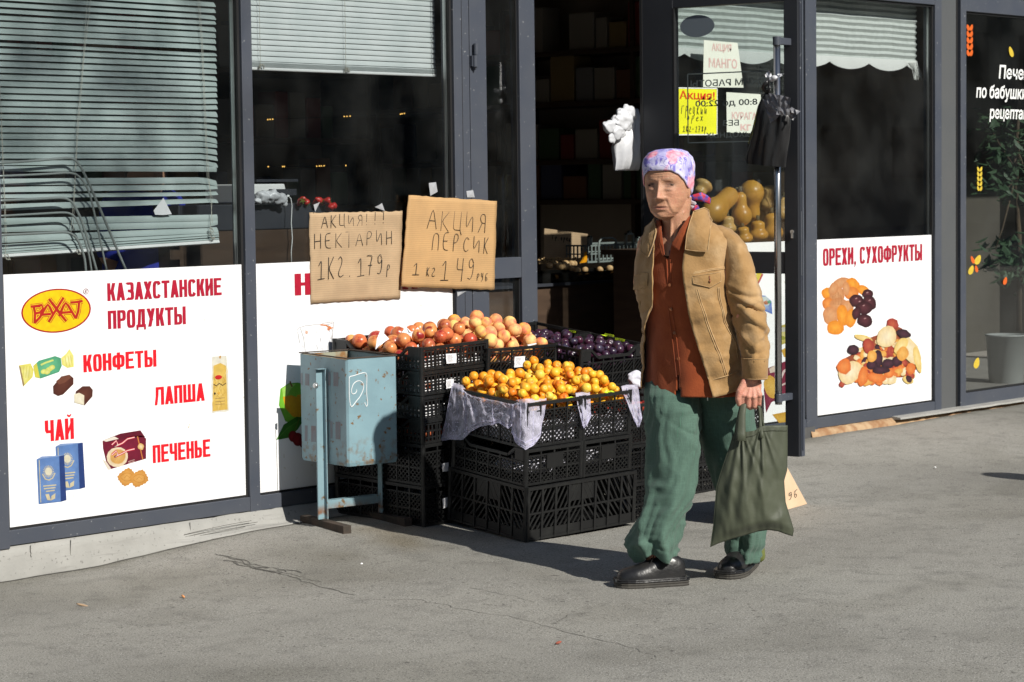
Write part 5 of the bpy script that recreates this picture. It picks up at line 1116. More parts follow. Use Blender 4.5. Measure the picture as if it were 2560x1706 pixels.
bw = _sv((992, 888), BANG)[0]; bd, ztr = _sv((748, 885), 90+BANG); BROT = Matrix.Rotation(R(BANG), 3, 'Z'); BN0 = Vector((xb, yf, 0))
def unrot(p): return BROT.inverted() @ (p-BN0) + BN0
def FB(u, v, off=0.):
    n = BROT @ Vector((0, -1, 0)); d = ray(u, v); return unrot(CP+d*((BN0+n*off-CP).dot(n)/d.dot(n)))
def XB(u, v, off=0.):
    n = BROT @ Vector((-1, 0, 0)); d = ray(u, v); return unrot(CP+d*((BN0+n*off-CP).dot(n)/d.dot(n)))
bn = thing('litter_bin', (xb+bw/2, yf+bd/2, gb), 'rusty pale blue metal litter bin on a stand before middle window', 'litter bin'); th = .003
def shell(m, x0, x1, y0, y1):
    m.loft([[Vector((x0, y0, z0)), Vector((x1, y0, z0)), Vector((x1, y1, z1)), Vector((x0, y1, z1))] for z0, z1 in ((zb0, zb0), (ztf, ztr))])
# local coordinates of the paint textures are heights above the bin base
m = MB(); x1b, y1b = xb+bw, yf+bd; e = .008
def qd(*p): m.add(p, [tuple(range(len(p)))])
o8 = [(xb+e, yf), (x1b-e, yf), (x1b, yf+e), (x1b, y1b-e), (x1b-e, y1b), (xb+e, y1b), (xb, y1b-e), (xb, yf+e)]
i8 = [(max(xb+th, min(x1b-th, x)), max(yf+th, min(y1b-th, y))) for x, y in o8]
def ztop(y): return ztf+(ztr-ztf)*(y-yf)/bd
m.loft([[Vector((x, y, zb0+.006)) for x, y in [(a+(.004 if a < xb+.1 else -.004), c+(.004 if c < yf+.1 else -.004)) for a, c in o8]], [Vector((x, y, zb0+.02)) for x, y in o8], [Vector((x, y, ztop(y))) for x, y in o8], [Vector((x, y, ztop(y))) for x, y in i8], [Vector((x, y, zb0+.022)) for x, y in i8]], True, True, True)
m.build('bin_body', M['binpaint'], bn)
m = MB()      # folded rim
for (x0, y0), (x1, y1) in (((xb, yf), (x1b, yf)), ((x1b, yf), (x1b, y1b)), ((x1b, y1b), (xb, y1b)), ((xb, y1b), (xb, yf))):
    a, b = Vector((x0, y0, ztop(y0)+.003)), Vector((x1, y1, ztop(y1)+.003)); inn = Vector((-(y1-y0), x1-x0, 0)).normalized(); m.obox(a-inn*.0025, b-a, inn*.014, UP*.004)
m.build('rim', M['rust'], bn)
m = MB(); zi = ztr-.05; m.box(xb+th+.001, x1b-th-.001, y1b-th-.003, y1b-th-.0005, zi, ztr-.001); m.build('inner_lip', mat('rusty_lip', (.30, .30, .22), .7, (.24, .12, .04), 16, lo=.4, hi=.6), bn)
m = MB()                                              # white spray mark, drawn as on the front plate
def qe(x, y): return (600+x*.34431, 840+y*.34431)
for pts in (((905, 485), (917, 518), (928, 495), (918, 420), (920, 330), (921, 272), (895, 268), (855, 280), (820, 292), (792, 296), (793, 350), (792, 420), (797, 480), (805, 515), (818, 512), (840, 480), (870, 445), (890, 405), (899, 370), (892, 340), (870, 326), (845, 330), (822, 350), (810, 385), (808, 410), (818, 424), (838, 418), (848, 400), (846, 388)),):
    P = [FB(*qe(*p), .0008) for p in pts]; Q = []
    for a, b in zip(P, P[1:]): Q += [a.lerp(b, k/4) for k in range(4)]
    for _ in range(2): Q = [Q[0]]+[(Q[j-1]+2*Q[j]+Q[j+1])/4 for j in range(1, len(Q)-1)]+[Q[-1]]
    m.tube(Q, .0017, 6)
m.build('paint_mark', M['white'], bn, smooth=True)
for x0, y0, x1, y1 in ((440, 270, 520, 355), (640, 260, 735, 360), (470, 650, 585, 765), (655, 620, 750, 745)):
    m = MB(); a, b, c, d_ = [XB(*qe(*p), .0006) for p in ((x0, y1), (x1, y1+10), (x1, y0+8), (x0, y0))]; n_ = 5
    for k in range(n_):
        if k % 3 == 1: continue
        l = lambda t, s: a.lerp(b, t).lerp(d_.lerp(c, t), s); m.add([l(k/n_, .02*nz(k)), l((k+.9)/n_, 0), l((k+.9)/n_, 1), l(k/n_, 1)], [(0, 1, 2, 3)])
    m.build('old_lettering', bpy.data.materials.get('faded_letters') or mat('faded_letters', (.165, .14, .155), .6, (.16, .19, .22), 9), bn)
fx = .5*(f1.x+f1r.x)+.024; fcy = yf+bd/2; F2 = x1b+.028
for k, px_ in enumerate((xb-.026, F2)):
    m = MB(); c0 = fcy-.012; zt_ = ztf-.045 if k == 0 else ztf-.05; x0, x1 = (px_-.018, px_+.018)
    m.box(x0, x1, c0-.004, c0+.004, gb+.04, zt_); m.box(x1-.005, x1, c0-.024, c0-.004, gb+.04, zt_) if k == 0 else m.box(x0, x0+.005, c0-.024, c0-.004, gb+.04, zt_)
    if k == 0: m.box(x0-.006, x1, c0-.026, c0+.004, zt_, zt_+.003)
    m.build('post', M['postpaint'], bn, bevel=.001)
    m = MB(); bar0 = Vector((px_+.03*(1 if k == 0 else 0)-.025, fcy-.19, gb-.004)); m.obox((px_-.022-.028*0+.03*0, fcy-.20, gb-.006), (.040, 0, 0), (.045 if k == 0 else .02, .385, 0), (0, 0, .040)); m.build('foot', M['rust'], bn, bevel=.003)
    m = MB(); zz_ = ztf-.11; m.tube([(px_-.022 if k == 0 else px_+.022, c0-.012, zz_), (px_-.034 if k == 0 else px_+.034, c0-.012, zz_)], [.013, .009], 14); m.build('bolt', M['alu'], bn, smooth=True)
m = MB(); zx = FP(*qe(800, 1225), fcy).z; m.box(xb-.008, F2-.018, fcy-.02, fcy+.018, zx, zx+.034); m.build('crossbar', M['postpaint'], bn, bevel=.001)
bn.matrix_world = Matrix.Translation(BN0) @ BROT.to_4x4() @ Matrix.Translation(-BN0) @ Matrix.Translation(Vector(bn['_o']))

# ------------------------------------------------------------------ plastic crates
def lattice(m, o, ex, n, w_, h_, style, ez=UP, rim=True, dip=0., seed=0):
    """one crate side in the plane o + ex*s + ez*t; n = outward normal."""
    o, ex, n, ez = Vector(o), Vector(ex), Vector(n), Vector(ez)
    def bx(s0, s1, t0, t1, d0=0., d1=.004): m.obox(o+ex*s0+ez*t0+n*d0, ex*(s1-s0), ez*(t1-t0), n*(d1-d0))
    def dg(s0, t0, s1, t1, wd=.0036): m.bar(o+ex*s0+ez*t0+n*.002, o+ex*s1+ez*t1+n*.002, n, wd, .0035)
    rt = h_-dip
    def vrim():
        if dip:
            a, b = .16*w_, .84*w_; c = dip*1.1
            m.bar(o+ex*0+ez*(h_-.006), o+ex*(a-c*.2)+ez*(h_-.006), n, .012, .012); m.bar(o+ex*(b+c*.2)+ez*(h_-.006), o+ex*w_+ez*(h_-.006), n, .012, .012)
            m.bar(o+ex*(a-c*.2)+ez*(h_-.006), o+ex*(a+c)+ez*(rt-.006), n, .010, .012); m.bar(o+ex*(b-c)+ez*(rt-.006), o+ex*(b+c*.2)+ez*(h_-.006), n, .010, .012); bx(a+c, b-c, rt-.012, rt, -.004, .008)
            bx(0, a-c*.2, rt-.02, h_-.008, 0, .003); bx(b+c*.2, w_, rt-.02, h_-.008, 0, .003)
        else: bx(0, w_, h_-.013, h_, -.004, .009)
    vrim(); bx(0, w_, 0, .010, -.002, .006)
    nV = max(3, round(w_/.075))
    if style == 'slot':
        bx(0, w_, rt*.52-.004, rt*.52+.004, 0, .006); bx(0, w_, rt*.80-.003, rt*.80+.003, 0, .005); bx(0, w_, rt*.25-.003, rt*.25+.003, 0, .004)
        for i in range(nV+1): bx((w_-.008)*i/nV, (w_-.008)*i/nV+.008, 0, rt-.005, 0, .006)
        k = round(w_/.021)
        for i in range(k): s = w_*(i+.5)/k; bx(s-.0045, s+.0045, .006, rt*.80, .0003, .0035)
    elif style == 'oval':
        bx(0, w_, rt*.5-.006, rt*.5+.006, 0, .005); k = round(w_/.024)
        for i in range(k+1): s = (w_-.010)*i/k; bx(s, s+.010, .004, rt-.004, .0003, .0045)
        bx(0, w_, rt*.86, rt, .0005, .004); bx(0, w_, .008, rt*.12, .0005, .004)
    elif style in ('diamond', 'slashdiamond'):
        bx(0, w_, rt*.80-.003, rt*.80+.003, 0, .006); bx(0, w_, rt*.42-.003, rt*.42+.003, 0, .005)
        for i in range(nV+1): bx((w_-.007)*i/nV, (w_-.007)*i/nV+.007, 0, rt-.005, 0, .0065)
        pit = .0225; t1 = rt*.80; s = -t1
        while s < w_:
            for sg in ((1, -1) if style == 'diamond' else (1,)):
                a, b = (s, s+t1) if sg > 0 else (s+t1, s); ta, tb = 0.008, t1
                A_, B_ = a, b
                # clip to 0..w_
                def cl(aa, bb, t0_, t1_):
                    if bb == aa: return None
                    f0, f1_ = 0., 1.
                    for lim, hi in ((0, False), (w_, True)):
                        g = (lim-aa)/(bb-aa); inc = bb > aa
                        if (inc and not hi) or (not inc and hi): f0 = max(f0, g)
                        else: f1_ = min(f1_, g)
                    return None if f0 >= f1_ else (aa+(bb-aa)*f0, t0_+(t1_-t0_)*f0, aa+(bb-aa)*f1_, t0_+(t1_-t0_)*f1_)
                c = cl(A_, B_, ta, tb)
                if c: dg(c[0], c[1], c[2], c[3], .0038)
            s += pit
    elif style == 'slash':
        bx(0, w_, rt*.50-.004, rt*.50+.004, 0, .007); bx(0, w_, .008, rt*.2, .0005, .003)
        for i in range(nV+1): bx((w_-.011)*i/nV, (w_-.011)*i/nV+.011, 0, rt-.004, 0, .008)
        for i in range(nV):
            s0, s1 = w_*i/nV, w_*(i+1)/nV; sg = 1 if i < nV/2 else -1
            for ta, tb in ((rt*.2, rt*.52), (rt*.52, rt*.94)):
                for j in range(-2, 4):
                    a = s0+(s1-s0)*(j*.36); b = a+(s1-s0)*.72; 
                    if sg < 0: a, b = b, a
                    q0, q1_ = max(s0, min(s1, a)), max(s0, min(s1, b))
                    if abs(q0-q1_) < 1e-4: continue
                    f0, f1_ = (q0-a)/(b-a), (q1_-a)/(b-a); dg(q0, ta+(tb-ta)*f0, q1_, ta+(tb-ta)*f1_, .0072)
        bx(w_*.36, w_*.64, rt*.62, rt*.93, .0006, .003)
def make_crate(w_, d_, h_, style, label, group=None, side=None, dip=0., dipside=0., handle=False, plate=False):
    t = thing('plastic_crate', (0, 0, 0), label, 'crate', group); side = side or style
    for o, ex, n, L, st, dp in (((0, 0, 0), (1, 0, 0), (0, -1, 0), w_, style, dip), ((0, d_, 0), (1, 0, 0), (0, 1, 0), w_, style, dip), ((0, 0, 0), (0, 1, 0), (-1, 0, 0), d_, side, dipside), ((w_, 0, 0), (0, 1, 0), (1, 0, 0), d_, side, dipside)):
        m = MB(); lattice(m, o, ex, n, L, h_, st, dip=dp)
        if n == (0, -1, 0) and plate: m.box(w_*.36, w_*.66, -.008, -.002, h_*.42, h_*.80)
        m.build('side_panel', M['black'], t)
    m = MB(); m.box(.001, w_-.001, .001, d_-.001, .002, .007); m.build('base', M['black'], t)
    for x, y in ((0, 0), (w_, 0), (w_, d_), (0, d_)):
        m = MB(); m.tube([(x, y, 0), (x, y, h_+.002)], .011, 10); m.build('corner_post', M['black'], t)
    return t
def place(t, O, e1, e2):
    e1, e2 = Vector(e1).normalized(), Vector(e2); e2 = (e2-e1*e2.dot(e1)).normalized(); e3 = e1.cross(e2)
    t.matrix_world = Matrix(((e1.x, e2.x, e3.x, O[0]), (e1.y, e2.y, e3.y, O[1]), (e1.z, e2.z, e3.z, O[2]), (0, 0, 0, 1))); return t
def relabel(t, l): t['label'] = l; return t
def topz(P, v):
    lo, hi = -1., 3.
    for _ in range(40):
        k = (lo+hi)/2; q = Vector((P[0], P[1], k))-CP; vv = 853-F_PX*q.dot(CU)/q.dot(CF)
        if vv > v: lo = k
        else: hi = k
    return lo
def solve(O, q, ang):
    d = Vector((math.cos(R(ang)), math.sin(R(ang)))); r = ray(*q); det = r.x*-d.y + d.x*r.y
    bx_, by_ = O[0]-CP.x, O[1]-CP.y; t = (bx_*-d.y + d.x*by_)/det; P = CP+r*t; return math.hypot(P.x-O[0], P.y-O[1]), P.z-O[2]
SC = 'black crates stacked before the shop'
# left stack (nectarines on top)
Ol = GP(1053, 868, .80); wl, dz1 = solve(Ol, (1215, 848), 0); dl, dz2 = solve(Ol, (836.6, 846.5), 90); E1L, E2L = Vector((wl, 0, dz1)), Vector((0, dl, dz2))
lv = [topz(Ol, v) for v in (868, 929, 990, 1052, 1111)]; gl = zg(Ol.x+.1, Ol.y)
CL = []
c0 = make_crate(wl, dl, lv[0]-lv[1]-.002, 'slot', 'black crate of nectarines topping the stack right behind the bin', SC, 'oval', dipside=.035); CL.append(place(c0, (Ol.x, Ol.y, lv[1]), E1L, E2L))
for i, lab in ((1, 'black slotted crate second from top below the nectarines'), (2, 'black slotted crate third from top below the nectarines'), (3, 'black slotted crate fourth from top below the nectarines')):
    c = relabel(copy_tree(c0), lab); c.location = (Ol.x, Ol.y, lv[i+1] if i < 3 else lv[4]); CL.append(c)
hd = (lv[4]-gl)/2
c1 = make_crate(wl, dl, hd-.002, 'diamond', 'deep black lattice crate at foot of the nectarine stack', SC, 'diamond'); place(c1, (Ol.x, Ol.y, gl), E1L, E2L)
c = relabel(copy_tree(c1), 'deep black lattice crate second from the ground in nectarine stack'); c.location = (Ol.x, Ol.y, gl+hd)
# front stack (apricots)
Of = GZ(1314.6, 1354.4); zf1, zf2, zf3 = topz(Of, 1216), topz(Of, 1122), topz(Of, 1006)
Ot = Vector((Of.x, Of.y, zf3)); FA = -6.; wA, dza = solve(Ot, (1452, 990), FA); wAB, dzb = solve(Ot, (1572, 972), FA); dA, dzd = solve(Ot, (1131, 965), 90+FA); FD1, FD2 = Vector((math.cos(R(FA)), math.sin(R(FA)), 0)), Vector((-math.sin(R(FA)), math.cos(R(FA)), 0)); E1F, E2F = FD1+UP*(dzb/wAB), FD2*dA+UP*dzd
e1 = E1F.normalized(); e2 = (E2F-e1*E2F.dot(e1)).normalized()
cb = make_crate(wAB+.015, dA+.03, zf1-Of.z-.003, 'slash', 'big black crate with slanted bars on the ground under the apricots', SC); place(cb, Of, E1F, E2F)
hm = zf2-zf1; ht = zf3-zf2
cm = make_crate(wA-.012, dA, hm-.002, 'diamond', 'black lattice crate holding white gauze below left apricots', SC, 'diamond', dipside=.03, plate=True); place(cm, Of+UP*(zf1-Of.z), E1F, E2F)
wB = wAB-wA-.012
cm2 = make_crate(wB, dA, hm-.002, 'diamond', 'black lattice crate holding white gauze below right apricots', SC, 'diamond', plate=True); place(cm2, Of+UP*(zf1-Of.z)+e1*(wA+.006), E1F, E2F)
ca = make_crate(wA-.012, dA, ht-.002, 'diamond', 'left crate heaped with apricots and draped with pale gauze', SC, 'diamond'); place(ca, Of+UP*(zf2-Of.z), E1F, E2F)
cb2 = make_crate(wB, dA, ht-.002, 'diamond', 'right crate heaped with apricots beside the green trousers', SC, 'diamond'); place(cb2, Of+UP*(zf2-Of.z)+e1*(wA+.006), E1F, E2F)
# peach crate
Op = GP(1218, 872, .772); wp, dzp = solve(Op, (1386, 859), 0); hp = Op.z-topz(Op, 934); dp_ = .36; E1P, E2P = Vector((wp, 0, dzp)), Vector((0, dp_, .025))
cp_ = make_crate(wp, dp_, hp, 'slashdiamond', 'black crate heaped with peaches between nectarines and plums', SC, 'diamond'); place(cp_, Op-UP*hp, E1P, E2P)
gp = zg(Op.x, Op.y); hh_ = (Op.z-hp-gp)/3
for k, lab in enumerate(('deep black crate on the ground below the peaches', 'deep black crate in the middle below the peaches', 'deep black crate directly under the peach crate')):
    c = make_crate(wp, dp_, hh_-.002, 'diamond', lab, SC) if k == 0 else relabel(copy_tree(c), lab); place(c, (Op.x, Op.y, gp+hh_*k), (1, 0, 0), (0, 1, 0))
# plum crates
Oq = GP(1446, 874, .748); wq, dzq = solve(Oq, (1603, 858), 0); dq, dzr = solve(Oq+Vector((wq, 0, dzq)), (1467.5, 831), 90); hq = Oq.z-topz(Oq, 975); E1Q, E2Q = Vector((wq, 0, dzq)), Vector((0, dq, dzr)); e1q = E1Q.normalized(); e2q = (E2Q-e1q*E2Q.dot(e1q)).normalized()
dq = min(dq, .36)
cq = make_crate(wq, dq, hq, 'slashdiamond', 'black crate of dark plums with dipped front rim by the woman', SC, 'slot', dip=.034); place(cq, Oq-UP*hq, E1Q, E2Q)
dq2 = min(dq, -.03-(Oq.y+dq+.02)); cq2 = make_crate(wq, max(dq2, .2), hq, 'slot', 'black crate of dark plums behind the front plum crate', SC, 'slot', dip=.034); place(cq2, Oq-UP*hq+e2q*(dq+.018), E1Q, E2Q)
gq = zg(Oq.x, Oq.y); hh_ = (Oq.z-hq-gq)/3
for k, lab in enumerate(('deep black crate on the ground below the plums', 'deep black crate in the middle below the plums', 'deep black crate directly under the plum crate')):
    c = make_crate(wq, dq, hh_-.002, 'diamond', lab, SC) if k == 0 else relabel(copy_tree(c), lab); place(c, (Oq.x, Oq.y, gq+hh_*k), (1, 0, 0), (0, 1, 0))
# crate of red plums and the stack behind the woman
Or = Vector((Of.x+wAB+.06, Of.y+.0, 0)); gr_ = zg(Or.x, Or.y); zr_ = topz(Or+Vector((.02, 0, 0)), 1012)
wr, hr = .40, .17
cr = make_crate(wr, .36, hr, 'diamond', 'black crate of red plums half hidden behind the walking woman', SC); place(cr, (Or.x, Or.y, zr_-hr), (1, 0, 0), (0, 1, .03))
k_ = (zr_-hr-gr_)/2
for k, lab in enumerate(('black lattice crate on the ground behind the woman', 'black lattice crate under the red plums behind the woman')):
    c = make_crate(wr, .36, k_-.002, 'diamond', lab, SC) if k == 0 else relabel(copy_tree(c), lab); place(c, (Or.x, Or.y, gr_+k_*k), (1, 0, 0), (0, 1, 0))
ys = -.78; A_ = FP(1650, 1200, ys); B_ = FP(1905, 1130, ys); g_ = zg(A_.x+.2, ys); zt_ = FP(1895, 990, ys).z; n_ = 3; hs_ = (zt_-g_)/n_; ws_ = B_.x-A_.x
for k, lab in enumerate(('black crate on the ground at the right end of the stall', 'black crate in the middle of the right end stack', 'empty black crate topping the right end stack of the stall')):
    c = make_crate(min(ws_, .62), .4, hs_-.002, 'diamond', lab, SC) if k == 0 else relabel(copy_tree(c), lab); place(c, (B_.x-min(ws_, .62), ys, g_+hs_*k), (1, 0, 0), (0, 1, 0))

# ------------------------------------------------------------------ fruit
def fruit_mat(name, stops, blush, bl, bh, rough=.45, bump=.03, bloom=None, spec=.4):
    m = bpy.data.materials.new(name); m.use_nodes = True; t = m.node_tree; n = t.nodes; L = t.links; b = n['Principled BSDF']; b.inputs['Roughness'].default_value = rough; b.inputs['Specular IOR Level'].default_value = spec
    b.inputs['Subsurface Weight'].default_value = 0
    oi = n.new('ShaderNodeObjectInfo'); cr_ = n.new('ShaderNodeValToRGB'); el = cr_.color_ramp.elements
    while len(el) < len(stops): el.new(.5)
    for e_, (p, c) in zip(el, stops): e_.position = p; e_.color = (*c, 1)
    L.new(oi.outputs['Random'], cr_.inputs[0]); tc = n.new('ShaderNodeTexCoord'); cm_ = n.new('ShaderNodeVectorMath'); cm_.operation = 'ADD'; sc_ = n.new('ShaderNodeVectorMath'); sc_.operation = 'SCALE'; sc_.inputs['Scale'].default_value = 9
    cb_ = n.new('ShaderNodeCombineXYZ'); L.new(oi.outputs['Random'], cb_.inputs[0]); L.new(oi.outputs['Random'], cb_.inputs[1]); L.new(cb_.outputs[0], sc_.inputs[0]); L.new(tc.outputs['Object'], cm_.inputs[0]); L.new(sc_.outputs[0], cm_.inputs[1])
    f = NNOISE(n, L, cm_.outputs[0], 26, bl, bh, 3); c = NMIX(n, L, f, cr_.outputs[0], blush)
    sp_ = NNOISE(n, L, cm_.outputs[0], 150, .66, .74, 2); c = NMIX(n, L, sp_, c, tuple(x*.55 for x in stops[0][1]))
    if bloom: g = NNOISE(n, L, cm_.outputs[0], 40, .48, .85, 4); c = NMIX(n, L, g, c, bloom)
    L.new(c, b.inputs['Base Color'])
    if bump:
        x = n.new('ShaderNodeTexNoise'); x.inputs['Scale'].default_value = 240; L.new(tc.outputs['Object'], x.inputs['Vector']); bp = n.new('ShaderNodeBump'); bp.inputs['Strength'].default_value = bump*4; bp.inputs['Distance'].default_value = .001; L.new(x.outputs[0], bp.inputs['Height']); L.new(bp.outputs[0], b.inputs['Normal'])
    return m
M['apricot'] = fruit_mat('apricot_skin', [(0, (.78, .27, .015)), (.3, (.84, .40, .022)), (.7, (.86, .51, .04)), (1, (.80, .57, .09))], (.74, .20, .02), .54, .76)
M['ripeapricot'] = fruit_mat('ripe_apricot_skin', [(0, (.74, .20, .012)), (.5, (.80, .28, .016)), (1, (.84, .38, .025))], (.66, .13, .015), .5, .7)
M['peach'] = fruit_mat('peach_skin', [(0, (.80, .36, .10)), (.4, (.82, .50, .20)), (.75, (.78, .56, .18)), (1, (.84, .40, .04))], (.68, .17, .10), .40, .66, .7)
M['nectarine'] = fruit_mat('nectarine_skin', [(0, (.44, .05, .03)), (.35, (.62, .17, .06)), (.7, (.74, .34, .11)), (1, (.34, .03, .028))], (.26, .02, .02), .48, .66, .3)
M['plum'] = fruit_mat('plum_skin', [(0, (.022, .008, .022)), (.5, (.034, .010, .026)), (1, (.05, .010, .026))], (.06, .012, .022), .6, .75, .28, 0, (.055, .06, .10))
M['redplum'] = fruit_mat('red_plum_skin', [(0, (.26, .02, .015)), (1, (.36, .06, .03))], (.14, .01, .012), .5, .7, .25)
def fruit_mesh(name, r, mt, sq=.95, cleft=.16, nu=28, nv=18):
    m = MB(); m.ell((0, 0, 0), (r, 0, 0), (0, r*.97, 0), (0, 0, r*sq), nu, nv)
    for i, p in enumerate(m.v):
        d = p.normalized(); top = max(0, d.z); k = 1
        a = math.atan2(d.y, d.x); k -= cleft*math.exp(-(a/.16)**2)*.35*(1-abs(d.z)**3*.4)
        k -= .20*math.exp(-((1-d.z)/.06)) ; k -= .03*math.exp(-((1+d.z)/.05)); k += .03*nz(d.x*1.3+r*99, d.y*1.3, d.z*1.3); m.v[i] = p*k
    o = m.build(name, mt, smooth=True); me = o.data; bpy.data.objects.remove(o); return me
FM = {k: [fruit_mesh(k, r, M[k], sq, cl) for sq, cl in v] for k, r, v in (('apricot', .0206, ((.97, .18), (1.06, .22), (.92, .12))), ('ripeapricot', .0206, ((.97, .18), (1.04, .2))), ('peach', .0325, ((.93, .18), (1.0, .22), (.9, .14))), ('nectarine', .0318, ((.95, .15), (1.0, .18))), ('plum', .0205, ((1.12, .12), (1.02, .1))), ('redplum', .019, ((1, .1),)))}
def heap(kind, r, O, e1_, e2_, w_, d_, floor, rim, mound, N, label, group, cat, seed, mx=.5, my=.5, ripe=.42):
    """drop N fruits into the box (local s, t, z up from the crate floor), keeping the heap under a mound."""
    rg = random.Random(seed); e1_, e2_ = Vector(e1_).normalized(), Vector(e2_).normalized(); e3_ = e1_.cross(e2_).normalized(); pts = []; fails = 0
    while len(pts) < N and fails < 60:
        best = None
        for _ in range(14):
            rr_ = r*rg.uniform(.86, 1.10); s = rg.uniform(rr_+.004, w_-rr_-.004); t = rg.uniform(rr_+.004, d_-rr_-.004); z = floor+rr_
            for q in pts:
                dd = (q[0]-s)**2+(q[1]-t)**2; mm = (q[3]+rr_)*.99
                if dd < mm*mm: z = max(z, q[2]+math.sqrt(mm*mm-dd))
            es = min(s, w_-s, t, d_-t)/(.5*min(w_, d_)); cap_ = rim+mound*max(0, 1-((s/w_-mx)/.62)**2)*max(0, 1-((t/d_-my)/.66)**2)
            if es < .24: cap_ = min(cap_, rim+rr_*.8)
            if z > cap_+.3*rr_: continue
            if best is None or z < best[2]: best = (s, t, z, rr_)
        if best is None: fails += 1; continue
        pts.append(best)
    for s, t, z, rr_ in pts:
        P = Vector(O)+e1_*s+e2_*t+e3_*z; inst(rg.choice(FM['ripeapricot' if kind == 'apricot' and rg.random() < ripe*(1.3-s/w_) else kind]), kind if kind != 'redplum' else 'red_plum', P, (rg.uniform(-1.5, 1.5), rg.uniform(-1.5, 1.5), rg.uniform(0, 6.3)), rr_/r, label, cat, group)
    return pts
heap('apricot', .0208, Of+UP*(zf2-Of.z), e1, e2, wA-.012, dA, ht*.70, ht+.012, .13, 150, 'orange yellow apricot heaped in the two front crates', 'apricots in the front crates', 'apricot', 5, .62, .66)
heap('apricot', .0208, Of+UP*(zf2-Of.z)+e1*(wA+.006), e1, e2, wB, dA, ht*.70, ht+.012, .11, 138, 'orange yellow apricot heaped in the two front crates', 'apricots in the front crates', 'apricot', 6, .25, .62, .22)
for s, t in ((wA-.008, .22), (wA-.004, .29), (wA-.012, .16), (wA, .34)):
    inst(FM['apricot'][0], 'apricot', Of+UP*(zf2-Of.z)+e1*s+e2*t+UP*(ht+.02), (s*9, t*7, 1), 1, 'orange yellow apricot heaped in the two front crates', 'apricot', 'apricots in the front crates')
heap('nectarine', .0318, Vector((Ol.x, Ol.y, lv[1])), E1L, (0, dl, dz2), wl, dl, .02, lv[0]-lv[1]-.008, .055, 66, 'dark red nectarine heaped in the crate behind the bin', 'nectarines in the top left crate', 'nectarine', 7, .75, .25)
heap('peach', .0325, Op-UP*hp, E1P, E2P, wp, dp_, .03, hp, .10, 66, 'yellow pink peach heaped in the middle crate', 'peaches in the middle crate', 'peach', 8, .42, .62)
heap('plum', .0205, Oq-UP*hq, E1Q, E2Q, wq, dq, hq*.42, hq-.02, .06, 135, 'dark bloomy plum heaped in the two plum crates', 'plums in the plum crates', 'plum', 9, .3, .75)
heap('plum', .0205, Oq-UP*hq+e2q*(dq+.018), E1Q, E2Q, wq, max(dq2, .2), hq*.55, hq-.005, .045, 90, 'dark bloomy plum heaped in the two plum crates', 'plums in the plum crates', 'plum', 10, .3, .5)
heap('redplum', .019, Vector((Or.x, Or.y, zr_-hr)), (1, 0, 0), (0, 1, .03), wr, .36, hr*.62, hr-.002, .02, 60, 'red plum lying in the crate behind the woman', 'red plums behind the woman', 'plum', 12)
for i in (1, 2, 3): heap('nectarine', .030, Vector((Ol.x, Ol.y, lv[i+1] if i < 3 else lv[4])), E1L, (0, dl, dz2), wl, dl, .006, .068, 0, 16, 'dark red nectarine seen through slots of the lower crates', 'nectarines in the lower left crates', 'nectarine', 20+i)
# bright paper lining inside the lower left crates and crumpled gauze in the lower front ones
for i, lab in ((0, 'white paper lining showing through the slots of nectarine crate'), (1, 'white paper lining in second crate of the nectarine stack'), (2, 'white paper lining in third crate of the nectarine stack')):
    m = MB(); z0 = lv[i+1]+.012; o = Vector((Ol.x, Ol.y, z0)); A = []; B = []
    for s, t in [(.02, .5*dl), (.016, .02), (.5*wl, .014), (wl-.016, .02), (wl-.02, .5*dl)]: A.append(o+Vector((s, t, 0))); B.append(o+Vector((s+.004, t+.004, .048)))
    m.loft([A, B], closed=False); tag(m.build('paper_lining', M['paper'], loc=o), lab, 'paper lining')
def wad(name, c, sx, sy, sz, mt, label, seed, n=(40, 24), amp=.5):
    m = MB(); m.ell(c, (sx, 0, 0), (0, sy, 0), (0, 0, sz), *n); c = Vector(c)
    for i, p in enumerate(m.v): m.v[i] = c+(p-c)*(1+amp*nz(p.x*22+seed, p.y*22, p.z*40)+.4*amp*nz(p.x*60, p.y*60+seed, p.z*80))
    return tag(m.build(name, mt, loc=c, smooth=True), label, 'gauze')
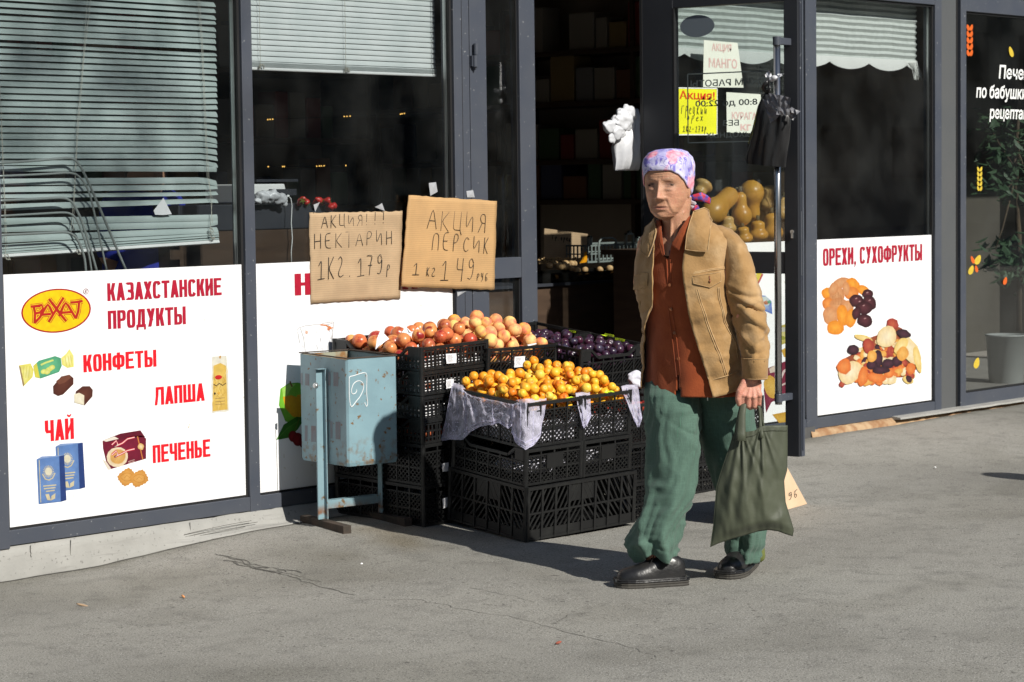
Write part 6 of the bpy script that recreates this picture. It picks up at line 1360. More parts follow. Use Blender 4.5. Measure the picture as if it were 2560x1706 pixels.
def gauze_mat():
    m = bpy.data.materials.new('sky_tinted_gauze'); m.use_nodes = True; t = m.node_tree; n = t.nodes; L = t.links; b = n['Principled BSDF']; b.inputs['Base Color'].default_value = (.80, .78, .95, 1); b.inputs['Roughness'].default_value = .9  # lilac base colour stands in for blue skylight on shaded white gauze
    tr = n.new('ShaderNodeBsdfTransparent'); mx = n.new('ShaderNodeMixShader'); tc = n.new('ShaderNodeTexCoord'); vor = n.new('ShaderNodeTexWave'); vor.inputs['Scale'].default_value = 70; vor.inputs['Distortion'].default_value = 9; vor.inputs['Detail'].default_value = 3; vor.inputs['Detail Scale'].default_value = .6; L.new(tc.outputs['Object'], vor.inputs[0])
    big = NNOISE(n, L, tc.outputs['Object'], 24, .42, .62, 5); mr = n.new('ShaderNodeMapRange'); mr.inputs[1].default_value = .75; mr.inputs[2].default_value = .95; L.new(vor.outputs['Fac'], mr.inputs[0])
    mxx = n.new('ShaderNodeMath'); mxx.operation = 'MAXIMUM'; L.new(mr.outputs[0], mxx.inputs[0]); m2 = n.new('ShaderNodeMapRange'); m2.inputs[3].default_value = .40; m2.inputs[4].default_value = .75; L.new(big, m2.inputs[0]); L.new(m2.outputs[0], mxx.inputs[1])
    tl = n.new('ShaderNodeBsdfTranslucent'); tl.inputs[0].default_value = (.8, .78, .95, 1); ad = n.new('ShaderNodeMixShader'); ad.inputs[0].default_value = .35; L.new(b.outputs[0], ad.inputs[1]); L.new(tl.outputs[0], ad.inputs[2])
    L.new(mxx.outputs[0], mx.inputs[0]); L.new(tr.outputs[0], mx.inputs[1]); L.new(ad.outputs[0], mx.inputs[2]); L.new(mx.outputs[0], n['Material Output'].inputs[0]); return m
M['gauze'] = gauze_mat(); M['gauzewad'] = mat('gauze_wad', (.70, .69, .76), .9, (.5, .5, .58), 60, bump=.8, bscale=90)
wad('gauze', Of+e1*.16+e2*.15+UP*(zf1-Of.z+.045), .13, .12, .028, M['gauzewad'], 'bundle of white gauze in crate below the left apricots', 1)
wad('gauze', Of+e1*(wA+.14)+e2*.12+UP*(zf1-Of.z+.05), .11, .10, .034, M['gauzewad'], 'bundle of white gauze in crate below the right apricots', 2)
wad('gauze', Of+e1*.16+e2*.17+UP*(zf2-Of.z+ht*.24), .135, .15, .028, M['gauzewad'], 'white gauze bed under the left apricots', 3); wad('gauze', Of+e1*(wA+.13)+e2*.17+UP*(zf2-Of.z+ht*.24), .105, .15, .028, M['gauzewad'], 'white gauze bed under the right apricots', 4)
wad('paper_wad', Vector((Op.x+.2, Op.y+.15, Op.z-hp+.035)), .17, .14, .02, M['paper'], 'crumpled white paper under the peaches', 5)
for o_, w_, lab in ((Of+UP*(zf2-Of.z), wA-.012, 'white cloth lining inside the left apricot crate'), (Of+UP*(zf2-Of.z)+e1*(wA+.006), wB, 'white cloth lining inside the right apricot crate')):
    m = MB(); A = []; B = []; e3f = e1.cross(e2)
    for i in range(25):
        f = i/24; s, t = (.014, .6*dA*(1-f*2.5)+.014) if f < .4 else (.014+(w_-.028)*(f-.4)/.6, .014); p = o_+e1*s+e2*t; wv_ = .006*nz(i*.7, w_*9); A.append(p+(e1+e2)*abs(wv_)+e3f*.012); B.append(p+(e1+e2)*(.004+abs(wv_))+e3f*(ht*(.50+.22*nz(i*.45, w_*30))))
    m.loft([A, B], closed=False); tag(m.build('cloth_lining', M['gauzewad'], loc=o_, smooth=True), lab, 'cloth lining')
# draped gauze
xs_ = Of.x-.012; ysf = Of.y-.012
def qg(x, y): return (1090+x*.1913, 940+y*.1913)
def on_front(u, v, off=0.):
    P0 = Of-FD2*(.012+off); d = ray(u, v); return CP+d*((P0-CP).dot(FD2)/d.dot(FD2))
def on_left(u, v, off=0.):
    P0 = Of-FD1*(.012+off); d = ray(u, v); return CP+d*((P0-CP).dot(FD1)/d.dot(FD1))
def on_crate(u, v, off=0.): return on_left(u, v, off) if u < 1317 else on_front(u, v, off)
def drape(name, cols, label, seed=0, nv=22, sub=5):
    m = MB(); C = []
    for (a, b), (c, d_) in zip(cols, cols[1:]):
        for k in range(sub): f = k/sub; C.append(((a[0]+(c[0]-a[0])*f, a[1]+(c[1]-a[1])*f), (b[0]+(d_[0]-b[0])*f, b[1]+(d_[1]-b[1])*f)))
    C.append(cols[-1]); vs = []
    for i, (a, b) in enumerate(C):
        for j in range(nv+1):
            f = j/nv; x, y = a[0]+(b[0]-a[0])*f, a[1]+(b[1]-a[1])*f; x += 14*nz(i*.31, j*.18, seed)*f; y += 16*nz(i*.4, seed+2, 1)*f
            off = .006+.010*f+.012*nz(i*.33+seed, j*.09, 2)*min(1, f*3)+.006*nz(i*.9, j*.3, seed); vs.append(on_crate(*qg(x, y), off))
            if j == 0: vs[-1] = on_crate(*qg(x, y), -.02)+UP*.006
    n = nv+1; m.add(vs, [(i*n+j, i*n+j+1, (i+1)*n+j+1, (i+1)*n+j) for i in range(len(C)-1) for j in range(nv)])
    # thready hem
    for k in (nv, nv-1, nv-3): m.tube([vs[i*n+k]+Vector((-.001, -.001, 0)) for i in range(len(C))], [.0016+.0012*abs(nz(i*.5, k)) for i in range(len(C))], 5)
    for i in (0, len(C)//3, 2*len(C)//3, len(C)-1): m.tube([vs[i*n+j]+Vector((-.001, -.001, 0)) for j in range(1, n)], .0013, 5)
    return tag(m.build(name, M['gauze'], loc=vs[0], smooth=True), label, 'gauze')
drape('gauze_cloth', [((215, 108), (70, 845)), ((270, 118), (215, 828)), ((340, 140), (350, 832)), ((405, 212), (430, 745)), ((480, 256), (585, 655)), ((640, 290), (700, 640)), ((860, 335), (825, 612)), ((960, 356), (935, 685)), ((1010, 362), (995, 650))], 'large piece of pale gauze hanging over left rim of the apricot crate', 1)
drape('gauze_cloth', [((1005, 362), (985, 745)), ((1060, 332), (1050, 880)), ((1180, 318), (1170, 965)), ((1300, 318), (1290, 890)), ((1445, 312), (1355, 800))], 'smaller piece of pale gauze hanging at front corner of the apricot crate', 4)
def qh(x, y): return ((1280+x*.17857-1090)/.1913, (790+y*.17857-940)/.1913)
drape('gauze_cloth', [(qh(890, 1100), qh(990, 1540)), (qh(960, 1090), qh(1005, 1568)), (qh(1040, 1088), qh(1060, 1520)), (qh(1092, 1092), qh(1100, 1390))], 'narrow strip of pale gauze hanging between the two apricot crates', 7, sub=4)
drape('gauze_cloth', [(qh(1530, 1005), qh(1730, 1500)), (qh(1600, 985), qh(1760, 1560)), (qh(1690, 985), qh(1790, 1530)), (qh(1760, 985), qh(1812, 1420))], 'strip of pale gauze hanging from the crate beside the green trousers', 9, sub=4)
P = FP(*(1280+1740*.17857, 790+900*.17857), Of.y+.12); wad('gauze', P, .045, .03, .035, M['gauzewad'], 'tuft of white gauze on the red plums by the jacket', 8)
# white paper wraps in the nectarines
def paper(pts, y, label, seed):
    P = [FP(820+x*.255, 770+yy*.255, y+dy) for x, yy, dy in pts]; c = sum(P, Vector())/len(P)+Vector((0, -.012, 0)); m = MB(); n = len(P); m.add([c]+P, [(0, i+1, (i+1) % n+1) for i in range(n)]); return tag(m.build('paper_wrap', M['paper'], loc=c), label, 'paper')
paper([(465, 410, 0), (480, 300, .02), (515, 218, .03), (560, 262, .02), (600, 305, 0), (560, 330, -.01), (500, 380, -.02)], Ol.y+.14, 'white pointed paper wrap standing among the nectarines', 1)
paper([(718, 250, .02), (740, 215, .03), (770, 190, .03), (800, 238, 0), (850, 228, .02), (880, 190, .03), (922, 245, .02), (885, 300, -.01), (800, 312, -.02), (735, 290, -.01)], Ol.y+.24, 'crumpled white paper wrap at the rear of the nectarines', 2)
# labels stuck on the crates, neon price tags on the rims
def sticker(pts, y, label, x=None):
    P = [(FP(u, v, y) if x is None else XP(u, v, x)) for u, v in pts]; t = thing('sticker', P[0], label, 'label'); m = MB(); n = 6; g = []
    for j in range(n+1):
        for i in range(n+1): p = P[0].lerp(P[1], i/n).lerp(P[3].lerp(P[2], i/n), j/n); p.y -= .0015+.002*nz(i*.5, j*.5, P[0].x*9); g.append(p)
    m.add(g, [(j*(n+1)+i, j*(n+1)+i+1, (j+1)*(n+1)+i+1, (j+1)*(n+1)+i) for j in range(n) for i in range(n)]); m.build('sheet', M['paper'], t, smooth=True)
    m = MB(); m.col = (.62, .62, .64)
    for k in range(6):
        f = .14+.12*k; a = P[0].lerp(P[3], f); b = P[1].lerp(P[2], f); q = a.lerp(b, .1); w2 = a.lerp(b, .55+.3*abs(nz(k*3.3, P[0].x))); m.bar(q+Vector((0, -.0042, 0)), w2+Vector((0, -.0042, 0)), (0, -1, 0), .0013, .0004)
    m.build('print', M['print'], t); return t
def z2(x, y): return (820+x*.255, 770+y*.255)
sticker([z2(1152, 452), z2(1257, 446), z2(1258, 540), z2(1160, 548)], Ol.y-.012, 'white label on the front of the nectarine crate'); sticker([z2(1155, 705), z2(1232, 695), z2(1225, 780), z2(1158, 795)], Ol.y-.012, 'white label on second crate of the nectarine stack')
sticker([z2(1828, 480), z2(1930, 473), z2(1924, 575), z2(1824, 586)], Op.y-.012, 'white printed label on the front of the peach crate')
sticker([(1104, 1160), (1121, 1156), (1120, 1178), (1106, 1180)], Ol.y-.012, 'grey label low on the nectarine stack in shadow'); sticker([(1105, 1248), (1124, 1240), (1124, 1265), (1107, 1272)], Ol.y-.012, 'grey label near the foot of nectarine stack in shadow')
def ptag(pts, y, label, marks=True, white=False):
    P = [(y(1280+x*.17857, 790+yy*.17857, .01) if callable(y) else FP(1280+x*.17857, 790+yy*.17857, y)) for x, yy in pts]; t = thing('price_tag', P[0], label, 'price tag'); m = MB(); m.add(P+[p+Vector((0, .0012, 0)) for p in P], [(0, 1, 2, 3), (7, 6, 5, 4), (0, 4, 5, 1), (1, 5, 6, 2), (2, 6, 7, 3), (3, 7, 4, 0)]); m.build('tag', M['paper'] if white else M['tagy'], t, fixn=True)
    if marks:
        m = MB(); o = P[3].lerp(P[2], .3).lerp(P[0], .15)+Vector((0, -.0015, 0)); hand(m, '179', o, (P[2]-P[3])*.6, (P[0]-P[3])*.55, .0007, (0, -1, 0), 3, .2); m.build('handwriting', M['ink'], t)
xw = Oq.x+wq
def ptag2(pts, label, white=False):
    P = [XP(1280+x*.17857, 790+yy*.17857, xw-.012) for x, yy in pts]; t = thing('price_tag', P[0], label, 'price tag'); m = MB(); m.add(P+[p+Vector((.0012, 0, 0)) for p in P], [(0, 1, 2, 3), (7, 6, 5, 4), (0, 4, 5, 1), (1, 5, 6, 2), (2, 6, 7, 3), (3, 7, 4, 0)]); m.build('tag', M['paper'] if white else M['tagy'], t, fixn=True)
    m = MB(); o = P[3].lerp(P[2], .45).lerp(P[0], .15)+Vector((-.0015, 0, 0)); hand(m, '99', o, (P[2]-P[3])*.5, (P[0]-P[3])*.55, .0008, (-1, 0, 0), 3, .2); m.build('handwriting', M['ink'], t)
ptag2([(755, 193), (893, 215), (885, 240), (748, 218)], 'neon yellow price tag on rim of the rear plum crate'); ptag2([(1298, 243), (1426, 268), (1424, 298), (1292, 272)], 'neon yellow price tag at left on rim of the front plum crate'); ptag2([(1445, 304), (1580, 330), (1570, 364), (1440, 338)], 'neon yellow price tag at right on rim of the front plum crate')
ptag([(1240, 262), (1300, 268), (1390, 285), (1340, 296)], Oq.y+.2, 'folded neon yellow strip beside the tag on the plum rim', False)
ptag([(1282, 1068), (1400, 1045), (1457, 1078), (1385, 1102)], on_front, 'neon yellow price tag on rim of the right apricot crate'); ptag([(750, 1150), (830, 1128), (902, 1148), (790, 1180)], on_front, 'neon yellow price tag on rim of the left apricot crate')
ptag([(215, 405), (340, 380), (345, 396), (230, 425)], Op.y-.012, 'small white tag lying on rim of the peach crate', False, True)
# loose cardboard sheet leaning behind the woman's legs
B1, B0 = GZ(2018, 1262), GZ(1830, 1316); nb = (B1-B0).normalized(); nrm_ = Vector((nb.y, -nb.x, 0)); 
def tilt(u, v):       # plane through the bottom edge, leaning 14 degrees back from upright
    pn = (nrm_+UP*.25).normalized(); d = ray(u, v); return CP+d*((B0-CP).dot(pn)/d.dot(pn))
P = [tilt(1752, 1095), tilt(1958, 1150), B1+UP*.003, B0+UP*.003]
t = thing('cardboard_sign', P[3], 'cardboard sheet leaning on the crates behind the legs and bag', 'price sign'); m = MB(); m.add(P+[p+Vector((.003, .003, 0)) for p in P], [(0, 3, 2, 1), (4, 5, 6, 7), (0, 1, 5, 4), (1, 2, 6, 5), (2, 3, 7, 6), (3, 0, 4, 7)]); m.build('sheet', mat('pale_cardboard', (.62, .44, .29), .8, (.56, .39, .25), 14), t, fixn=True)
m = MB(); o = tilt(1971, 1250)-FH*.004; hand(m, '9б', o, tilt(1998, 1240)-FH*.004-o, (0, 0, .036), .0014, tuple(-FH), 4, .1); m.build('handwriting', M['ink'], t)
# ------------------------------------------------------------------ the walking woman
def a6(x, y): return (1500+x/2.6125, 340+y/2.6125)      # upper-body enlargement
def a7(x, y): return (1500+x/2.6125, 900+y/2.6125)      # lower-body enlargement
def lerp_tab(tab, k):
    if k <= tab[0][0]: return tab[0][1:]
    for p, q in zip(tab, tab[1:]):
        if k <= q[0]:
            f = (k-p[0])/(q[0]-p[0]); f = f*f*(3-2*f)*.5+f*.5; return tuple(a+(b-a)*f for a, b in zip(p[1:], q[1:]))
    return tab[-1][1:]
TORSO = [(520, 400, 672, 8.36), (560, 372, 712, 8.36), (600, 330, 766, 8.365), (640, 300, 812, 8.37), (680, 278, 836, 8.375), (720, 262, 838, 8.38), (800, 247, 826, 8.38), (900, 238, 818, 8.38), (960, 233, 818, 8.38), (1050, 246, 826, 8.38), (1150, 268, 850, 8.385), (1250, 286, 872, 8.39), (1350, 290, 890, 8.395), (1450, 286, 905, 8.40), (1560, 280, 918, 8.40), (1700, 272, 930, 8.40)]
def ringdat(y):
    xl, xr, dc = lerp_tab(TORSO, y); uL, v = a6(xl, y); uR, _ = a6(xr, y); c = DP((uL+uR)/2, v, dc); w_ = (DP(uR, v, dc)-DP(uL, v, dc)).length/2; a = w_/.846; return c, a, a*.62, (uL+uR)/2, (uR-uL)/2
PH0 = math.atan2(.678*.62, .735)
def bpt(y, ph, sc=1., off=0.):
    c, a, b, _, _ = ringdat(y); e = 1+.0*y; ca, sa = math.cos(ph), math.sin(ph)
    r = Vector((b*sa*sc, -a*ca*sc, 0)); n = Vector((sa/b, -ca/a, 0)).normalized(); return c+r+n*off
def phi_of(x, y):
    _, _, _, uc, hw = ringdat(y); u, _ = a6(x, y); return PH0-math.acos(max(-1, min(1, (u-uc)/hw)))
def body_pt(x, y, off=0., sc=1.): return bpt(y, phi_of(x, y), sc, off)
def inpoly(x, y, P):
    r = False
    for (x0, y0), (x1, y1) in zip(P, P[1:]+P[:1]):
        if (y0 > y) != (y1 > y) and x < (x1-x0)*(y-y0)/(y1-y0)+x0: r = not r
    return r
def cloth_noise(P, n, amp, s=(9, 9, 9), seed=0.): return P+n*(amp*(nz(P.x*s[0]+seed, P.y*s[1], P.z*s[2])+.5*nz(P.x*s[0]*2.3, P.y*s[1]*2.3+seed, P.z*s[2]*2.3)))
# --- materials
def _linen(n, L, vec, out, b):
    st = n.new('ShaderNodeMapping'); st.inputs['Scale'].default_value = (240, 240, 24); L.new(vec, st.inputs[0]); f = NNOISE(n, L, st.outputs[0], 1, .35, .7, 3); c = NMIX(n, L, f, out, tuple(x*.74 for x in (.084, .148, .116))); s2 = n.new('ShaderNodeMapping'); s2.inputs['Scale'].default_value = (24, 24, 260); L.new(vec, s2.inputs[0]); g = NNOISE(n, L, s2.outputs[0], 1, .5, .8, 3); gg = n.new('ShaderNodeMath'); gg.operation = 'MULTIPLY'; gg.inputs[1].default_value = .35; L.new(g, gg.inputs[0]); return NMIX(n, L, gg.outputs[0], c, (.115, .205, .16))
M['linen'] = mat('green_linen', (.084, .148, .116), .85, (.072, .130, .101), 5, bump=.25, bscale=220, sheen=.12, spec=.2, extra=_linen)
def _cord(n, L, vec, out, b):
    wr = NNOISE(n, L, vec, 13, .5, .8, 5); c = NMIX(n, L, wr, out, (.50, .335, .175)); d = NNOISE(n, L, vec, 6, .55, .8, 5); return NMIX(n, L, d, c, (.285, .165, .065))
M['corduroy'] = mat('tan_corduroy', (.355, .212, .088), .85, (.305, .178, .07), 22, bump=.35, bscale=120, sheen=.25, spec=.2, extra=_cord)
M['seam'] = mat('worn_seam', (.47, .32, .16), .85, (.36, .22, .10), 60)
M['rustcloth'] = mat('rust_cloth', (.30, .065, .018), .8, (.255, .052, .015), 18, bump=.25, bscale=160, sheen=.15, spec=.2)
M['leather'] = mat('black_leather', (.012, .012, .013), .32, (.022, .021, .021), 22, bump=.3, bscale=60); M['sole'] = mat('shoe_sole', (.055, .05, .042), .8, (.035, .032, .028), 30)
M['sock'] = mat('olive_sock', (.14, .16, .04), .9, (.11, .13, .03), 60)
M['bagcloth'] = mat('olive_nylon', (.058, .067, .04), .62, (.05, .058, .035), 9, bump=.12, bscale=120, sheen=.1)
def _scarf(n, L, vec, out, b):
    wv = n.new('ShaderNodeTexWave'); wv.inputs['Scale'].default_value = 24; wv.inputs['Distortion'].default_value = 16; wv.inputs['Detail'].default_value = 2.5; wv.inputs['Detail Scale'].default_value = 1.6; L.new(vec, wv.inputs[0])
    mr = n.new('ShaderNodeMapRange'); mr.inputs[1].default_value = .80; mr.inputs[2].default_value = .95; L.new(wv.outputs['Fac'], mr.inputs[0]); ar = NNOISE(n, L, vec, 22, .38, .5, 2); m1 = n.new('ShaderNodeMath'); m1.operation = 'MULTIPLY'; L.new(mr.outputs[0], m1.inputs[0]); L.new(ar, m1.inputs[1])
    c = NMIX(n, L, NNOISE(n, L, vec, 14, .45, .66, 3), (.60, .58, .76), (.36, .34, .66)); c = NMIX(n, L, m1.outputs[0], c, (.15, .12, .48)); bl = NNOISE(n, L, vec, 34, .55, .62, 3); c = NMIX(n, L, bl, c, (.20, .17, .55)); pk = NNOISE(n, L, vec, 12.5, .53, .60, 2)
    c2 = NMIX(n, L, NNOISE(n, L, vec, 60, .4, .6, 3), (.78, .42, .50), (.72, .20, .30)); return NMIX(n, L, pk, c, c2)
M['scarf'] = mat('floral_scarf', (.6, .6, .8), .7, bump=.1, bscale=140, extra=_scarf)
def _scarf2(n, L, vec, out, b): return NMIX(n, L, NNOISE(n, L, vec, 48, .48, .56, 3), (.10, .07, .34), (.48, .03, .06))
M['scarf2'] = mat('scarf_border', (.2, .1, .4), .6, extra=_scarf2); M['scarflining'] = mat('scarf_lining', (.50, .46, .50), .8)
def _skin(n, L, vec, out, b):
    f = NNOISE(n, L, vec, 42, .52, .75, 5); c = NMIX(n, L, f, out, (.45, .20, .13)); g = NNOISE(n, L, vec, 120, .62, .72, 3); return NMIX(n, L, g, c, (.34, .18, .11))
M['skin'] = mat('aged_skin', (1, 1, 1), .5, vcol=True, bump=.45, bscale=170, spec=.35, extra=_skin); M['skin'].node_tree.nodes['Principled BSDF'].inputs['Subsurface Weight'].default_value = .08; M['skin'].node_tree.nodes['Principled BSDF'].inputs['Subsurface Radius'].default_value = (.008, .003, .0015); M['skin'].node_tree.nodes['Principled BSDF'].inputs['Subsurface Scale'].default_value = .6

# --- head, as rings around the vertical axis of the skull; z = 0 at the eyes
YW = R(24); HFw = (-FH*math.cos(YW) - RH*math.sin(YW)).normalized(); PT = R(2); HF = (HFw*math.cos(PT)-UP*math.sin(PT)).normalized(); HL = UP.cross(HF).normalized(); HU = HF.cross(HL).normalized()
HC = DP(1560+497/5.6, 360+577/5.6, 8.27) - HF*.088
HT = [(-.126, .004, .052, -.030), (-.122, .026, .072, -.012), (-.112, .043, .081, .004), (-.095, .057, .086, .026), (-.075, .066, .087, .048), (-.05, .0725, .088, .072), (-.025, .076, .0885, .096), (0, .079, .089, .108), (.03, .0805, .090, .112), (.06, .0775, .084, .106), (.085, .069, .070, .091), (.105, .053, .050, .066), (.118, .030, .028, .034), (.124, .008, .007, .01)]
def g2(x, s): return math.exp(-(x/s)**2)
def head_pt(z, th, grow=0., feat=True):
    wl, ff, fb = lerp_tab(HT, z); ct, s_ = math.cos(th), math.sin(th); e = .86
    l = wl*math.copysign(abs(s_)**e, s_); f = (ff if ct > 0 else fb)*math.copysign(abs(ct)**e, ct); d = 0.
    if feat and ct > 0:
        al = abs(l)
        hh = 0
        if -.060 < z < .02:
            if z > -.043: t = (z+.043)/.063; hh = .0235*(1-t)**1.15+.002
            else: hh = .0255*max(0, 1-((-.043-z)/.014)**2)
            d += hh*g2(l, .0085+.0048*max(0, min(1, (.01-z)/.05)))
        d += .0065*g2(al-.0145, .0062)*g2(z+.047, .006)
        d -= .0092*g2(al-.0315, .0155)*g2(z-.001, .0095); d += .0058*g2(al-.0325, .0105)*g2(z+.0005, .0062); d += .0026*g2(z-.0195, .0065)*g2(al-.027, .022); d -= .0022*g2(al-.0325, .013)*g2(z-.0085, .0022)
        d += .0022*g2(al-.031, .012)*g2(z+.0165, .005); d -= .0016*g2(al-.031, .014)*g2(z+.024, .003)
        d += .0045*g2(al-.047, .018)*g2(z+.027, .015); d -= .0016*g2(al-.050, .016)*g2(z+.068, .018); d += .0030*g2(al-.040, .014)*g2(z+.085, .016)
        t = (z+.043)/-.045
        if 0 <= t <= 1.25: d -= .0028*g2(al-(.018+.016*t), .0036)*min(1, 4*t); d += .0018*g2(al-(.026+.017*t), .007)
        d += .0030*g2(z+.0745, .0048)*g2(l, .021); d -= .0048*g2(z+.0805, .0022)*g2(l, .024); d += .0034*g2(z+.0865, .0048)*g2(l, .019); d -= .0034*g2(z+.0965, .005)*g2(l, .022); d += .0042*g2(z+.112, .012)*g2(l, .018); d -= .0012*g2(l, .0035)*g2(z+.064, .007)
        d += .0008*math.sin(z*2*math.pi/.0095)*sst(.024, .034, z)*g2(l, .05); d -= .0014*g2(al-.006, .0028)*g2(z-.022, .008)
        d += .0008*math.sin((z+al*.6)*2*math.pi/.007)*g2(al-.056, .010)*g2(z-.002, .016)
        for zz_ in (.028, .036, .0445): d -= .0013*g2(z-zz_-.002*math.sin(l*60), .0016)*g2(l, .042)
        for k in (-1, 0, 1): d -= .0011*g2((z-.001)-k*.55*(al-.044), .0016)*sst(.043, .048, al)*(1-sst(.058, .068, al))
        for q_ in (.056, .064): d -= .0010*g2(al-q_-.1*(z+.05), .0016)*g2(z+.045, .028)
    d *= 1.12
    p = HC+HL*l+HF*(f+d)+HU*z
    if grow: n = (HL*(l/max(wl, .01)**2)+HF*(f/max(ff if ct > 0 else fb, .012)**2)+HU*(z-.01)/.0155).normalized(); p += n*grow
    return p
hm_ = MB(); NT, rows = 110, []
zs = [-.126+.25*i/112 for i in range(113)]
for z in zs: rows.append([head_pt(z, 2*math.pi*j/NT) for j in range(NT)])
hm_.loft(rows, True, True, True)
for sgn in (1, -1):      # ears
    c = HC+HL*.076*sgn-HF*.002-HU*.022; hm_.ell(c, HL*.008, (HF*.8+HU*.2)*.016-HF*.002, HU*.030, 12, 10)
# neck
def ringpx(pt, xl, xr, y, dc, dh, n=24, sk=0.):
    uL, v = pt(xl, y); uR, _ = pt(xr, y); c = DP((uL+uR)/2, v, dc); w_ = (DP(uR, v, dc)-DP(uL, v, dc)).length/2
    return [c+RH*w_*math.cos(t)+FH*(dh*math.sin(t)+sk*math.cos(t)) for t in [2*math.pi*i/n for i in range(n)]]
hm_.loft([ringpx(a6, xl, xr, y, dc, dh) for y, xl, xr, dc, dh in ((400, 420, 600, 8.36, .05), (460, 415, 592, 8.355, .053), (520, 402, 585, 8.355, .055), (580, 408, 588, 8.36, .056), (640, 395, 610, 8.37, .062), (700, 350, 680, 8.38, .085), (780, 330, 720, 8.385, .10))], True, True, True)
for (p, q, r) in (((470, 545), (462, 690), .0075), ((540, 500), (478, 700), .0085)): hm_.capsule(DP(*a6(*p), 8.312), DP(*a6(*q), 8.305), r, r*.7, 8, 3)    # cords of the neck
# torso, legs, arms under the clothes
rings = []
for y in range(640, 1701, 60): c, a, b, _, _ = ringdat(y); rings.append([bpt(y, 2*math.pi*i/28, .72) for i in range(28)])
hm_.loft(rings, True, True, True)
def chain(pts):
    for (p, r0), (q, r1) in zip(pts, pts[1:]): hm_.capsule(p, q, r0, r1, 12, 4)
P7 = lambda x, y, d: DP(*a7(x, y), d)
P6 = lambda x, y, d: DP(*a6(x, y), d)
chain([(P7(520, 90, 8.43), .065), (P7(460, 560, 8.35), .062), (P7(375, 1120, 8.29), .045), (P7(365, 1370, 8.27), .034)])
chain([(P7(740, 90, 8.44), .065), (P7(830, 600, 8.45), .062), (P7(930, 1050, 8.50), .042), (P7(990, 1280, 8.51), .026)])
chain([(P6(740, 700, 8.33), .05), (P6(925, 1060, 8.27), .042), (P6(1000, 1440, 8.215), .031), (P7(992, 118, 8.20), .027)])
chain([(P6(330, 720, 8.46), .05), (P6(290, 960, 8.53), .042), (P6(390, 1250, 8.58), .034)])
# left hand: palm, four bent fingers, thumb
HD = 8.185
W0 = P7(992, 118, 8.20)
for (kx, ky), (px_, py_), (mx, my), (tx, ty), r, dk in (((936, 226), (930, 283), (946, 300), (962, 268), .0098, 0), ((968, 238), (966, 299), (982, 312), (990, 280), .0104, -.002), ((1005, 240), (1006, 300), (1014, 310), (1012, 280), .0100, 0), ((1040, 228), (1038, 285), (1040, 296), (1034, 268), .0088, .004)):
    K = P7(kx, ky, HD+dk); Pp = P7(px_, py_, HD+.012+dk); Mm = P7(mx, my, HD+.034+dk); T_ = P7(tx, ty, HD+.046+dk)
    hm_.capsule(W0.lerp(K, .15)+FH*.002, K, .0145, .0118, 10, 3); hm_.capsule(K-FH*.001, K+UP*.001, .0118, .0118, 10, 3); chain([(K, .0108), (Pp, r), (Mm, r*.92), (T_, r*.82)])
hm_.capsule(P7(955, 150, HD+.014), P7(960, 215, HD+.02), .020, .018, 12, 4); hm_.capsule(P7(1020, 150, HD+.016), P7(1022, 215, HD+.022), .020, .017, 12, 4)
chain([(P7(945, 150, HD+.004), .015), (P7(913, 205, HD-.004), .0128), (P7(902, 255, HD-.002), .0108), (P7(908, 290, HD+.008), .0088)])
tmp = hm_.build('person', M['skin'], fixn=True)
md = tmp.modifiers.new('r', 'REMESH'); md.mode = 'VOXEL'; md.voxel_size = .0023; md.use_smooth_shade = True
sm = tmp.modifiers.new('s', 'SMOOTH'); sm.factor = .35; sm.iterations = 1
dg = bpy.context.evaluated_depsgraph_get(); me = bpy.data.meshes.new_from_object(tmp.evaluated_get(dg)); bpy.data.objects.remove(tmp)
for a in list(me.color_attributes): me.color_attributes.remove(a)
ca = me.color_attributes.new('Col', 'FLOAT_COLOR', 'POINT'); cols = []
def mixc(a, b, f): return tuple(x+(y-x)*f for x, y in zip(a, b))
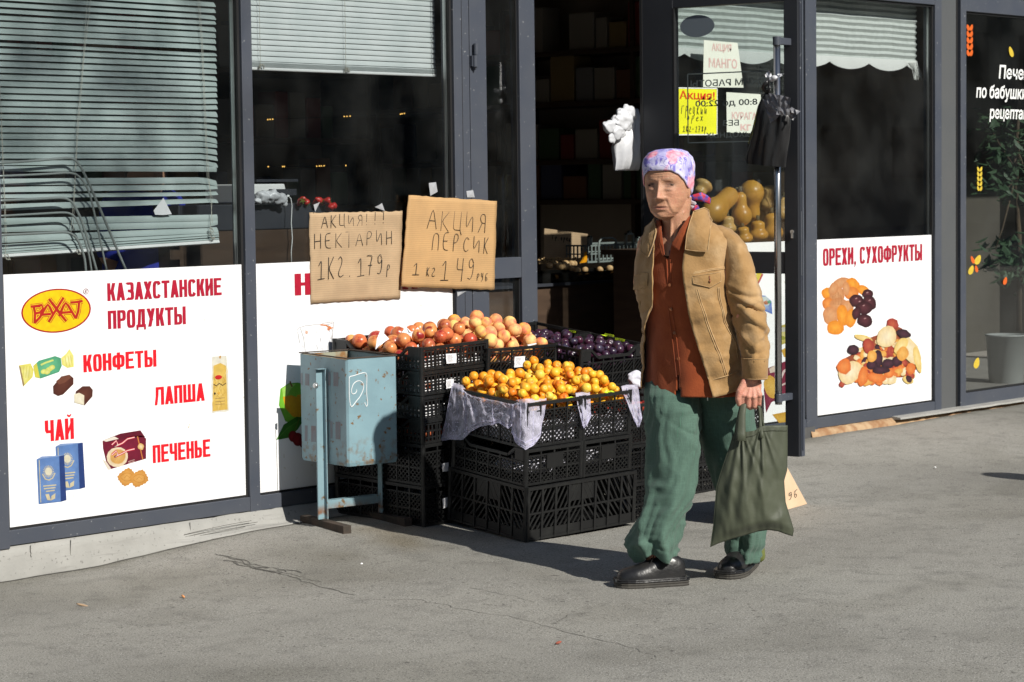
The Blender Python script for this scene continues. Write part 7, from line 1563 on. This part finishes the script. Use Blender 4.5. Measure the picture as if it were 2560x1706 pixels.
for v in me.vertices:
    q = v.co-HC; l, f, z = q.dot(HL), q.dot(HF), q.dot(HU); c = mixc((.50, .27, .165), (.41, .205, .122), .5+.5*nz(v.co.x*28, v.co.y*28, v.co.z*28))
    if q.length < .17 and f > .0:
        al = abs(l); c = mixc(c, (.56, .26, .17), .65*g2(al-.045, .022)*g2(z+.035, .025)); c = mixc(c, (.56, .28, .19), .6*g2(l, .016)*g2(z+.042, .018)); c = mixc(c, (.36, .20, .135), .55*g2(al-.031, .02)*g2(z, .011))
        c = mixc(c, (.40, .14, .115), .9*g2(l, .023)*g2(z+.0805, .0062)); c = mixc(c, (.20, .10, .07), .75*g2(z+.0805, .0026)*g2(l, .027)); c = mixc(c, (.26, .17, .115), .7*g2(z-.0185-.004*g2(al-.034, .015), .0042)*g2(al-.031, .015)); c = mixc(c, (.05, .03, .024), 1.0*g2(z-.0036, .0046)*g2(al-.0325, .0150)); c = mixc(c, (.20, .11, .08), .8*g2(z+.006, .0035)*g2(al-.0325, .013)); c = mixc(c, (.30, .17, .12), .7*g2(z+.0175, .004)*g2(al-.031, .016))
        for zz_ in (.028, .036, .0445): c = mixc(c, (.33, .19, .125), .5*g2(z-zz_-.002*math.sin(l*60), .0018)*g2(l, .042))  # wrinkle, eye socket and nostril shade is painted into the skin colour
        for k in (-1, 0, 1): c = mixc(c, (.33, .19, .125), .55*g2((z-.001)-k*.55*(al-.044), .0018)*sst(.043, .048, al)*(1-sst(.058, .068, al)))
        t = (z+.043)/-.045
        if 0 <= t <= 1.3: c = mixc(c, (.36, .19, .12), .5*g2(al-(.018+.016*t), .0034))
        c = mixc(c, (.36, .20, .13), .45*g2(al-.007, .0035)*g2(z-.024, .011)); c = mixc(c, (.34, .17, .12), .7*g2(al-.010, .005)*g2(z+.0535, .0035))
    elif v.co.z < 1.0: c = mixc((.56, .30, .21), (.60, .24, .18), .5+.5*nz(v.co.x*40, v.co.y*40, v.co.z*40))
    cols += [*c, 1.]
ca.data.foreach_set('color', cols)
PB = Vector((6.6, -2.07, zg(6.6, -2.07)))
me.transform(Matrix.Translation(-PB)); woman = bpy.data.objects.new('person', me); COL.objects.link(woman); woman.location = PB; woman['_o'] = list(PB)
if not me.materials: me.materials.append(M['skin'])
tag(woman, 'walking person in tan jacket, floral headscarf and green trousers carrying a dark bag', 'person')
def inpar(name, m, mts, smooth=True, **k): return m.build(name, mts, woman, smooth=smooth, **k)
for sgn in (1, -1):
    m = MB(); c = head_pt(-.0008, math.asin(min(1, .0325/.0765))*sgn) + HF*-.0066; m.ell(c, HL*.0118, HF*.0072, HU*.0036, 18, 10)
    for i, p in enumerate(m.v):
        q = p-c; r = math.hypot(q.dot(HL)+.0018, q.dot(HU)*1.2); m.c[i] = (.012, .009, .008) if r < .0085 else (.085, .065, .055)  # eye whites coloured dark to stand in for shade under the brows
    e_ = inpar('eye', m, bpy.data.materials.get('eyeball') or mat('eyeball', (1, 1, 1), .8, vcol=True, spec=.05))
# --- headscarf
m = MB(); NT = 120; rows = []
def zb(th):
    d = abs((th+math.pi) % (2*math.pi)-math.pi)*180/math.pi; return lerp_tab([(0, .050), (25, .049), (45, .036), (62, .017), (80, -.010), (100, -.030), (130, -.048), (180, -.060)], d)[0]
NR = 34
for i in range(NR+1):
    row = []
    for j in range(NT):
        th = 2*math.pi*j/NT; z0 = zb(th); s = i/NR; z = z0+(.1245-z0)*(1-(1-s)**1.35); g = .0065+.011*sst(.03, .10, z)+.006*sst(.2, 1., -math.cos(th))*sst(-.04, .06, z)
        g += .0022*math.sin(j*.42+z*60+3*nz(j*.05, z*9))*sst(0, .12, s)*(.4+.6*sst(-.5, .6, -math.cos(th))) + .0016*nz(j*.2, z*60)
        if i == 0: g -= .003
        row.append(head_pt(min(z, .1238), th, g, False))
    rows.append(row)
m.loft(rows, True, False, True); o = inpar('headscarf', m, M['scarf']); sd = o.modifiers.new('t', 'SOLIDIFY'); sd.thickness = .0025; sd.offset = -1
def aH(x, y): return (1560+x/5.6, 360+y/5.6)
def ribbon(name, mt, pts, par, d0, seed=0, th=.0018):
    P = [DP(*aH(x, y), d0+dd) for x, y, dd in pts]; n = len(P)//2; A, B = P[:n], P[n:][::-1]; g = []; K = 6
    for i in range((n-1)*4+1):
        k, f = divmod(i, 4); f /= 4; k = min(k, n-2) if k == n-1 else k; f = 1. if i == (n-1)*4 else f; a = A[k].lerp(A[k+1], f); b = B[k].lerp(B[k+1], f)
        for j in range(K+1): p = a.lerp(b, j/K); g.append(p-FH*(.005*math.sin(math.pi*j/K)+.004*nz(i*.4+seed, j*.6)))
    m = MB(); m.add(g, [(i*(K+1)+j, i*(K+1)+j+1, (i+1)*(K+1)+j+1, (i+1)*(K+1)+j) for i in range((n-1)*4) for j in range(K)]); o = m.build(name, mt, par, smooth=True); sd = o.modifiers.new('t', 'SOLIDIFY'); sd.thickness = th; return o
ribbon('knot_tail', M['scarf2'], [(905, 750, 0), (960, 712, -.012), (1085, 678, -.02), (1170, 720, -.01), (1216, 765, .005), (1206, 848, .01), (1150, 830, -.005), (1060, 800, -.016), (965, 800, -.008), (915, 790, 0)], o, 8.375, 1)
ribbon('knot_tail', M['scarf2'], [(935, 880, 0), (985, 830, -.008), (1040, 845, 0), (1058, 905, .01), (1052, 968, .012), (985, 958, 0), (955, 935, 0), (925, 915, 0)], o, 8.38, 2)
ribbon('knot_loop', M['scarflining'], [(900, 775, 0), (940, 790, -.015), (1000, 812, -.02), (1018, 835, -.01), (985, 868, -.012), (935, 850, -.016), (905, 850, -.005), (896, 820, 0)], o, 8.375, 3)
ribbon('knot_loop', M['scarflining'], [(905, 860, -.004), (945, 862, -.016), (985, 868, -.018), (950, 905, -.02), (925, 945, -.01), (905, 915, -.004)], o, 8.375, 4)
m = MB(); m.ell(DP(*aH(905, 775), 8.37), RH*.012, FH*.012, UP*.017, 12, 8); m.build('knot', M['scarf'], o, smooth=True)
# --- shirt
OPEN = [(540, 385, 615), (600, 378, 598), (640, 372, 578), (700, 362, 556), (760, 360, 532), (850, 358, 524), (950, 356, 530), (1050, 350, 546), (1150, 338, 563), (1250, 325, 586), (1350, 315, 616), (1450, 308, 646), (1568, 300, 682), (1700, 290, 722)]
VN = [(372, 470), (612, 470), (600, 515), (472, 700), (446, 800), (428, 800), (405, 690), (384, 545)]
m = MB(); N = 150; ys_r = [545+ i*10. for i in range(120)]; rows = []
for y in ys_r:
    if y > 1688: break
    row = []
    for j in range(N):
        ph = 2*math.pi*j/N; k = sst(1250, 1680, y); p = bpt(y, ph, .925-.02*k); n = Vector((math.sin(ph), -math.cos(ph), 0)); fold = .0035*math.sin(ph*9+y*.004+2*nz(y*.004, ph))*sst(900, 1650, y)
        p = cloth_noise(p, n, .0035, (11, 11, 5))+n*fold; row.append(p)
    rows.append(row)
vis = []
def proj(p): q = p-CP; d = q.dot(CF); return 1280+F_PX*q.dot(CR)/d, 853-F_PX*q.dot(CU)/d
vs = [p for r in rows for p in r]; fs = []
for i in range(len(rows)-1):
    for j in range(N):
        k = (j+1) % N; f = (i*N+j, i*N+k, (i+1)*N+k, (i+1)*N+j); c = (vs[f[0]]+vs[f[2]])/2
        u, v = proj(c); x, y = (u-1500)*2.6125, (v-340)*2.6125; facing = (c-ringdat(ys_r[i])[0]).dot(FH) < 0
        if facing and inpoly(x, y, VN): continue
        if facing and y > 1560 and abs(x-512-.02*(y-1560)) < 2+.10*(y-1560): continue
        fs.append(f)
m.add(vs, fs); sh_ = inpar('shirt', m, M['rustcloth']); sd = sh_.modifiers.new('t', 'SOLIDIFY'); sd.thickness = .002; sd.offset = -1
def patch(name, mt, pts, par, off, sc=1., th=.003, n=9, bulge=.004, seed=0, bev=0, edge=None):
    """a stitched-on cloth piece: polygon in enlargement coordinates laid on the body."""
    m = MB(); c = (sum(p[0] for p in pts)/len(pts), sum(p[1] for p in pts)/len(pts)); ring = []
    for (x0, y0), (x1, y1) in zip(pts, pts[1:]+pts[:1]):
        for k in range(6): ring.append((x0+(x1-x0)*k/6, y0+(y1-y0)*k/6))
    R_ = []
    for s in (1., .93, .75, .5, .25): R_.append([body_pt(c[0]+(x-c[0])*s, c[1]+(y-c[1])*s, off+bulge*(1-s)+.0015*nz(x*.03+seed, y*.03), sc) for x, y in ring])
    m.loft(R_, True, False, True); o = m.build(name, mt, par, smooth=True); sd = o.modifiers.new('t', 'SOLIDIFY'); sd.thickness = th; sd.offset = 0
    return o, [body_pt(x, y, off+th*.6, sc) for x, y in ring]
patch('shirt_collar', M['rustcloth'], [(382, 545), (402, 560), (404, 660), (416, 770), (404, 778), (384, 712), (362, 735), (366, 640)], sh_, .013, .93, .004)
patch('shirt_collar', M['rustcloth'], [(604, 498), (612, 525), (560, 640), (510, 745), (470, 712), (466, 700), (520, 610), (575, 530)], sh_, .016, .93, .004)
m = MB()
for pts in (((441, 800), (447, 950), (455, 1150), (480, 1300), (506, 1560)), ((418, 790), (424, 950), (432, 1150), (452, 1300), (478, 1560))):
    m.tube([body_pt(x, y, .0015, .93) for x, y in pts], .0016, 6)
m.build('placket', M['rustcloth'], sh_, smooth=True)
M['button'] = mat('brown_button', (.24, .08, .03), .35)
for x, y in ((448, 1122), (470, 1275), (440, 965), (495, 1440)):
    m = MB(); p = body_pt(x, y, .003, .93); n = (p-ringdat(y)[0]); n.z = 0; n.normalize(); m.tube([p, p+n*.003], [.0062, .0056], 14); m.build('button', M['button'], sh_, smooth=False)
patch('undershirt', mat('navy_undershirt', (.02, .028, .06), .8), [(428, 745), (448, 745), (442, 840), (430, 835)], sh_, -.004, .93, .002)
# --- jacket
def jfold(y, ph): return (.006*nz(y*.011, ph*2.2, 4)+.004*nz(y*.03+ph*2, ph*4, 9))*sst(850, 1100, y)
N = 120; rows = []; y = 548
YE = 1652
while y <= YE:
    xo0, xo1 = lerp_tab(OPEN, y); p1 = phi_of(xo1, y); p0 = phi_of(xo0, y)+2*math.pi; row = []
    for j in range(N+1):
        ph = p1+(p0-p1)*j/N; n = Vector((math.sin(ph), -math.cos(ph), 0)); hy = y
        if y > 1560: hy = 1560+(y-1560)*(1+.35*math.cos(ph+.2)*-1*.0) + (y-1560)*(.35 if j < 14 else 0)*(1-j/14. if j < 14 else 0)
        P = bpt(hy, ph); amp = .010+.008*sst(1000, 1500, y); P = cloth_noise(P, n, amp, (8, 8, 11), 3.3)
        P += n*jfold(y, ph)
        e = min(j, N-j); P += n*(.007*math.exp(-e/5)+.004*math.exp(-e/1.5)); 
        if y > 1520: P -= n*.006*sst(1520, 1640, y)
        row.append(P)
    rows.append(row); y += 12
m = MB(); m.loft(rows, closed=False); m.mi = 1
def seamline(pts, off=.0045, r=.0012):
    Q = []
    for (x0, y0), (x1, y1) in zip(pts, pts[1:]):
        for k in range(8): Q.append((x0+(x1-x0)*k/8, y0+(y1-y0)*k/8))
    Q.append(pts[-1]); P = []
    for x, y in Q:
        ph = phi_of(x, y); n = Vector((math.sin(ph), -math.cos(ph), 0)); p = cloth_noise(bpt(y, ph), n, .010+.008*sst(1000, 1500, y), (8, 8, 11), 3.3)+n*jfold(y, ph); P.append(p+n*off)
    m.tube(P, r, 5)
ed = [(x1+2, y) for y, _, x1 in OPEN[4:-1]]; seamline(ed, .011, .0022); seamline([(x+17, y) for x, y in ed], .0065, .0011); seamline([(x0-2, y) for y, x0, _ in OPEN[4:-1]], .011, .002)
seamline([(533, 892), (600, 880), (700, 862), (800, 852)], .0045); seamline([(533, 900), (600, 888), (700, 870), (800, 860)], .0045, .0009)
for q in ([(600, 985), (628, 1080), (668, 1200), (715, 1330), (790, 1545)], [(612, 985), (640, 1080), (680, 1200), (727, 1330), (800, 1540)], [(742, 978), (752, 1060), (775, 1160), (830, 1320), (868, 1440)], [(752, 978), (762, 1060), (786, 1160), (842, 1320), (878, 1430)], [(700, 1575), (790, 1548), (880, 1520)], [(268, 1010), (275, 1150), (300, 1300)], [(690, 525), (760, 560), (812, 610)]): seamline(q, .0045, .0010)
jk = inpar('jacket', m, [M['corduroy'], M['seam']]); sd = jk.modifiers.new('t', 'SOLIDIFY'); sd.thickness = .0035; sd.offset = -1
def flap(pts, seed):
    o, ring = patch('pocket_flap', M['corduroy'], pts, jk, .0085, 1., .004, bulge=.003, seed=seed); m = MB(); m.tube(ring+[ring[0]], .0013, 5); m.build('stitching', M['seam'], o, smooth=True); return o
f_ = flap([(586, 908), (670, 894), (752, 882), (757, 940), (690, 980), (640, 966), (590, 952)], 1); m = MB()
m.tube([body_pt(686, 905, .014), body_pt(688, 950, .0145)], .0016, 6); p = body_pt(687, 940, .0135); m.tube([p, p-FH*.003], .004, 10); m.build('button', M['button'], f_, smooth=True)
flap([(246, 912), (290, 892), (322, 890), (316, 975), (275, 1000), (242, 1004)], 2)
o, ring = patch('jacket_collar', M['corduroy'], [(598, 492), (648, 470), (690, 505), (690, 640), (676, 748), (610, 745), (548, 735), (560, 640)], jk, .016, 1., .005, bulge=.010, seed=3); m = MB(); m.tube(ring+[ring[0]], .002, 5); m.build('stitching', M['seam'], o, smooth=True)
o, ring = patch('jacket_collar', M['corduroy'], [(382, 535), (384, 620), (362, 700), (330, 790), (292, 752), (300, 680), (330, 600)], jk, .014, 1., .005, bulge=.006, seed=4); m = MB(); m.tube(ring+[ring[0]], .002, 5); m.build('stitching', M['seam'], o, smooth=True)
m = MB(); z0 = P7(702, 205, 8.262); m.tube([z0, z0-UP*.012], .0032, 8); m.tube([z0-UP*.012, z0-UP*.034], .0022, 6); m.build('zip_pull', M['alu'], jk, smooth=True)
# sleeves
def sleeve(tab, pt, par, mt, name, seed, cuffy=None, n=44, step=10, amp=.0055):
    m = MB(); rows = []; y = tab[0][0]
    while y <= tab[-1][0]:
        xl, xr, dc, dh = lerp_tab(tab, y); row = ringpx(pt, xl, xr, y, dc, dh, n, -.18*dh); c = sum(row, Vector())/n; rr2 = []
        for i, p in enumerate(row):
            nn = (p-c).normalized(); t = 2*math.pi*i/n; w2 = sst(tab[0][0]+260, tab[0][0]+480, y)
            q = cloth_noise(p, nn, amp, (10, 10, 16), seed); q += nn*.0055*(1-2*abs(math.sin(t*2+seed+y*.006+2.5*nz(y*.004, t, seed))))*(.35+.65*w2)
            for yc, sh, ph_, dp_2, wd_ in ((1000, 60, 4.6, .007, 20), (1085, 70, 5.2, .013, 17), (1150, -55, 4.9, .011, 15), (1215, 90, 5.5, .011, 19), (1300, 120, 4.3, .008, 20), (1400, -80, 5.0, .006, 16)):
                k1 = y-yc-sh*math.sin(t-ph_+.8); q -= nn*dp_2*math.exp(-(k1/wd_)**2)*max(0, math.cos(t-ph_))**.6*(.6+.8*abs(nz(t*1.3, yc*.1))) if y > 900 and name == 'sleeve' else Vector(); q += nn*dp_2*.6*math.exp(-((k1+wd_*1.9)/(wd_*1.2))**2)*max(0, math.cos(t-ph_))**.6 if y > 900 else Vector()
            rr2.append(q)
        rows.append(rr2); y += step
    m.loft(rows, True, True, False); return m, rows
m, rows = sleeve([(590, 712, 792, 8.335, .045), (620, 716, 858, 8.325, .062), (660, 740, 905, 8.315, .066), (720, 785, 950, 8.30, .068), (800, 800, 981, 8.29, .068), (880, 802, 1010, 8.285, .067), (960, 803, 1030, 8.28, .066), (1040, 815, 1046, 8.275, .066), (1100, 836, 1060, 8.265, .064), (1180, 868, 1084, 8.25, .061), (1260, 886, 1092, 8.24, .059), (1340, 904, 1093, 8.225, .060), (1420, 918, 1091, 8.215, .055), (1470, 928, 1092, 8.21, .052)], a6, jk, M['corduroy'], 'sleeve', 1.7)
m.mi = 1; 
for k in (2, 3): pass
j0 = [rows[i][int(44*(.5+.06*i/8))] for i in range(4, 30)]; m.tube([p-FH*.002 for p in j0], .0013, 5)
slv = m.build('sleeve', [M['corduroy'], M['seam']], jk, smooth=True); sd = slv.modifiers.new('t', 'SOLIDIFY'); sd.thickness = .003; sd.offset = -1
m = MB(); rows = []
for y, xl, xr, dh in ((1446, 927, 1096, .057), (1452, 924, 1100, .060), (1500, 927, 1098, .060), (1540, 928, 1096, .058), (1582, 926, 1092, .056), (1588, 930, 1088, .053), (1570, 934, 1084, .050)): rows.append([cloth_noise(p, (p-P6(1010, y, 8.205)).normalized(), .0025, (14, 14, 8)) for p in ringpx(a6, xl, xr, y, 8.207, dh, 40, -.01)])
m.loft(rows); m.mi = 1; m.tube(rows[1]+[rows[1][0]], .0012, 5); m.tube(rows[4]+[rows[4][0]], .0014, 5); m.build('cuff', [M['corduroy'], M['seam']], slv, smooth=True)
m, rows = sleeve([(620, 300, 420, 8.44, .06), (680, 272, 430, 8.46, .075), (760, 252, 430, 8.49, .08), (860, 238, 420, 8.51, .08), (960, 233, 415, 8.535, .078), (1040, 248, 430, 8.55, .074), (1140, 285, 450, 8.56, .066), (1260, 330, 480, 8.57, .056), (1340, 360, 490, 8.575, .05)], a6, jk, M['corduroy'], 'sleeve', 5.1)
s2_ = m.build('sleeve', M['corduroy'], jk, smooth=True); sd = s2_.modifiers.new('t', 'SOLIDIFY'); sd.thickness = .003; sd.offset = -1
# --- trousers
m = MB()
def legs(tab, seed, n=64, step=9):
    rows = []; y = tab[0][0]
    while y <= tab[-1][0]:
        xl, xr, dc, dh = lerp_tab(tab, y); row = ringpx(a7, xl, xr, y, dc, dh, n, -.15*dh); c = sum(row, Vector())/n; out = []
        for i, p in enumerate(row):
            nn = (p-c).normalized(); t = 2*math.pi*i/n; lowk = sst(700, 1150, y); q = cloth_noise(p, nn, .0065, (9, 9, 4), seed)
            fa = t*5+seed+y*.0075*(1 if seed > 2 else -1)+3.5*nz(y*.0035, t*.8, seed); q += nn*(.0125*(1-2*abs(math.sin(fa/2))**.8)*(.30+.70*lowk))+nn*.004*(1-2*abs(math.sin(t*6+y*.012+4*nz(y*.004, t, 9)))); k1 = y-330-150*math.sin(t-4.2); q -= nn*.006*math.exp(-(k1/16)**2)*sst(230, 300, y)*(1-sst(480, 560, y))*abs(nz(t, seed))*2; k2 = y-1010-170*math.sin(t-3.6+.3*seed); q -= nn*.006*math.exp(-(k2/48)**2)*sst(780, 860, y); k3 = y-1130-120*math.sin(t-4.0); q -= nn*.006*math.exp(-(k3/30)**2)*sst(950, 1010, y)
            out.append(q)
        rows.append(out); y += step
    return rows
r1 = legs([(120, 312, 610, 8.43, .05), (165, 296, 640, 8.42, .085), (225, 288, 645, 8.40, .108), (330, 290, 652, 8.385, .12), (450, 294, 656, 8.37, .117), (560, 300, 654, 8.355, .112), (640, 301, 645, 8.345, .108), (760, 297, 634, 8.33, .104), (850, 290, 612, 8.315, .102), (930, 278, 586, 8.305, .10), (1000, 258, 560, 8.295, .10), (1060, 230, 540, 8.29, .10), (1110, 208, 525, 8.285, .10), (1160, 188, 513, 8.28, .102), (1200, 184, 510, 8.28, .104), (1250, 198, 503, 8.28, .102), (1290, 218, 490, 8.28, .098), (1318, 236, 474, 8.28, .094)], 1.3)
# lift the front of the hem over the shoe
for k, row in enumerate(r1):
    f = sst(len(r1)-22, len(r1)-1, k)
    for i, p in enumerate(row):
        t = 2*math.pi*i/64; lift = math.exp(-((t-4.55)/.55)**2); p.z += .036*f*lift; p += FH*.012*f*lift
m.loft(r1, True, True, False)
r2 = legs([(90, 590, 890, 8.44, .05), (150, 575, 950, 8.44, .09), (225, 580, 985, 8.43, .11), (330, 610, 1002, 8.435, .115), (450, 645, 1006, 8.44, .11), (540, 668, 1010, 8.445, .105), (640, 697, 1016, 8.45, .10), (760, 736, 1026, 8.465, .098), (850, 761, 1036, 8.475, .096), (950, 782, 1046, 8.485, .095), (1050, 801, 1059, 8.495, .096), (1120, 812, 1070, 8.50, .097), (1190, 817, 1070, 8.505, .095), (1250, 815, 1048, 8.505, .09), (1300, 832, 1026, 8.505, .085), (1322, 858, 1008, 8.505, .08)], 4.2)
m.loft(r2, True, True, False); m.mi = 1
M['linenseam'] = mat('linen_seam', (.065, .155, .105), .9)
for rows, i in ((r1, 56), (r2, 40)): m.tube([rows[k][i]-FH*.0015 for k in range(14, len(rows)-2)], .0013, 5)
m.tube([p*1 for p in r1[-3]]+[r1[-3][0]], .0014, 5); m.tube([p*1 for p in r2[-3]]+[r2[-3][0]], .0014, 5)
P = [r1[k][int(54-k*.12)]-FH*.002 for k in range(18, 42)]; m.tube(P, .0014, 5)
tr = inpar('trousers', m, [M['linen'], M['linenseam']]); sd = tr.modifiers.new('t', 'SOLIDIFY'); sd.thickness = .003; sd.offset = -1
# --- shoes
def shoe(T, dr, L, lift, seed):
    dr = Vector((dr[0], dr[1], 0)).normalized(); sd_ = Vector((-dr.y, dr.x, 0)); T = Vector((T[0], T[1], zg(T[0], T[1]))); st = [(0, .026, .060), (.05, .033, .075), (.15, .037, .088), (.28, .038, .096), (.40, .040, .086), (.52, .043, .070), (.64, .047, .058), (.76, .048, .050), (.86, .044, .044), (.94, .034, .038), (.985, .020, .028), (1., .008, .018)]
    def bend(s): return lift*max(0, 1-s/.62)**1.4
    def ctr(s): return T-dr*L*(1-s)+sd_*.008*math.sin(s*2.4)
    root = None; SH = .030
    m = MB(); rings = []
    for s, w_, h in st:
        c = ctr(s)+UP*(bend(s)+SH-.006); r = []
        for i in range(22): t = math.pi*i/21; cc, ss = math.cos(t), math.sin(t); r.append(c+sd_*w_*math.copysign(abs(cc)**.75, cc)+UP*h*(abs(ss)**.85)*(1+.03*nz(s*9, t*2, seed)))
        rings.append(r)
    m.loft(rings, False, True, True); o = inpar('shoe', m, M['leather']); sdm = o.modifiers.new('sub', 'SUBSURF'); sdm.levels = 1; sdm.render_levels = 1
    for nm, z0, z1, gr, mt in (('sole', 0, SH-.010, .006, 'sole'), ('welt', SH-.010, SH+.002, .0085, 'leather')):
        m = MB(); rings = []
        for q in range(5):
            zq = z0+(z1-z0)*q/4; g = gr+(.002 if q % 2 else 0); ring = []
            for s, w_, h in st: ring.append(ctr(s)+sd_*(w_+g)+UP*(bend(s)+zq)+dr*g*(2*s-1))
            for s, w_, h in reversed(st): ring.append(ctr(s)-sd_*(w_+g)+UP*(bend(s)+zq)+dr*g*(2*s-1))
            rings.append(ring)
        m.loft(rings, True, True, True); m.build(nm, M[mt], o, smooth=False)
    m = MB()
    for k in range(5):
        s = .44+.055*k; h = .082-.010*k-.002; c = ctr(s)+UP*(bend(s)+SH-.004); m.tube([c+sd_*.020+UP*(h*.86), c+UP*(h+.004), c-sd_*.020+UP*(h*.86)+dr*.006], .0019, 6)
    m.tube([ctr(.44)+UP*(SH+.082+bend(.44)), ctr(.47)+sd_*.018+UP*(SH+.084+bend(.47)), ctr(.53)+sd_*.030+UP*(SH+.060)], .0018, 6); m.tube([ctr(.44)+UP*(SH+.082+bend(.44)), ctr(.49)-sd_*.02+UP*(SH+.080+bend(.47)), ctr(.55)-sd_*.032+UP*(SH+.055)], .0018, 6); m.build('lace', M['rubber'], o, smooth=True)
    return o
tR = GZ(1541, 1468); shoe((tR.x, tR.y), (-.80, .60), .252, 0, 1)
tL = GZ(1806, 1448); shoe((tL.x, tL.y), (-.95, -.22), .250, .024, 2)
m = MB(); m.capsule(P7(1022, 1150, 8.525), P7(1036, 1280, 8.53), .026, .025, 16, 4); inpar('sock', m, M['sock'])
m = MB(); m.capsule(P7(365, 1250, 8.29), P7(370, 1385, 8.265), .038, .036, 16, 4); inpar('sock', m, M['rubber'])

# ------------------------------------------------------------------ tote bag in her hand
tb = thing('tote_bag', tuple(P7(960, 1150, 8.16)), 'dark olive cloth tote bag hanging from the hand of the walking person', 'bag')
def curve(tab, s):
    L = [0]
    for p, q in zip(tab, tab[1:]): L.append(L[-1]+math.hypot(q[0]-p[0], q[1]-p[1]))
    s *= L[-1]
    for i in range(len(tab)-1):
        if s <= L[i+1]+1e-9: f = (s-L[i])/(L[i+1]-L[i]); return (tab[i][0]+(tab[i+1][0]-tab[i][0])*f, tab[i][1]+(tab[i+1][1]-tab[i][1])*f)
    return tab[-1]
TP = [(872, 486), (910, 476), (960, 470), (1010, 462), (1040, 440), (1060, 432), (1120, 428), (1222, 428)]; BT = [(722, 1222), (770, 1200), (830, 1180), (900, 1160), (960, 1143), (1030, 1122), (1100, 1112), (1160, 1120), (1210, 1138), (1256, 1152)]
LF = [(872, 486), (850, 560), (815, 660), (782, 760), (762, 830), (752, 950), (742, 1080), (722, 1222)]; RT = [(1222, 428), (1222, 600), (1220, 720), (1200, 790), (1210, 930), (1246, 1050), (1264, 1110), (1256, 1152)]
NS, NTT = 70, 60
def bagpt(s, t):
    a, b, l, r = curve(TP, s), curve(BT, s), curve(LF, t), curve(RT, t); c00, c10, c01, c11 = TP[0], TP[-1], BT[0], BT[-1]
    return tuple((1-t)*a[i]+t*b[i]+(1-s)*l[i]+s*r[i]-((1-s)*(1-t)*c00[i]+s*(1-t)*c10[i]+(1-s)*t*c01[i]+s*t*c11[i]) for i in (0, 1))
m = MB(); FRt = []; BK = []
for j in range(NTT+1):
    for i in range(NS+1):
        s, t = i/NS, j/NTT; x, y = bagpt(s, t); bul = .050*(math.sin(math.pi*s)**.7)*(.25+.75*math.sin(math.pi*min(1, t*.62+.12)))*(1-.55*sst(.9, 1, t)); f = 0
        for sx, sy, kk in ((925, 440, 26), (1052, 405, 24)):
            an = math.atan2(x-sx, y-sy); rr_ = math.hypot(x-sx, y-sy); f += .0055*math.sin(an*kk+2.0*nz(an*5, rr_*.003))*math.exp(-(an/.42)**2)*sst(10, 120, rr_)*(1-sst(520, 760, rr_)*.7)
        f += .006*nz(x*.012, y*.006, 3)+.004*nz(x*.03, y*.012, 7); cr_ = (x-1150)*.6+(y-1050); f += .010*math.exp(-(cr_/40)**2)*sst(1040, 1150, x) - .012*math.exp(-((x-790-(y-700)*-.12)/26)**2)*sst(560, 700, y)*(1-sst(950, 1050, y))
        fade = min(1, min(s, 1-s)*9); dB = 8.20; FRt.append(P7(x, y, dB-bul-f*.7*fade)); BK.append(P7(x, y, dB+.004+bul*.7*fade))
n = NS+1
m.add(FRt, [(j*n+i, (j+1)*n+i, (j+1)*n+i+1, j*n+i+1) for j in range(NTT) for i in range(NS)]); m.add(BK, [(j*n+i, j*n+i+1, (j+1)*n+i+1, (j+1)*n+i) for j in range(NTT) for i in range(NS)])
o = m.build('bag_body', M['bagcloth'], tb, smooth=True); sd = o.modifiers.new('t', 'SOLIDIFY'); sd.thickness = .0018
m = MB()
for t in (.055, .065): m.tube([FRt[int(t*NTT)*n+i]-FH*.0012 for i in range(0, NS+1, 2)], .0011, 5)
for e in (0, NS): m.tube([FRt[j*n+e] for j in range(NTT+1)], .0018, 5)
m.build('hem', M['bagcloth'], tb, smooth=True)
def strap(c, w0, name='strap'):
    m = MB(); L = []; Q = []
    for (x, y, d), w_ in zip(c, w0): L.append(P7(x-w_, y, d)); Q.append(P7(x+w_, y, d-.004))
    K = []
    for (a, b) in zip(L, Q): K.append([a.lerp(b, k/4)-FH*.004*math.sin(math.pi*k/4) for k in range(5)])
    m.loft(K, closed=False); o = m.build(name, M['bagcloth'], tb, smooth=True); s_ = o.modifiers.new('t', 'SOLIDIFY'); s_.thickness = .003
strap([(955, 262, 8.205), (935, 300, 8.19), (925, 360, 8.18), (922, 430, 8.175), (920, 480, 8.168), (918, 530, 8.158)], [14, 20, 23, 27, 30, 31]); strap([(1010, 262, 8.21), (1038, 315, 8.205), (1044, 370, 8.20), (1046, 430, 8.195), (1052, 470, 8.175), (1054, 510, 8.165)], [10, 7, 6, 9, 12, 13]); strap([(960, 262, 8.215), (925, 300, 8.235), (900, 400, 8.24), (885, 500, 8.235)], [12, 10, 8, 8]); strap([(1015, 262, 8.215), (1046, 320, 8.235), (1060, 400, 8.24), (1075, 470, 8.235)], [8, 6, 6, 6])
